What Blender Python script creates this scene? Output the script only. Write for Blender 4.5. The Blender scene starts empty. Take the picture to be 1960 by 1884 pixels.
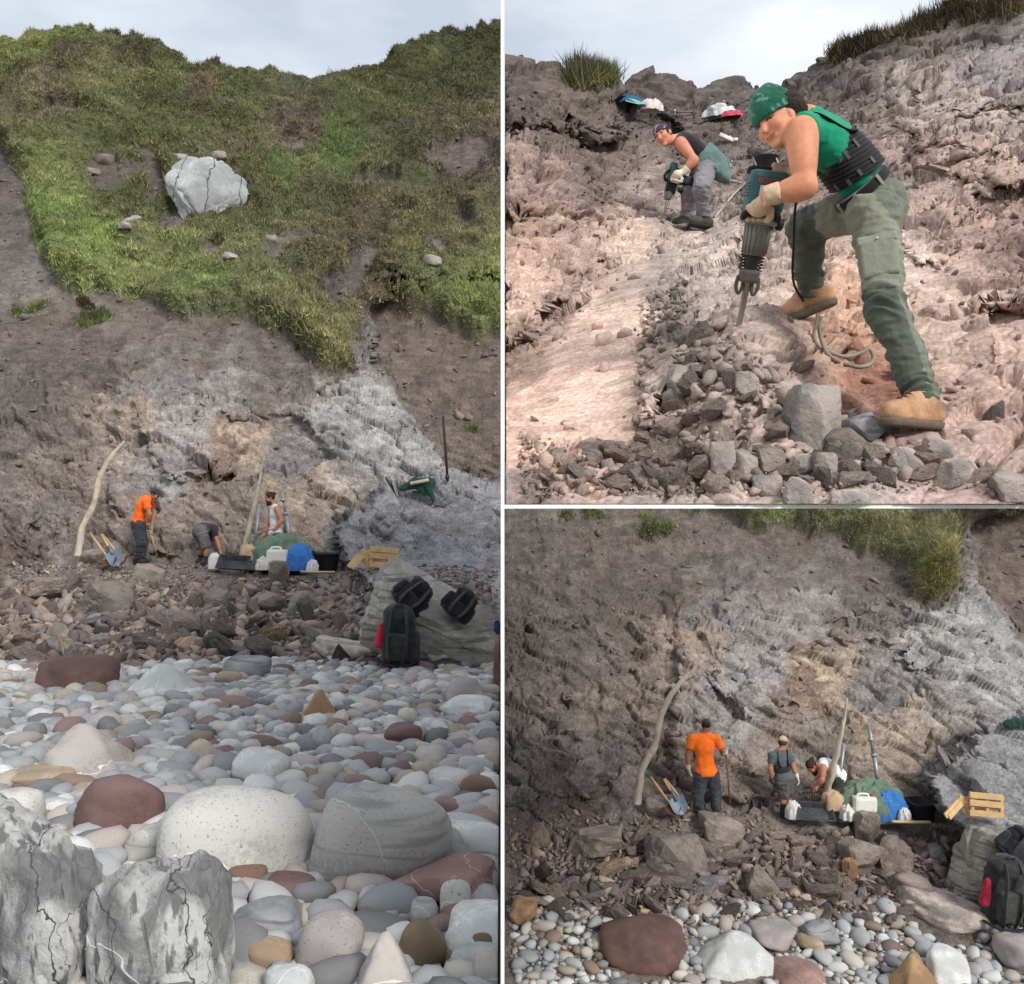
import bpy, bmesh, math, random
import numpy as np
from mathutils import Vector, Matrix

# ---------------------------------------------------------------- camera, sky, sun, exposure
F = 1800.0                       # focal length in units of the 1960-wide picture
U0, V0 = 962.0, 970.0            # eye level and the dividing wall
sc = bpy.context.scene
col = sc.collection
cam_d = bpy.data.cameras.new('camera'); cam = bpy.data.objects.new('camera', cam_d); col.objects.link(cam)
cam_d.sensor_fit = 'HORIZONTAL'; cam_d.sensor_width = 36.0; cam_d.lens = F / 1960 * 36
cam_d.shift_x = (980 - U0) / 1960; cam_d.shift_y = (V0 - 942) / 1960
cam_d.clip_start = 0.05; cam_d.clip_end = 2000
cam.location = (0, 0, 0); cam.rotation_euler = (math.radians(90), 0, 0)
sc.camera = cam

SUN_EL, SUN_AZ = 35.0, 35.0       # behind the thin cloud, from the right
w = bpy.data.worlds.new('World'); sc.world = w; w.use_nodes = True
nt = w.node_tree; nt.nodes.clear()
def wn(t, **k):
    n = nt.nodes.new(t)
    for a, b in k.items(): setattr(n, a, b)
    return n
sky = wn('ShaderNodeTexSky', sky_type='NISHITA'); sky.sun_disc = False
sky.sun_elevation = math.radians(SUN_EL); sky.sun_rotation = math.radians(180 - SUN_AZ)
bg1 = wn('ShaderNodeBackground'); bg1.inputs[1].default_value = 0.06
nt.links.new(sky.outputs[0], bg1.inputs[0])
tc = wn('ShaderNodeTexCoord'); mp = wn('ShaderNodeMapping'); mp.inputs['Scale'].default_value = (1.5, 1.5, 4.2)
mp.inputs['Rotation'].default_value = (0.1, 0.3, 0.4)
nz = wn('ShaderNodeTexNoise'); nz.inputs['Scale'].default_value = 1.7; nz.inputs['Detail'].default_value = 6; nz.inputs['Roughness'].default_value = 0.5
nt.links.new(tc.outputs['Generated'], mp.inputs[0]); nt.links.new(mp.outputs[0], nz.inputs[0])
rp = wn('ShaderNodeValToRGB'); rp.color_ramp.elements[0].position = 0.40; rp.color_ramp.elements[1].position = 0.62
rp.color_ramp.elements[0].color = (0.50, 0.555, 0.64, 1); rp.color_ramp.elements[1].color = (0.82, 0.85, 0.89, 1)
nt.links.new(nz.outputs[0], rp.inputs[0])
bg2 = wn('ShaderNodeBackground'); bg2.inputs[1].default_value = 0.605
nt.links.new(rp.outputs[0], bg2.inputs[0])
mx = wn('ShaderNodeMixShader'); mx.inputs[0].default_value = 0.9
nt.links.new(bg1.outputs[0], mx.inputs[1]); nt.links.new(bg2.outputs[0], mx.inputs[2])
wo = wn('ShaderNodeOutputWorld'); nt.links.new(mx.outputs[0], wo.inputs[0])

sl = bpy.data.lights.new('sun', 'SUN'); sl.energy = 1.5; sl.angle = math.radians(18); sl.color = (1, 0.96, 0.9)
so = bpy.data.objects.new('sun', sl); col.objects.link(so)
sd = Vector((math.sin(math.radians(SUN_AZ)) * math.cos(math.radians(SUN_EL)), -math.cos(math.radians(SUN_AZ)) * math.cos(math.radians(SUN_EL)), math.sin(math.radians(SUN_EL))))
so.rotation_euler = sd.to_track_quat('Z', 'Y').to_euler(); so.location = sd * 30
sc.view_settings.view_transform = 'Standard'; sc.view_settings.look = 'None'
sc.view_settings.exposure = 1.08; sc.view_settings.gamma = 1; sc.view_settings.use_curve_mapping = False
sc.render.engine = 'CYCLES'
sc.cycles.use_denoising = True
sc.cycles.max_bounces = 6; sc.cycles.diffuse_bounces = 4
random.seed(7); rng = np.random.default_rng(7)

# ---------------------------------------------------------------- helpers
def desat(c, k):
    c = np.asarray(c); return (c * np.array([0.3, 0.6, 0.1])).sum(-1, keepdims=True) * (1 - k) + c * k
def lin(c):
    c = np.asarray(c, float) / 255.0
    return np.where(c <= 0.04045, c / 12.92, ((c + 0.055) / 1.055) ** 2.4)
def L4(c, k=1.0):
    a = lin(c) * k
    return (float(a[0]), float(a[1]), float(a[2]), 1.0)
def P(u, v, y):                   # a measured direction and a distance -> a point in the place
    return np.array([(u - U0) / F * y, y, (V0 - v) / F * y])
def nrm(a):
    a = np.asarray(a, float); return a / (np.linalg.norm(a, axis=-1, keepdims=True) + 1e-12)

def _hash(ix, iy, iz, seed):
    h = (ix * 374761393 + iy * 668265263 + iz * 1274126177 + seed * 974711) & 0xFFFFFFFF
    h = ((h ^ (h >> 13)) * 1103515245) & 0xFFFFFFFF
    h = ((h ^ (h >> 16)) * 12345 + (h >> 3)) & 0xFFFFFFFF
    return ((h ^ (h >> 15)) & 0xFFFFFF) / float(0xFFFFFF)
def vnoise(p, seed=0):
    p = np.asarray(p, float); i = np.floor(p).astype(np.int64); f = p - i; f = f * f * f * (f * (f * 6 - 15) + 10)
    r = 0
    for dx in (0, 1):
        for dy in (0, 1):
            for dz in (0, 1):
                wgt = (f[..., 0] if dx else 1 - f[..., 0]) * (f[..., 1] if dy else 1 - f[..., 1]) * (f[..., 2] if dz else 1 - f[..., 2])
                r = r + wgt * _hash(i[..., 0] + dx, i[..., 1] + dy, i[..., 2] + dz, seed)
    return r * 2 - 1
def fbm(p, o=4, seed=0, g=0.5):
    a, s, r = 1.0, 1.0, 0
    for k in range(o):
        r = r + a * vnoise(np.asarray(p) * s + 17.3 * k, seed + k); a *= g; s *= 2.03
    return r
def ridged(p, o=4, seed=0, g=0.5):
    a, s, r = 1.0, 1.0, 0
    for k in range(o):
        r = r + a * (1 - 2 * np.abs(vnoise(np.asarray(p) * s + 9.1 * k, seed + k))); a *= g; s *= 2.1
    return r
def facet(p, seed=0, cells=False):  # broken rock: every cell is a tilted plane; also the distance to the joint
    p = np.asarray(p, float); sh = p.shape[:-1]; p = p.reshape(-1, 3); i = np.floor(p).astype(np.int64)
    b1 = np.full(len(p), 9.0); b2 = b1.copy(); bc = i.copy(); bd = np.zeros_like(p)
    for dx in (-1, 0, 1):
        for dy in (-1, 0, 1):
            for dz in (-1, 0, 1):
                c = i + np.array([dx, dy, dz]); h = _hash(c[:, 0], c[:, 1], c[:, 2], seed + 11)
                q = np.stack([h, (h * 57.31) % 1.0, (h * 913.7) % 1.0], 1)
                d = p - c - q; d2 = (d * d).sum(1); n = d2 < b1
                b2 = np.where(n, b1, np.minimum(b2, d2)); bc[n] = c[n]; bd[n] = d[n]; b1 = np.where(n, d2, b1)
    c = [bc[:, 0], bc[:, 1], bc[:, 2]]; t = np.stack([_hash(*c, seed + 31 + k) - 0.5 for k in range(3)], 1)
    val = (bd * t).sum(1) * 1.6 + (_hash(*c, seed + 51) - 0.5) * 0.5
    out = val.reshape(sh), (np.sqrt(b2) - np.sqrt(b1)).reshape(sh)
    return (*out, (np.stack([_hash(*c, seed + 61), _hash(*c, seed + 62)], 1) - 0.5).reshape(*sh, 2)) if cells else out
def sstep(a, b, x):
    t = np.clip((x - a) / (b - a), 0, 1); return t * t * (3 - 2 * t)
def poly_sd(poly, U, V):          # signed distance to an outline, positive inside
    pts = np.asarray(poly, float); d = np.full(U.shape, 1e9); ins = np.zeros(U.shape, bool)
    for k in range(len(pts)):
        a, b = pts[k], pts[(k + 1) % len(pts)]
        e = b - a; t = np.clip(((U - a[0]) * e[0] + (V - a[1]) * e[1]) / (e @ e + 1e-9), 0, 1)
        d = np.minimum(d, np.hypot(U - a[0] - t * e[0], V - a[1] - t * e[1]))
        c = ((a[1] > V) != (b[1] > V)) & (U < (b[0] - a[0]) * (V - a[1]) / (b[1] - a[1] + 1e-12) + a[0])
        ins ^= c
    return np.where(ins, d, -d)
def idw(ctrl, U, V, pw=3.0):
    num = 0; den = 0
    for (cu, cv, c) in ctrl:
        wgt = 1.0 / (((U - cu) ** 2 + (V - cv) ** 2) + 60.0) ** (pw / 2)
        num = num + wgt[..., None] * lin(c); den = den + wgt
    return num / den[..., None]
def tps(ctrl, U, V, lam=0.02):
    c = np.array(ctrl, float); x = c[:, :2] / 500.0; n = len(c)
    def k(r2): return np.where(r2 > 1e-12, 0.5 * r2 * np.log(r2 + 1e-12), 0)
    A = np.zeros((n + 3, n + 3)); A[:n, :n] = k(((x[:, None] - x[None]) ** 2).sum(-1)) + lam * np.eye(n)
    A[:n, n] = 1; A[:n, n + 1:] = x; A[n, :n] = 1; A[n + 1:, :n] = x.T
    s = np.linalg.solve(A, np.r_[c[:, 2], 0, 0, 0]); X = U / 500.0; Y = V / 500.0
    r = s[n] + s[n + 1] * X + s[n + 2] * Y
    for j in range(n): r = r + s[j] * k((X - x[j, 0]) ** 2 + (Y - x[j, 1]) ** 2)
    return r

def tag(o, label=None, cat=None, group=None, kind=None):
    if label: o['label'] = label
    if cat: o['category'] = cat
    if group: o['group'] = group
    if kind: o['kind'] = kind
    return o
def thing(name, label, cat, loc, group=None):
    o = bpy.data.objects.new(name, None); col.objects.link(o); o.location = Vector(loc); o.empty_display_size = 0.1
    return tag(o, label, cat, group)
def base_of(parent):
    b = np.zeros(3)
    while parent is not None:
        b = b + np.array(parent.location); parent = parent.parent
    return b
def mesh_data(name, verts, faces, mat=None, smooth=True, colors=None):
    verts = np.ascontiguousarray(np.asarray(verts, np.float32)); me = bpy.data.meshes.new(name)
    if isinstance(faces, np.ndarray):
        nf, k = faces.shape
        me.vertices.add(len(verts)); me.vertices.foreach_set('co', verts.ravel())
        me.loops.add(nf * k); me.loops.foreach_set('vertex_index', np.ascontiguousarray(faces, np.int32).ravel())
        me.polygons.add(nf); me.polygons.foreach_set('loop_start', np.arange(0, nf * k, k, dtype=np.int32))
        me.update(calc_edges=True)
    else:
        me.from_pydata([tuple(map(float, v)) for v in verts], [], [tuple(map(int, f)) for f in faces])
    if smooth: me.polygons.foreach_set('use_smooth', np.ones(len(me.polygons), bool))
    if colors is not None:
        a = me.color_attributes.new('Col', 'FLOAT_COLOR', 'POINT')
        c = np.ones((len(verts), 4), np.float32); c[:, :3] = colors; a.data.foreach_set('color', c.ravel())
    if mat is not None: me.materials.append(mat)
    me.validate(); me.update()
    return me
def obj(name, verts, faces, mat, parent=None, smooth=True, colors=None):
    v = np.asarray(verts, float)
    if parent is not None: v = v - base_of(parent)
    o = bpy.data.objects.new(name, mesh_data(name, v, faces, mat, smooth, colors)); col.objects.link(o)
    if parent is not None: o.parent = parent
    return o

def merge(lst):
    vs, fs, n = [], [], 0
    for v, f in lst:
        vs.append(np.asarray(v, float)); fs += [tuple(int(i) + n for i in q) for q in f]; n += len(v)
    return np.concatenate(vs), fs
def box_vf(c, ax, size, bev=0.0):
    c = np.asarray(c, float); ax = np.asarray(ax, float); h = np.asarray(size, float) / 2
    bm = bmesh.new(); bmesh.ops.create_cube(bm, size=1.0)
    for v in bm.verts: v.co = Vector((v.co.x * 2 * h[0], v.co.y * 2 * h[1], v.co.z * 2 * h[2]))
    if bev > 0: bmesh.ops.bevel(bm, geom=list(bm.edges), offset=bev, segments=2, profile=0.6, affect='EDGES')
    bm.verts.index_update()
    vs = np.array([v.co[:] for v in bm.verts]) @ ax + c; fs = [[v.index for v in f.verts] for f in bm.faces]
    bm.free(); return vs, fs
EYE = np.eye(3)
def frame(wdir, hint=(0, -1, 0)):  # rows: side, out, axis
    wz = nrm(wdir); x = nrm(np.cross(np.asarray(hint, float), wz)); y = np.cross(wz, x)
    return np.stack([x, y, wz])
def smooth_path(pts, n):
    pts = np.asarray(pts, float)
    if len(pts) < 3:
        t = np.linspace(0, 1, n)[:, None]; return pts[0] * (1 - t) + pts[-1] * t
    q = np.vstack([2 * pts[0] - pts[1], pts, 2 * pts[-1] - pts[-2]]); out = []
    for s in np.linspace(0, len(pts) - 1 - 1e-6, n):
        i = int(s); t = s - i; a, b, c, d = q[i], q[i + 1], q[i + 2], q[i + 3]
        out.append(0.5 * ((2 * b) + (-a + c) * t + (2 * a - 5 * b + 4 * c - d) * t * t + (-a + 3 * b - 3 * c + d) * t ** 3))
    return np.array(out)
def tube_vf(pts, r, n=None, m=8, rough=0.0, seed=0, flat=1.0):
    n = n or max(2, (len(pts) - 1) * 8 + 1 if len(pts) > 2 else 2)
    c = smooth_path(pts, n); rr = np.interp(np.linspace(0, 1, n), np.linspace(0, 1, len(np.atleast_1d(r))), np.atleast_1d(r)) if np.ndim(r) else np.full(n, r)
    t = nrm(np.gradient(c, axis=0)); up = np.array([0.31, 0.2, 0.93]); up = up if abs(t[0] @ up) < 0.9 else np.array([1.0, 0.1, 0])
    x = nrm(np.cross(up, t[0])); vs = []
    for k in range(n):
        x = nrm(x - t[k] * (x @ t[k])); y = np.cross(t[k], x)
        a = np.linspace(0, 2 * np.pi, m, endpoint=False)
        rad = rr[k] * np.ones(m)
        if rough: rad = rad * (1 + rough * vnoise(np.stack([np.cos(a) * 1.3, np.sin(a) * 1.3, np.full(m, k * 0.45)], 1), seed))
        vs.append(c[k] + (np.cos(a) * rad)[:, None] * x + (np.sin(a) * rad * flat)[:, None] * y)
    vs = np.concatenate(vs); fs = []
    for k in range(n - 1):
        for j in range(m): fs.append((k * m + j, k * m + (j + 1) % m, (k + 1) * m + (j + 1) % m, (k + 1) * m + j))
    fs.append(tuple(range(m - 1, -1, -1))); fs.append(tuple((n - 1) * m + j for j in range(m)))
    return vs, fs
def lathe_vf(p0, p1, prof, m=20):  # prof: (fraction along, radius)
    p0 = np.asarray(p0, float); p1 = np.asarray(p1, float); fr = frame(p1 - p0); L = np.linalg.norm(p1 - p0); vs = []; fs = []
    for t, r in prof:
        a = np.linspace(0, 2 * np.pi, m, endpoint=False)
        vs.append(p0 + fr[2] * t * L + r * (np.cos(a)[:, None] * fr[0] + np.sin(a)[:, None] * fr[1]))
    vs = np.concatenate(vs); n = len(prof)
    for k in range(n - 1):
        for j in range(m): fs.append((k * m + j, k * m + (j + 1) % m, (k + 1) * m + (j + 1) % m, (k + 1) * m + j))
    fs.append(tuple(range(m - 1, -1, -1))); fs.append(tuple((n - 1) * m + j for j in range(m)))
    return vs, fs

# ---------------------------------------------------------------- materials (all procedural)
def material(name, color=None, rough=0.8, metal=0.0, src=None, var=0.25, scale=8.0, bump=0.3, bscale=None, bdist=0.02, spec=0.3, fine=0.0, chips=0.0, sheen=0.0):
    m = bpy.data.materials.new(name); m.use_nodes = True; t = m.node_tree; n = t.nodes; l = t.links
    b = n['Principled BSDF']; b.inputs['Roughness'].default_value = rough; b.inputs['Metallic'].default_value = metal
    b.inputs['Specular IOR Level'].default_value = spec
    if sheen: b.inputs['Sheen Weight'].default_value = sheen
    tcn = n.new('ShaderNodeTexCoord'); nzn = n.new('ShaderNodeTexNoise'); nzn.inputs['Scale'].default_value = scale; nzn.inputs['Detail'].default_value = 7; nzn.inputs['Roughness'].default_value = 0.62
    l.new(tcn.outputs['Object'], nzn.inputs['Vector'])
    if src == 'attr':
        a = n.new('ShaderNodeAttribute'); a.attribute_name = 'Col'; cs = a.outputs['Color']
    elif src == 'object':
        a = n.new('ShaderNodeObjectInfo'); cs = a.outputs['Color']
    else:
        a = n.new('ShaderNodeRGB'); a.outputs[0].default_value = color if len(color) == 4 else L4(color); cs = a.outputs[0]
    mr = n.new('ShaderNodeMapRange'); mr.inputs[1].default_value = 0.3; mr.inputs[2].default_value = 0.7; mr.inputs[3].default_value = 1 - var; mr.inputs[4].default_value = 1 + var
    l.new(nzn.outputs['Fac'], mr.inputs[0])
    val = mr.outputs[0]
    if fine:
        n2 = n.new('ShaderNodeTexNoise'); n2.inputs['Scale'].default_value = scale * 9; n2.inputs['Detail'].default_value = 3
        l.new(tcn.outputs['Object'], n2.inputs['Vector'])
        m2 = n.new('ShaderNodeMapRange'); m2.inputs[1].default_value = 0.35; m2.inputs[2].default_value = 0.65; m2.inputs[3].default_value = 1 - fine; m2.inputs[4].default_value = 1 + fine
        l.new(n2.outputs['Fac'], m2.inputs[0]); mu = n.new('ShaderNodeMath'); mu.operation = 'MULTIPLY'
        l.new(val, mu.inputs[0]); l.new(m2.outputs[0], mu.inputs[1]); val = mu.outputs[0]
    mul = n.new('ShaderNodeVectorMath'); mul.operation = 'SCALE'; l.new(cs, mul.inputs[0]); l.new(val, mul.inputs['Scale'])
    l.new(mul.outputs[0], b.inputs['Base Color'])
    if bump:
        bn = n.new('ShaderNodeTexNoise'); bn.inputs['Scale'].default_value = bscale or scale * 2; bn.inputs['Detail'].default_value = 8; bn.inputs['Roughness'].default_value = 0.65
        l.new(tcn.outputs['Object'], bn.inputs['Vector'])
        ht = bn.outputs['Fac']
        if chips:
            vo = n.new('ShaderNodeTexVoronoi'); vo.inputs['Scale'].default_value = (bscale or scale * 2) * 0.8
            ad = n.new('ShaderNodeVectorMath'); ad.operation = 'MULTIPLY_ADD'; ad.inputs[1].default_value = (0.35 / (bscale or scale * 2),) * 3
            bw_ = n.new('ShaderNodeTexNoise'); bw_.inputs['Scale'].default_value = (bscale or scale * 2) * 0.5; bw_.inputs['Detail'].default_value = 3; l.new(tcn.outputs['Object'], bw_.inputs['Vector']); l.new(bw_.outputs['Color'], ad.inputs[0]); l.new(tcn.outputs['Object'], ad.inputs[2])
            st = n.new('ShaderNodeVectorMath'); st.operation = 'MULTIPLY'; st.inputs[1].default_value = (0.7, 1, 1.6); l.new(ad.outputs[0], st.inputs[0])
            l.new(st.outputs[0], vo.inputs['Vector'])
            se = n.new('ShaderNodeSeparateColor'); l.new(vo.outputs['Color'], se.inputs[0])
            ma = n.new('ShaderNodeMath'); ma.operation = 'MULTIPLY_ADD'; ma.inputs[1].default_value = 0.55 * chips
            l.new(se.outputs[0], ma.inputs[0]); l.new(ht, ma.inputs[2]); ht = ma.outputs[0]
            mv = n.new('ShaderNodeMath'); mv.operation = 'MULTIPLY_ADD'; mv.inputs[1].default_value = 0.45 * chips; mv.inputs[2].default_value = 1 - 0.225 * chips
            l.new(se.outputs[1], mv.inputs[0]); mu2 = n.new('ShaderNodeMath'); mu2.operation = 'MULTIPLY'; l.new(val, mu2.inputs[0]); l.new(mv.outputs[0], mu2.inputs[1])
            l.new(mu2.outputs[0], mul.inputs['Scale'])
        bu = n.new('ShaderNodeBump'); bu.inputs['Strength'].default_value = bump; bu.inputs['Distance'].default_value = bdist
        l.new(ht, bu.inputs['Height']); l.new(bu.outputs[0], b.inputs['Normal'])
    m['out'] = mul.name
    return m
M = {}
M['cliff'] = material('cliff_rock', src='attr', rough=0.95, var=0.20, scale=2.2, fine=0.22, bump=0.7, bscale=6.0, bdist=0.07, spec=0.15, chips=0.8)
M['slope'] = material('dusty_slope_rock', src='attr', rough=0.95, var=0.20, scale=5.0, fine=0.22, bump=0.6, bscale=14.0, bdist=0.015, spec=0.15, chips=0.9)
M['rubble'] = material('rubble_rock', src='attr', rough=0.9, var=0.25, scale=9.0, fine=0.15, bump=0.6, bscale=18, bdist=0.03, spec=0.25)
M['stone'] = material('loose_stone', src='object', rough=0.9, var=0.30, scale=2.2, fine=0.25, bump=0.8, bscale=6, bdist=0.10, spec=0.2, chips=0.8)
M['pebble'] = material('worn_pebble', src='attr', rough=0.75, var=0.16, scale=22.0, fine=0.14, bump=0.15, bscale=60, bdist=0.004, spec=0.3)
M['pebble_one'] = material('worn_beach_pebble', src='object', rough=0.75, var=0.16, scale=22.0, fine=0.14, bump=0.15, bscale=60, bdist=0.004, spec=0.3)
M['blade'] = material('grass_blades', src='attr', rough=0.8, var=0.1, scale=3.0, bump=0, spec=0.1)
M['white_board'] = material('white_painted_board', (238, 238, 238), rough=0.7, var=0.02, bump=0.02, spec=0.2)
M['shingle'] = material('shingle_ground', (120, 112, 104), rough=0.95, var=0.3, scale=10, fine=0.3, bump=1.0, bscale=26, bdist=0.05)
M['part'] = material('coloured_cloth', src='attr', rough=0.9, var=0.10, scale=14, bump=0.25, bscale=55, bdist=0.006, fine=0.06, sheen=0.15)
M['skin'] = material('skin', src='attr', rough=0.6, var=0.07, scale=20, bump=0.08, bscale=120, bdist=0.002, spec=0.35)
def mc(name, c, **k):
    if name not in M: M[name] = material(name, c, **k)
    return M[name]
def set_in(m, k, v): m.node_tree.nodes['Principled BSDF'].inputs[k].default_value = v
set_in(M['skin'], 'Subsurface Weight', 0.08); set_in(M['skin'], 'Subsurface Radius', (0.02, 0.008, 0.004))
# ---------------------------------------------------------------- the white boards that divide the three views
pw = thing('partition', 'thin white partition board with a white shelf dividing the three views', 'partition', (0, 2.6, -7.0))
t = 0.0051
wv = [(-t, 2.6, -8.5), (t, 2.6, -8.5), (t, 2.6, 3.2), (-t, 2.6, 3.2), (-t * 5, 13.4, -8.5), (t * 5, 13.4, -8.5), (t * 5, 13.4, 7.6), (-t * 5, 13.4, 7.6)]
bf = [(0, 1, 2, 3), (7, 6, 5, 4), (0, 4, 5, 1), (1, 5, 6, 2), (2, 6, 7, 3), (3, 7, 4, 0)]
obj('wall_board', wv, bf, M['white_board'], pw, smooth=False)
a0, a1 = 0.0068, 0.026
sv = [(0.006, 3.42, -a0), (3.2, 3.42, -a0), (3.2, 3.42, a0), (0.006, 3.42, a0), (0.027, 13.3, -a1), (8.0, 13.3, -a1), (8.0, 13.3, a1), (0.027, 13.3, a1)]
obj('shelf_board', sv, bf, M['white_board'], pw, smooth=False)

# ---------------------------------------------------------------- what the place is made of, measured on the photograph
ROCK_L = [(30,350,(98,84,76)),(20,450,(100,88,78)),(60,520,(122,112,102)),(30,600,(100,88,78)),(100,620,(104,88,78)),(200,640,(112,94,84)),(300,650,(108,92,82)),(400,650,(110,92,82)),
 (500,680,(100,86,78)),(600,720,(98,84,76)),(100,720,(95,82,76)),(200,700,(90,78,72)),(330,700,(118,110,106)),(300,740,(125,116,112)),(450,700,(115,105,100)),(520,740,(104,92,84)),
 (50,820,(112,98,90)),(120,800,(110,95,86)),(20,740,(100,88,80)),(235,770,(164,132,100)),(240,820,(150,125,105)),(320,790,(150,143,138)),(420,760,(140,133,128)),(380,840,(156,150,148)),(330,880,(148,143,139)),
 (430,865,(138,104,74)),(432,830,(136,104,78)),(428,900,(140,108,78)),(480,850,(172,143,112)),(500,890,(170,136,98)),(520,920,(165,135,100)),(560,870,(118,112,110)),(590,850,(122,116,112)),(620,780,(150,146,140)),(700,760,(158,154,149)),(750,820,(150,147,143)),
 (680,860,(132,128,126)),(800,870,(146,143,141)),(600,950,(162,133,105)),(650,930,(166,146,122)),(570,990,(152,126,102)),(450,950,(130,115,102)),(380,960,(142,121,105)),(300,900,(140,131,128)),
 (200,950,(137,111,96)),(100,900,(132,113,100)),(60,980,(126,114,108)),(30,1040,(105,82,72)),(120,1030,(132,117,108)),(230,1020,(127,109,98)),(340,1040,(122,106,95)),(460,1040,(127,109,95)),
 (600,1040,(152,126,105)),(680,1040,(120,113,108)),(750,1000,(136,137,140)),(850,980,(143,144,148)),(820,1080,(140,139,140)),(920,1050,(136,135,138)),(920,1150,(140,136,132)),(930,960,(142,138,136)),
 (800,720,(106,93,87)),(880,760,(108,95,89)),(920,850,(106,93,87)),(930,700,(98,86,80)),(100,1150,(98,86,80)),(400,1150,(98,86,80)),(600,1200,(96,84,78)),(800,1250,(120,108,98)),(-60,800,(108,94,86)),(-60,1000,(122,108,100)),(-40,700,(98,86,80)),
 (860,310,(100,84,78)),(250,350,(92,80,72)),(640,570,(84,72,66))]
GRASS_L = [(60,90,(118,128,48)),(130,85,(105,118,45)),(130,118,(84,70,60)),(250,110,(85,84,52)),(200,170,(108,112,62)),(100,190,(104,96,72)),(330,170,(88,96,50)),(300,240,(92,98,52)),(400,190,(85,70,60)),
 (450,200,(86,98,48)),(560,260,(98,82,72)),(700,200,(78,86,45)),(800,150,(76,84,42)),(900,100,(70,78,42)),(650,300,(86,112,45)),(750,300,(90,92,58)),(850,240,(92,88,62)),(900,320,(98,84,76)),(600,400,(95,98,60)),
 (700,450,(92,82,60)),(850,450,(100,98,62)),(100,330,(112,122,60)),(100,420,(104,128,50)),(200,480,(107,132,48)),(150,520,(114,132,58)),(300,520,(108,118,62)),(400,540,(100,118,55)),(500,560,(110,115,65)),
 (600,480,(95,90,62)),(700,560,(85,75,62)),(800,520,(110,112,62)),(850,580,(105,118,55)),(930,600,(118,130,58)),(550,620,(115,115,68)),(660,690,(126,124,68)),(480,380,(98,100,56)),(420,450,(92,96,56)),(250,420,(84,88,52)),(540,340,(88,108,46)),(450,300,(100,96,62)),(200,260,(96,104,56)),(30,230,(100,96,66))]
HILL = [(-400,210),(-60,250),(20,290),(50,340),(60,420),(70,450),(112,540),(160,562),(240,572),(300,598),(350,610),(430,598),(500,628),(560,655),(635,710),(690,716),(668,680),(690,612),(760,598),(850,616),(960,648),(1400,760),(1400,-200),(-400,-200)]
BARE = [(560,470,60,14),(760,600,60,16),(300,360,24,50),(450,395,34,20),(720,360,50,10),(560,285,30,9),(780,420,30,12),(430,200,22,9),(700,500,40,14),(250,300,60,10),(225,340,70,42),(330,430,30,16),(645,575,58,30),(520,490,40,16),(880,310,70,34),(120,212,34,14),(690,540,30,20),(420,490,36,16),(600,530,36,14),(10,330,34,60),(880,420,26,16),(830,480,30,10)]
def grass_of(U, V):
    n = 14 * fbm(np.stack([U / 40, V / 40, U * 0], -1), 4, 5)
    g = sstep(-6, 8, poly_sd(HILL, U, V) + n)
    for (bu, bv, ru, rv) in BARE:
        d = np.hypot((U - bu) / ru, (V - bv) / rv) + 0.035 * n
        g = g * sstep(0.7, 1.15, d)
    return g
def turf_tufts(U, V):              # the little green islets low on the bare slope
    g = np.zeros(U.shape)
    for (bu, bv, r) in ((75,585,18),(170,612,22),(195,605,16),(30,590,12),(905,825,9),(165,590,14)):
        g = np.maximum(g, sstep(1.2, 0.5, np.hypot((U - bu) / r, (V - bv) / (r * 0.6)) + 0.35 * vnoise(np.stack([U / 9, V / 9, U * 0], -1), 3)))
    return g
def cliff_colour(U, V):
    wu = 26 * fbm(np.stack([U / 55, V / 55, U * 0 + 3], -1), 5, 21, 0.6); wv = 22 * fbm(np.stack([U / 55, V / 55, U * 0 + 9], -1), 5, 31, 0.6)
    _, _, r1 = facet(np.stack([U / 46 + 0.3 * V / 46, V / 34, U * 0 + 2.5], -1) + 0.3 * np.stack([wu, wv, wu * 0], -1) / 26, 71, True); _, _, r2 = facet(np.stack([U / 17, V / 13, U * 0 + 2.5], -1), 75, True)
    wu = wu + 44 * r1[..., 0] + 26 * r2[..., 0]; wv = wv + 40 * r1[..., 1] + 22 * r2[..., 1]
    c = desat(idw(ROCK_L, U + wu, V + wv, 3.6), 0.52); c = c * 0.86 + lin((112, 99, 91)) * 0.14
    wb_ = 5 * fbm(np.stack([U / 30, V / 30, U * 0 + 1], -1), 3, 41)
    def patch(c, poly, col_, k, gain=1.0):
        m = (sstep(-4, 4, poly_sd(poly, U, V) + wb_) * k)[..., None]; return c * (1 - m) + (lin(col_) if col_ is not None else c * gain) * m
    c = patch(c, FEAT[1][0], None, 1.0, 1.16); c = patch(c, FEAT[2][0], (102, 90, 84), 0.85); c = patch(c, FEAT[0][0], (134, 133, 135), 0.8)
    return c * (1.00 + 0.24 * r2[..., :1] + 0.14 * r1[..., :1])
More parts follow.
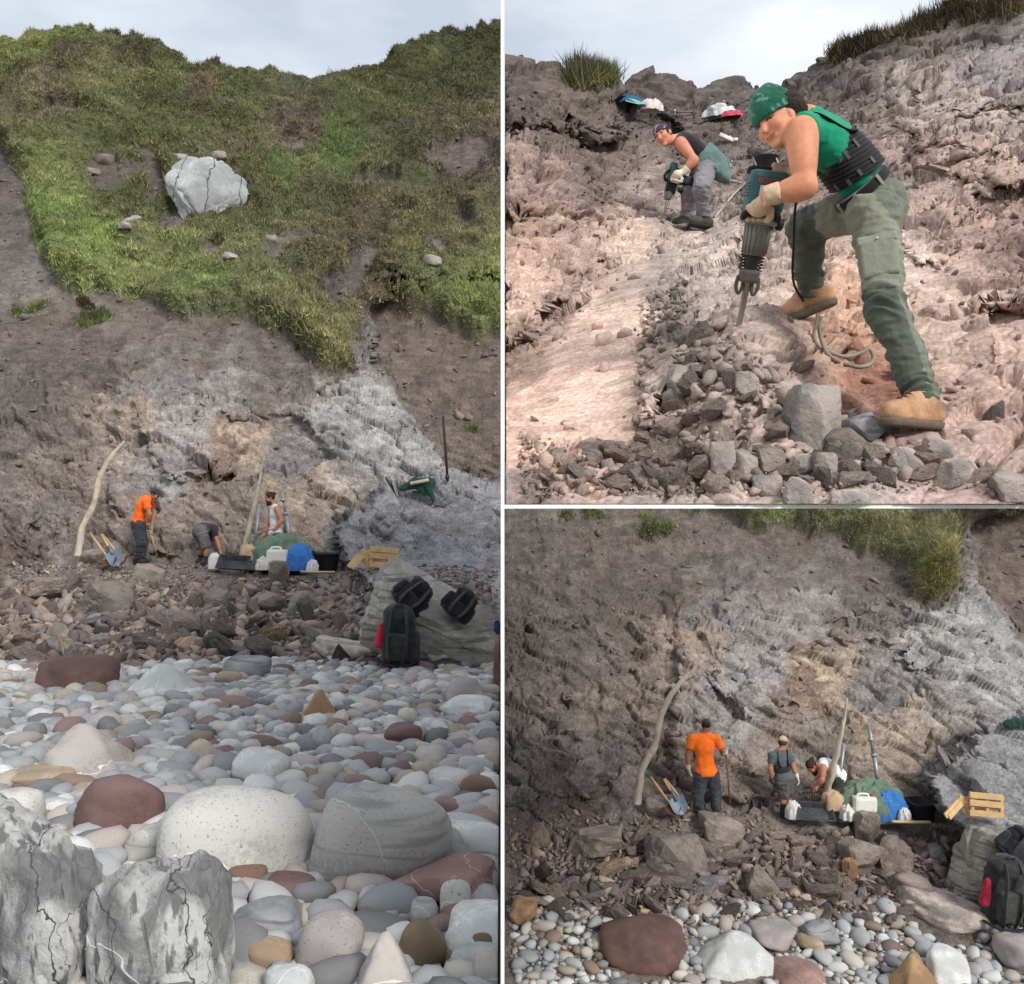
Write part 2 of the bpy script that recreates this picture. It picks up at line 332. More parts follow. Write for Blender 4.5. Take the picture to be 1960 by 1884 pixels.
FEAT = [([(640,1012),(690,980),(740,940),(800,926),(870,916),(1100,940),(1100,1270),(800,1205),(700,1110),(650,1072)],1.25,5),
        ([(225,770),(330,705),(470,712),(560,742),(690,722),(742,762),(800,830),(862,905),(1100,1010),(1100,1200),(620,1100),(560,1070),(205,1060),(215,900)],0.30,9),
        ([(716,700),(716,560),(1200,560),(1200,960),(960,930),(870,905),(790,795)],-0.9,6),
        ([(255,770),(330,745),(430,790),(425,900),(330,920),(270,860)],0.28,10),
        ([(436,800),(560,790),(640,880),(560,905),(500,930),(436,940)],-0.22,8),
        ([(-200,960),(20,930),(60,960),(75,1060),(-200,1100)],0.5,20),
        ([(470,905),(560,880),(640,930),(560,1040),(470,1050)],0.12,12),
        ([(560,745),(690,726),(560,770),(480,760)],-0.2,6),
        ([(700,1000),(800,1020),(880,1120),(700,1090)],0.15,6)]
def features(U, V):
    wob = 7 * fbm(np.stack([U / 30, V / 30, U * 0 + 1], -1), 3, 41)
    r = np.zeros(U.shape)
    for poly, a, s in FEAT: r = r + a * sstep(-s, s, poly_sd(poly, U, V) + wob)
    return r

def cliff_relief(pos, UL, VL, grass, seed):
    q = pos * np.array([1.0, 1.0, 1.25])
    ca, sa = math.cos(0.5), math.sin(0.5)          # bedding dips to the right
    b = np.stack([(q[..., 0] * ca - q[..., 2] * sa) * 0.55, q[..., 1] * 0.8, (q[..., 0] * sa + q[..., 2] * ca) * 1.5], -1)
    wp = b + 0.35 * np.stack([fbm(b * 1.3, 3, seed + k) for k in range(3)], -1)
    f1, j1 = facet(wp * 0.9, seed); f2, j2 = facet(wp * 2.3 + 7, seed + 3); f3, j3 = facet(wp * 5.5 + 3, seed + 5)
    f4, j4 = facet(wp * 11 + 5, seed + 7)
    slab = sstep(-6, 6, poly_sd(FEAT[0][0], UL, VL))
    rock = 0.20 * f1 + 0.085 * f2 + 0.035 * f3 + 0.014 * f4 - 0.12 * sstep(0.05, 0.0, j1) - 0.05 * sstep(0.06, 0.0, j2) - 0.02 * sstep(0.09, 0.0, j3) + 0.08 * fbm(q * 0.8, 3, seed + 9)
    main_ = sstep(-8, 8, poly_sd(FEAT[1][0], UL, VL)); rock = rock * (1 - 0.65 * slab) + main_ * (0.16 * f1 - 0.05 * f3)
    soil = 0.16 * fbm(q * 0.7, 3, seed + 13) + 0.05 * ridged(q * np.array([1.6, 1, 0.7]), 3, seed + 17, 0.5) + 0.03 * f2 + 0.03 * f3
    hum = 0.50 * (1 - facet(q * 0.75, seed + 23)[1]) * 0.6 + 0.30 * fbm(q * 0.45, 3, seed + 29) + 0.26 * fbm(q * 1.7, 3, seed + 33)
    soft = np.clip(sstep(640, 560, VL) + sstep(770, 650, VL) * sstep(-60, 60, 560 - UL) + sstep(700, 760, UL) * sstep(930, 800, VL) * sstep(-40, 60, (UL - 700) * 0.9 - (VL - 730)), 0, 1)
    return (1 - grass) * (rock * (1 - soft) + soil * soft) + grass * (hum + 0.18)

def grid_faces(nr, nc):
    i = np.arange((nr - 1) * (nc - 1)); r = i // (nc - 1); c = i % (nc - 1); a = r * nc + c
    return np.stack([a, a + 1, a + nc + 1, a + nc], 1)
def grid_normal(pos):
    n = np.cross(np.gradient(pos, axis=1), np.gradient(pos, axis=0)); n = nrm(n)
    s = np.sign((n * np.array([0, -1, 0.6])).sum(-1, keepdims=True)); return n * np.where(s == 0, 1, s)

# ---------------------------------------------------------------- tall view: cliff and hill
cu = np.r_[np.linspace(-420, -60, 30)[:-1], np.linspace(-60, 958.5, 435)]; nr = 540
SKY_L = [(-150,120),(0,92),(40,80),(70,70),(120,60),(180,66),(232,82),(270,84),(300,96),(340,118),(366,122),(420,126),(460,136),(500,141),(545,152),(600,163),(640,152),(700,130),(740,112),(800,90),(860,72),(900,63),(960,44)]
vs_ = np.interp(cu, *zip(*SKY_L)) + 8 + 3 * fbm(np.stack([cu / 24, cu * 0, cu * 0], -1), 4, 77)
tt = np.linspace(0, 1, nr)[:, None]; vb = 1330.0
V = vb + (vs_[None] - vb) * tt; U = np.repeat(cu[None], nr, 0)
PROF_L = [(-50,52),(60,48),(100,46),(200,42),(300,38),(400,34.5),(500,31),(600,27.6),(650,26.3),(700,25.2),(800,23.4),(900,22.2),(1000,21.2),(1050,20.7),(1075,20.1),(1100,18.7),(1170,15.5),(1260,12.0),(1330,10.7)]
def depth_L(U, V):
    d = np.interp(V, *zip(*PROF_L))
    d = d - 3.0 * sstep(300, 60, np.hypot((U - 130), (V - 120) * 1.2)) + 3.5 * sstep(560, 900, U) * sstep(420, 150, V)
    return d
Y = depth_L(U, V) - features(U, V)
pos = np.stack([(U - U0) / F * Y, Y, (V0 - V) / F * Y], -1); nrmL = grid_normal(pos)
gL = grass_of(U, V)
dispL = cliff_relief(pos, U, V, gL, 100)
dispL *= (0.25 + 0.75 * sstep(1110, 1050, V))
pos = pos + nrmL * dispL[..., None]
over = sstep(0, 26, poly_sd(HILL, U, V)) * sstep(80, 20, poly_sd(HILL, U, V))      # turf lip hangs over the bare face
pos[..., 1] -= 0.45 * over; pos[..., 0] = np.minimum(pos[..., 0], -0.03)
cL = cliff_colour(U, V); gcol = idw(GRASS_L, U + 18 * fbm(np.stack([U / 40, V / 40, U * 0], -1), 3, 8), V, 3.0)
tuft = turf_tufts(U, V)
gcol = desat(gcol, 0.76) * 1.30; turf_soil = gcol * 0.62 + cL * 0.10
colL = cL * (1 - gL[..., None]) + turf_soil * gL[..., None]
back = pos[-1].copy(); rows = [pos]; colr = [colL]
for k, (dy, dz) in enumerate(((0.8, -0.15), (3, -2.0), (9, -9), (14, -28))):
    b = back + np.array([0, dy, dz]); b[:, 0] = np.minimum(b[:, 0], -0.03); rows.append(b[None]); colr.append(colL[-1:])
full = np.concatenate(rows); fc = np.concatenate(colr)
posL, UL_, VL_ = pos, U, V
tag(obj('cliff', full.reshape(-1, 3), grid_faces(*full.shape[:2]), M['cliff'], colors=fc.reshape(-1, 3)),
    'brown and grey cliff under a grassy hill, in the tall view', 'cliff', kind='structure')

# beach of the tall view
def beach_z(x, y): return -1.5 - (y - 2.95) * 0.0475 + 0.05 * vnoise(np.stack([x * 0.6, y * 0.6, x * 0], -1), 4) - 0.02
xs = np.linspace(-9, -0.012, 60); ys = np.concatenate([np.linspace(-4, 2, 8), np.linspace(2.3, 13.5, 80)])
X, Yg = np.meshgrid(xs, ys); Z = beach_z(X, Yg) - 0.03
tag(obj('beach', np.stack([X, Yg, Z], -1).reshape(-1, 3), grid_faces(len(ys), len(xs)), M['shingle']), 'shingle ground under the pebbles of the tall view', 'beach', kind='structure')

# ---------------------------------------------------------------- lower right view: the same cliff from nearer
def L_of_C(U, V): return 735 + (U - 1887) / 1.14, 1062 + (V - 1535) / 1.145
PROF_C = [(840,27.5),(900,26),(940,25),(1000,23.8),(1100,22.2),(1200,20.9),(1300,19.8),(1400,18.9),(1500,18.1),(1535,17.8),(1560,17.4),(1750,15.0),(1884,13.6),(1960,12.9)]
cu = np.r_[np.linspace(966.5, 2030, 445), np.linspace(2030, 2380, 28)[1:]]; cv = np.linspace(1960, 890, 410)
U, V = np.meshgrid(cu, cv); UL, VL = L_of_C(U, V)
YC = np.interp(V, *zip(*PROF_C)) - features(UL, VL) * 0.9
pos = np.stack([(U - U0) / F * YC, YC, (V0 - V) / F * YC], -1); nn = grid_normal(pos)
gC = grass_of(UL, VL); d = cliff_relief(pos, UL, VL, gC, 100) * (0.2 + 0.8 * sstep(1590, 1525, V))
pos = pos + nn * d[..., None]
over = sstep(0, 26, poly_sd(HILL, UL, VL)) * sstep(80, 20, poly_sd(HILL, UL, VL)); pos[..., 1] -= 0.4 * over
pos[..., 0] = np.maximum(pos[..., 0], 0.035)
cC = cliff_colour(UL, VL); gcC = desat(idw(GRASS_L, UL, VL, 3.0), 0.78) * 1.28; colC = cC * (1 - gC[..., None]) + (gcC * 0.62 + cC * 0.10) * gC[..., None]
posC, UC_, VC_ = pos, U, V; tuftC = turf_tufts(UL, VL)
bk = [pos]; ck = [colC]
for dy, dz in ((1.0, 0.3), (4, 0.6), (9, -1.0), (14, -12)):
    bk.append((pos[-1] + np.array([0, dy, dz]))[None]); ck.append(colC[-1:])
fr = [(pos[0] + np.array([0, -dy, -dy * 0.22]))[None] for dy in (12, 6, 2.5)]
full = np.concatenate(fr + bk); fc = np.concatenate([colC[:1]] * 3 + ck)
tag(obj('cliff', full.reshape(-1, 3), grid_faces(*full.shape[:2]), M['cliff'], colors=fc.reshape(-1, 3)),
    'brown and grey cliff behind the workers, in the lower right view', 'cliff', kind='structure')

# ---------------------------------------------------------------- upper right view: the rock slope being broken
CTRL_B = [(966,967,3.6),(1200,967,3.5),(1450,967,3.46),(1700,967,3.46),(1960,967,3.44),(2100,967,3.42),(850,967,3.6),(966,1000,3.45),(1450,1000,3.35),(2000,1000,3.35),
 (966,850,4.2),(1150,880,4.0),(1240,850,4.05),(1450,850,3.76),(1600,850,3.66),(1752,838,3.72),(1900,850,3.6),(2080,850,3.6),
 (966,700,5.6),(1100,700,5.0),(1250,700,4.6),(1410,637,4.35),(1550,720,4.25),(1650,690,4.45),(1800,700,4.2),(1960,700,4.0),(2080,700,3.9),
 (1540,602,4.75),(1300,560,6.2),(1200,560,6.6),(1450,520,5.9),(1660,560,5.3),(1800,560,5.0),(1960,560,4.7),
 (1250,450,9.0),(1350,440,9.55),(1300,432,9.55),(1450,450,7.6),(1150,480,8.6),(1060,500,8.2),(966,500,7.8),(850,500,7.6),
 (1600,400,7.2),(1750,400,6.6),(1960,400,5.8),(2080,400,5.5),(966,300,9.8),(1100,300,10.2),(1250,330,11),(1400,330,10.8),(1550,280,9.8),(1700,280,8.8),(1960,250,7.6),
 (966,110,12),(1100,130,12.2),(1250,150,13),(1350,170,13.2),(1450,170,13),(1600,110,12),(1750,50,11.5),(1960,0,10.5),(2100,-40,10)]
ROCK_B = [(1100,750,(216,184,167)),(1000,850,(206,173,158)),(1250,600,(206,180,165)),(1350,480,(190,172,160)),(1150,600,(216,186,168)),(1080,575,(150,128,118)),(1030,640,(150,128,118)),(1130,525,(165,142,130)),(985,690,(150,125,112)),(975,600,(200,168,152)),(1020,540,(196,164,148)),(1020,350,(152,128,118)),
 (1000,420,(162,133,118)),(1000,200,(92,82,78)),(1100,250,(96,86,80)),(1150,330,(115,100,94)),(1250,200,(84,76,72)),(1300,300,(110,98,92)),(1400,200,(90,83,80)),(1450,300,(125,112,106)),(1350,250,(95,84,78)),(1600,150,(98,87,82)),(1650,250,(120,105,98)),(1550,230,(105,94,88)),
 (1750,180,(165,150,140)),(1850,200,(170,152,142)),(1900,120,(150,140,137)),(1900,50,(94,84,78)),(1780,90,(105,93,86)),(1700,100,(92,82,76)),(1800,300,(180,153,138)),(1900,350,(172,146,131)),(1850,450,(170,142,128)),(1930,470,(128,103,93)),(1700,320,(150,130,120)),
 (1750,500,(206,181,166)),(1800,600,(196,168,152)),(1900,600,(186,156,142)),(1900,750,(182,151,138)),(1650,600,(192,152,127)),(1650,690,(150,104,84)),(1690,740,(140,98,80)),(1600,650,(186,151,130)),(1500,550,(190,165,150)),(1400,560,(176,158,148)),
 (1300,620,(128,118,114)),(1280,700,(150,138,130)),(1270,560,(140,130,124)),(1350,750,(166,148,140)),(1500,750,(176,156,145)),(1450,900,(176,156,145)),(1150,900,(192,162,148)),(1250,930,(150,135,128)),(1010,930,(140,125,120)),(1650,900,(166,150,142)),(1800,900,(186,160,150)),(1930,900,(176,150,140)),(1250,400,(166,148,138)),(1200,450,(192,166,150)),(1180,700,(210,180,164)),(1060,800,(214,180,163))]
cu = np.linspace(966.5, 2060, 460); nr = 490
SKY_B = [(960,104),(1000,108),(1060,122),(1100,128),(1150,140),(1180,148),(1192,172),(1210,140),(1250,133),(1290,142),(1340,165),(1365,158),(1410,148),(1450,160),(1480,168),(1520,140),(1560,122),(1600,95),(1650,72),(1700,62),(1760,38),(1800,20),(1830,4),(1870,16),(1960,-4),(2090,-30)]
vs_ = np.interp(cu, *zip(*SKY_B)) + 3 * fbm(np.stack([cu / 20, cu * 0, cu * 0], -1), 4, 78); vb = 985.0
V = vb + (vs_[None] - vb) * np.linspace(0, 1, nr)[:, None]; U = np.repeat(cu[None], nr, 0)
FEAT_B = [([(960,100),(1190,140),(1200,250),(1160,260),(1080,230),(960,250)],0.35,12),([(1182,195),(1260,200),(1300,250),(1230,262),(1190,250)],-0.25,8),
          ([(1560,640),(1700,640),(1740,740),(1660,770),(1590,700)],-0.10,14),([(1720,130),(1960,90),(2200,60),(2200,420),(1800,330),(1700,200)],0.18,10),
          ([(960,260),(1130,300),(1160,400),(1080,430),(960,400)],0.3,20),([(960,440),(1090,430),(1120,520),(1010,600),(960,640)],0.22,22),([(1740,150),(1850,120),(1960,110),(1960,190),(1830,215),(1750,230)],0.12,4),([(1760,260),(1960,215),(2100,200),(2100,330),(1900,300)],0.16,4),([(1860,380),(2100,330),(2100,520),(1950,520)],-0.16,5),([(1690,420),(1800,400),(1850,470),(1760,520)],0.10,6),([(1880,580),(2100,560),(2100,700),(1930,680)],-0.14,6),([(1230,560),(1330,535),(1350,600),(1290,700),(1240,830),(1220,700)],0.07,4)]
YB = tps(CTRL_B, U, V)
wob = 8 * fbm(np.stack([U / 30, V / 30, U * 0 + 1], -1), 3, 61)
for poly, a, s in FEAT_B: YB = YB - a * sstep(-s, s, poly_sd(poly, U, V) + wob)
gut = np.abs((U - 966) * 0.675 + (V - 690) * 0.737 + wob) ; YB = YB + 0.30 * sstep(22, 0, gut) * sstep(1200, 1150, U) * sstep(470, 500, V)
pos = np.stack([(U - U0) / F * YB, YB, (V0 - V) / F * YB], -1); nn = grid_normal(pos)
sc_ = np.clip(YB / 6.0, 0.55, 1.15)
q = pos * np.array([1, 1, 1.2]); ca, sa = math.cos(-0.5), math.sin(-0.5)
b = np.stack([(q[..., 0] * ca - q[..., 2] * sa) * 1.0, q[..., 1], (q[..., 0] * sa + q[..., 2] * ca) * 2.0], -1)
wp = b + 0.22 * np.stack([fbm(b * 2.2, 3, 200 + k) for k in range(3)], -1)
f1, j1 = facet(wp * 1.3, 210); f2, j2 = facet(wp * 3.6 + 4, 213); f3, j3 = facet(wp * 9 + 2, 217)
near_ = sstep(8.5, 5.0, YB)
blocky = 0.10 * f1 + (0.022 + 0.022 * near_) * f2 + 0.018 * near_ * f3 - 0.05 * sstep(0.12, 0, j1) - 0.02 * sstep(0.14, 0, j2) - 0.012 * near_ * sstep(0.14, 0, j3) + 0.05 * fbm(q * 0.9, 3, 220) - 0.03 * sstep(0.05, 0, j1)
dusty = 0.05 * fbm(q * 0.7, 2, 230) + 0.005 * ridged(q * 3.2, 3, 233) + 0.006 * f2 + 0.005 * near_ * f3 + 0.004 * near_ * fbm(q * 14, 3, 235)
SMOOTH_B = [(960,960),(960,720),(1010,680),(1180,500),(1300,470),(1270,560),(1230,680),(1240,800),(1180,900),(1080,850)]
sm = np.maximum(sstep(-25, 25, poly_sd(SMOOTH_B, U, V) + wob * 2), 0.7 * sstep(1600, 1700, U) * sstep(430, 520, V) * sstep(1960, 1800, U))
nearfoot = np.maximum(sstep(70, 20, np.hypot(U - 1750, V - 835)), np.maximum(sstep(60, 15, np.hypot(U - 1530, V - 600)), sstep(60, 15, np.hypot(U - 1320, (V - 436) * 2))))
pos = pos + nn * ((blocky * (1 - sm) + dusty * sm) * sc_ * (1 - 0.85 * nearfoot))[..., None]
pos[..., 0] = np.maximum(pos[..., 0], 0.008 + 0.0019 * pos[..., 1]); pos[..., 2] = np.maximum(pos[..., 2], 0.004 + 0.002 * pos[..., 1])
wu = 22 * fbm(np.stack([U / 45, V / 45, U * 0 + 3], -1), 5, 221, 0.6); wv = 20 * fbm(np.stack([U / 45, V / 45, U * 0 + 9], -1), 5, 231, 0.6)
colB = np.minimum(desat(idw(ROCK_B, U + wu, V + wv, 3.4), 0.86) * 1.04, 0.70)
dark = sstep(0.35, 0.7, fbm(q * np.array([3.0, 3, 5]), 4, 240) * 0.5 + 0.25) * (1 - sm) * 0.35
colB = colB * (1 - dark[..., None]) + lin((112, 100, 96)) * dark[..., None]
posB, UB_, VB_ = pos, U, V
bk = [pos]; ck = [colB]
for dy, dz in ((0.5, -0.2), (1.0, -1.2), (1.6, -5)):
    bb = pos[-1] + np.array([0, dy, dz]); bb[:, 2] = np.maximum(bb[:, 2], 0.04); bk.append(bb[None]); ck.append(colB[-1:])
full = np.concatenate(bk); fc = np.concatenate(ck)
tag(obj('hillside', full.reshape(-1, 3), grid_faces(*full.shape[:2]), M['slope'], colors=fc.reshape(-1, 3)),
    'pink dusty rock slope with a grey ridge, in the upper right view', 'slope', kind='structure')

# far ground round the whole place
gv = [(-900, -900, -10.5), (900, -900, -10.5), (900, 900, -10.5), (-900, 900, -10.5)]
tag(obj('ground', gv, [(0, 1, 2, 3)], M['shingle'], smooth=False), 'flat shingle ground around the cliffs', 'ground', kind='structure')

class Surf:                        # looks up the built surface near a measured direction
    def __init__(s, pos, U, V):
        s.p = pos; s.n = grid_normal(pos); s.u = (pos[..., 0] / pos[..., 1]) * F + U0; s.v = V0 - (pos[..., 2] / pos[..., 1]) * F
    def at(s, u, v):
        i = np.argmin((s.u - u) ** 2 + (s.v - v) ** 2); return s.p.reshape(-1, 3)[i], s.n.reshape(-1, 3)[i]
    def nearest_xy(s, x, y):
        i = np.argmin((s.p[..., 0] - x) ** 2 + (s.p[..., 1] - y) ** 2); return s.p.reshape(-1, 3)[i]
SL, SB, SC = Surf(posL, UL_, VL_), Surf(posB, UB_, VB_), Surf(posC, UC_, VC_)
# ---------------------------------------------------------------- stones
_ico = {}
def ico(sub):
    if sub not in _ico:
        bm = bmesh.new(); bmesh.ops.create_icosphere(bm, subdivisions=sub, radius=1.0); bm.verts.index_update()
        _ico[sub] = (np.array([v.co[:] for v in bm.verts]), np.array([[v.index for v in f.verts] for f in bm.faces])); bm.free()
    return _ico[sub]
def stone_vf(seed, sub=2, p=8.0, planes=12, noise=0.04, extra=None, fr=2.0, crag=0.0, strata=0.0):
    r = np.random.default_rng(seed); d, f = ico(sub)
    n = nrm(r.normal(size=(planes, 3))); h = r.uniform(0.72, 1.08, planes)
    n = np.vstack([n, np.eye(3), -np.eye(3)]); h = np.r_[h, np.full(6, 1.0)]
    if extra is not None:
        n = np.vstack([n, nrm(np.array([e[:3] for e in extra], float))]); h = np.r_[h, [e[3] for e in extra]]
    rad = (np.maximum(0, d @ n.T / h) ** p).sum(1) ** (-1 / p)
    v = d * rad[:, None] * (1 + noise * fbm(d * fr + seed * 3.1, 4, seed))[:, None]
    if crag: 
        f1_, j1_ = facet(d * 1.7 + seed, seed); f2_, j2_ = facet(d * 4.2 + seed, seed + 1); v = v * (1 + crag * (f1_ * 0.9 + f2_ * 0.4 - 0.5 * sstep(0.12, 0, j1_) - 0.2 * sstep(0.12, 0, j2_)))[:, None]
    if strata:
        bz = v[:, 2] * 5 + 0.6 * fbm(v * 1.2, 3, seed); v = v * (1 + strata * (np.round(bz) - bz + vnoise(np.stack([np.round(bz) * 7.3, bz * 0, v[:, 0] * 1.5], 1), seed)))[:, None]
    lo, hi = v.min(0), v.max(0); v = (v - (lo + hi) / 2) / ((hi - lo) / 2)
    return v, f
def hull_vf(seed, n=13):
    r = np.random.default_rng(seed); bm = bmesh.new()
    for q in nrm(r.normal(size=(n, 3))) * r.uniform(0.8, 1.05, (n, 1)): bm.verts.new(q)
    g = bmesh.ops.convex_hull(bm, input=bm.verts); bmesh.ops.delete(bm, geom=[e for e in g['geom_interior'] if isinstance(e, bmesh.types.BMVert)], context='VERTS')
    bmesh.ops.triangulate(bm, faces=bm.faces); bm.verts.index_update()
    v = np.array([q.co[:] for q in bm.verts]); f = np.array([[q.index for q in k.verts] for k in bm.faces]); bm.free()
    return v, f
def rot_xyz(ax, ay, az): return np.array(Matrix.Rotation(az, 3, 'Z') @ Matrix.Rotation(ay, 3, 'Y') @ Matrix.Rotation(ax, 3, 'X'))

PEB = [stone_vf(300 + k, 2, 3.2, 7, 0.05) for k in range(14)]
PEB_LO = [stone_vf(300 + k, 1, 3.2, 7, 0.05) for k in range(14)]
RUB_HI = [stone_vf(400 + k, 3, 22.0, 9, 0.05, fr=2.6, crag=0.16) for k in range(14)]
RUB = [hull_vf(500 + k, 11 + k % 5) for k in range(24)]
PEB_M = [mesh_data('pebble', *PEB[k], M['pebble_one']) for k in range(14)]
RUB_M = [mesh_data('rock', *(RUB_HI[k] if k % 3 == 0 else hull_vf(560 + k, 14)), M['stone'], smooth=(k % 3 == 0)) for k in range(14)]
for m_ in RUB_M: m_.set_sharp_from_angle(angle=math.radians(20))

PEB_COL = [((166,169,170),28,''),((148,152,155),20,''),((198,198,195),20,''),((180,164,156),11,''),((172,156,132),10,''),((122,122,124),9,''),((150,118,92),4,''),((136,106,100),4,''),((188,179,162),9,'')]
_w = np.array([c[1] for c in PEB_COL], float); _w /= _w.sum()
RUB_COL = [((112,99,93),30),((98,87,82),20),((132,116,106),18),((146,126,112),8),((120,112,110),14),((150,128,104),5),((88,78,74),8)]
_wr = np.array([c[1] for c in RUB_COL], float); _wr /= _wr.sum()

def scatter(cand, keep_out, ov=0.72):
    """cand: (x,y,r) biggest first -> indices kept so that stones do not sit in one another"""
    cell = 0.15; grid = {}; keep = []; ca_ = np.asarray(cand, float); bad = np.zeros(len(ca_), bool)
    for a, b, c in keep_out: bad |= (ca_[:, 0] - a) ** 2 + (ca_[:, 1] - b) ** 2 < (c * 0.85 + ca_[:, 2] * 0.3) ** 2
    rmax = float(ca_[:, 2].max())
    for i, (x, y, r) in enumerate(cand):
        if bad[i]: continue
        cx, cy = int(math.floor(x / cell)), int(math.floor(y / cell)); ok = True; k = int(ov * (r + rmax) / cell)
        for gx in range(cx - 1 - k, cx + 2 + k):
            for gy in range(cy - 1 - k, cy + 2 + k):
                for (a, b, c) in grid.get((gx, gy), ()):
                    if (x - a) ** 2 + (y - b) ** 2 < (ov * (r + c)) ** 2: ok = False; break
                if not ok: break
            if not ok: break
        if ok: grid.setdefault((cx, cy), []).append((x, y, r)); keep.append(i)
    return keep

def join_stones(name, items, lib, mat, label, cat):
    vs, fs, cs, n = [], [], [], 0
    for (p, R, s, k, c) in items:
        v, f = (PEB if lib is PEB_LO and s[0] * F / p[1] > 17 else lib)[k % len(lib)]; vs.append((v * s) @ R.T + p); fs.append(f + n); cs.append(np.repeat(np.asarray(c)[None], len(v), 0)); n += len(v)
    if not vs: return
    vs = np.concatenate(vs); lim = 0.009 + 0.0022 * vs[:, 1]; vs[:, 0] = np.minimum(vs[:, 0], -lim) if items[0][0][0] < 0 else np.maximum(vs[:, 0], lim)
    o = obj(name, vs, np.concatenate(fs), mat, smooth=(lib is not RUB), colors=np.concatenate(cs))
    return tag(o, label, cat, kind='stuff')
def stone_obj(name, me, p, R, s, c):
    o = bpy.data.objects.new(name, me); col.objects.link(o)
    o.matrix_world = Matrix.Translation(Vector(p)) @ Matrix(R.tolist()).to_4x4() @ Matrix.Diagonal(Vector((*s, 1)))
    o.color = (*map(float, c), 1.0); return o

# --- the boulders one can name -----------------------------------------------------------
def y_beach(v): return (1.5 - 0.0475 * 2.95) / ((v - V0) / F - 0.0475)
KEEP_L, KEEP_C, NAMED = [], [], []
import re
def short(label): return ' '.join( re.split(r',| with | at | in | on | beside | behind | lying| of | leaning| between| right | below | above | left | by | under | near | carrying| low | cut | sticking', label)[0].split()[:5])
def vein_mat(name, base, second, vein=None, vscale=3.0, band=0.0, speck=0.0, dark=None, scale=6.0, rough=0.75, bump=0.3, vw=0.012, chips=0.0, crack=None):
    ds = lambda c: tuple(np.clip(np.array(c) * 0.62 + np.mean(c) * 0.38, 0, 255)) if c is not None else None
    base, second = ds(base), ds(second)
    m = material(name, tuple(base), rough=rough, var=0.20, scale=scale, fine=0.14, bump=bump, bscale=scale * (2 if chips else 5), bdist=0.03 if chips else 0.012, chips=chips)
    t = m.node_tree; n = t.nodes; l = t.links; b = n['Principled BSDF']; cur = n[m['out']].outputs[0]
    tcn = n.new('ShaderNodeTexCoord')
    def mixin(fac, c):
        nonlocal cur
        mi = n.new('ShaderNodeMix'); mi.data_type = 'RGBA'; l.new(fac, mi.inputs[0]); l.new(cur, mi.inputs[6]); mi.inputs[7].default_value = L4(c); cur = mi.outputs[2]
    def ramp(src, a, bb):
        r = n.new('ShaderNodeMapRange'); r.interpolation_type = 'SMOOTHSTEP'; r.inputs[1].default_value = a; r.inputs[2].default_value = bb; l.new(src, r.inputs[0]); return r.outputs[0]
    def noise(s, d=5, sx=(1, 1, 1), dist=0.0):
        mpn = n.new('ShaderNodeMapping'); mpn.inputs['Scale'].default_value = sx; mpn.inputs['Rotation'].default_value = (0.5, 0.7, 0.3); l.new(tcn.outputs['Object'], mpn.inputs[0])
        q = n.new('ShaderNodeTexNoise'); q.inputs['Scale'].default_value = s; q.inputs['Detail'].default_value = d; q.inputs['Distortion'].default_value = dist; l.new(mpn.outputs[0], q.inputs['Vector']); return q.outputs['Fac']
    if second: mixin(ramp(noise(scale * 0.6, 4), 0.45, 0.62), second)
    if band: mixin(ramp(noise(scale * 1.2, 3, (0.3, 0.3, 3.5), 0.4), 0.5, 0.68), tuple(x * band for x in base))
    if dark:
        nz2 = noise(scale * 0.8, 12, (1.5, 1.5, 0.7), 0.5); mixin(ramp(nz2, 0.50, 0.64), dark); nz3 = noise(scale * 3.2, 12, (1.7, 1.7, 0.5), 0.3); mixin(ramp(nz3, 0.53, 0.62), (104, 104, 104)); nz4 = noise(scale * 9, 8, (1.5, 1.5, 0.6), 0.2); mixin(ramp(nz4, 0.55, 0.70), (120, 120, 118))
    for vein, vscale, vw in [(vein, vscale, vw)] + ([(crack, 4.6, 0.016), (crack, 7.3, 0.010)] if crack else []):
        if not vein: continue
        q = noise(vscale * 1.2, 4); mpn = n.new('ShaderNodeMapping'); mpn.inputs['Rotation'].default_value = (0.4, 0.5 + vscale, 0.9); l.new(tcn.outputs['Object'], mpn.inputs[0])
        sx_ = n.new('ShaderNodeSeparateXYZ'); l.new(mpn.outputs[0], sx_.inputs[0]); s0 = n.new('ShaderNodeMath'); s0.operation = 'MULTIPLY_ADD'; s0.inputs[1].default_value = vscale; l.new(sx_.outputs[2], s0.inputs[0]); l.new(q, s0.inputs[2])
        fr_ = n.new('ShaderNodeMath'); fr_.operation = 'FRACT'; l.new(s0.outputs[0], fr_.inputs[0]); s1 = n.new('ShaderNodeMath'); s1.operation = 'SUBTRACT'; s1.inputs[1].default_value = 0.5; l.new(fr_.outputs[0], s1.inputs[0])
        s2 = n.new('ShaderNodeMath'); s2.operation = 'ABSOLUTE'; l.new(s1.outputs[0], s2.inputs[0]); mixin(ramp(s2.outputs[0], vw, vw * 0.3), vein)
    if speck: mixin(ramp(noise(scale * 16, 2), 0.62, 0.7), tuple(x * speck for x in base))
    l.new(cur, b.inputs['Base Color']); return m
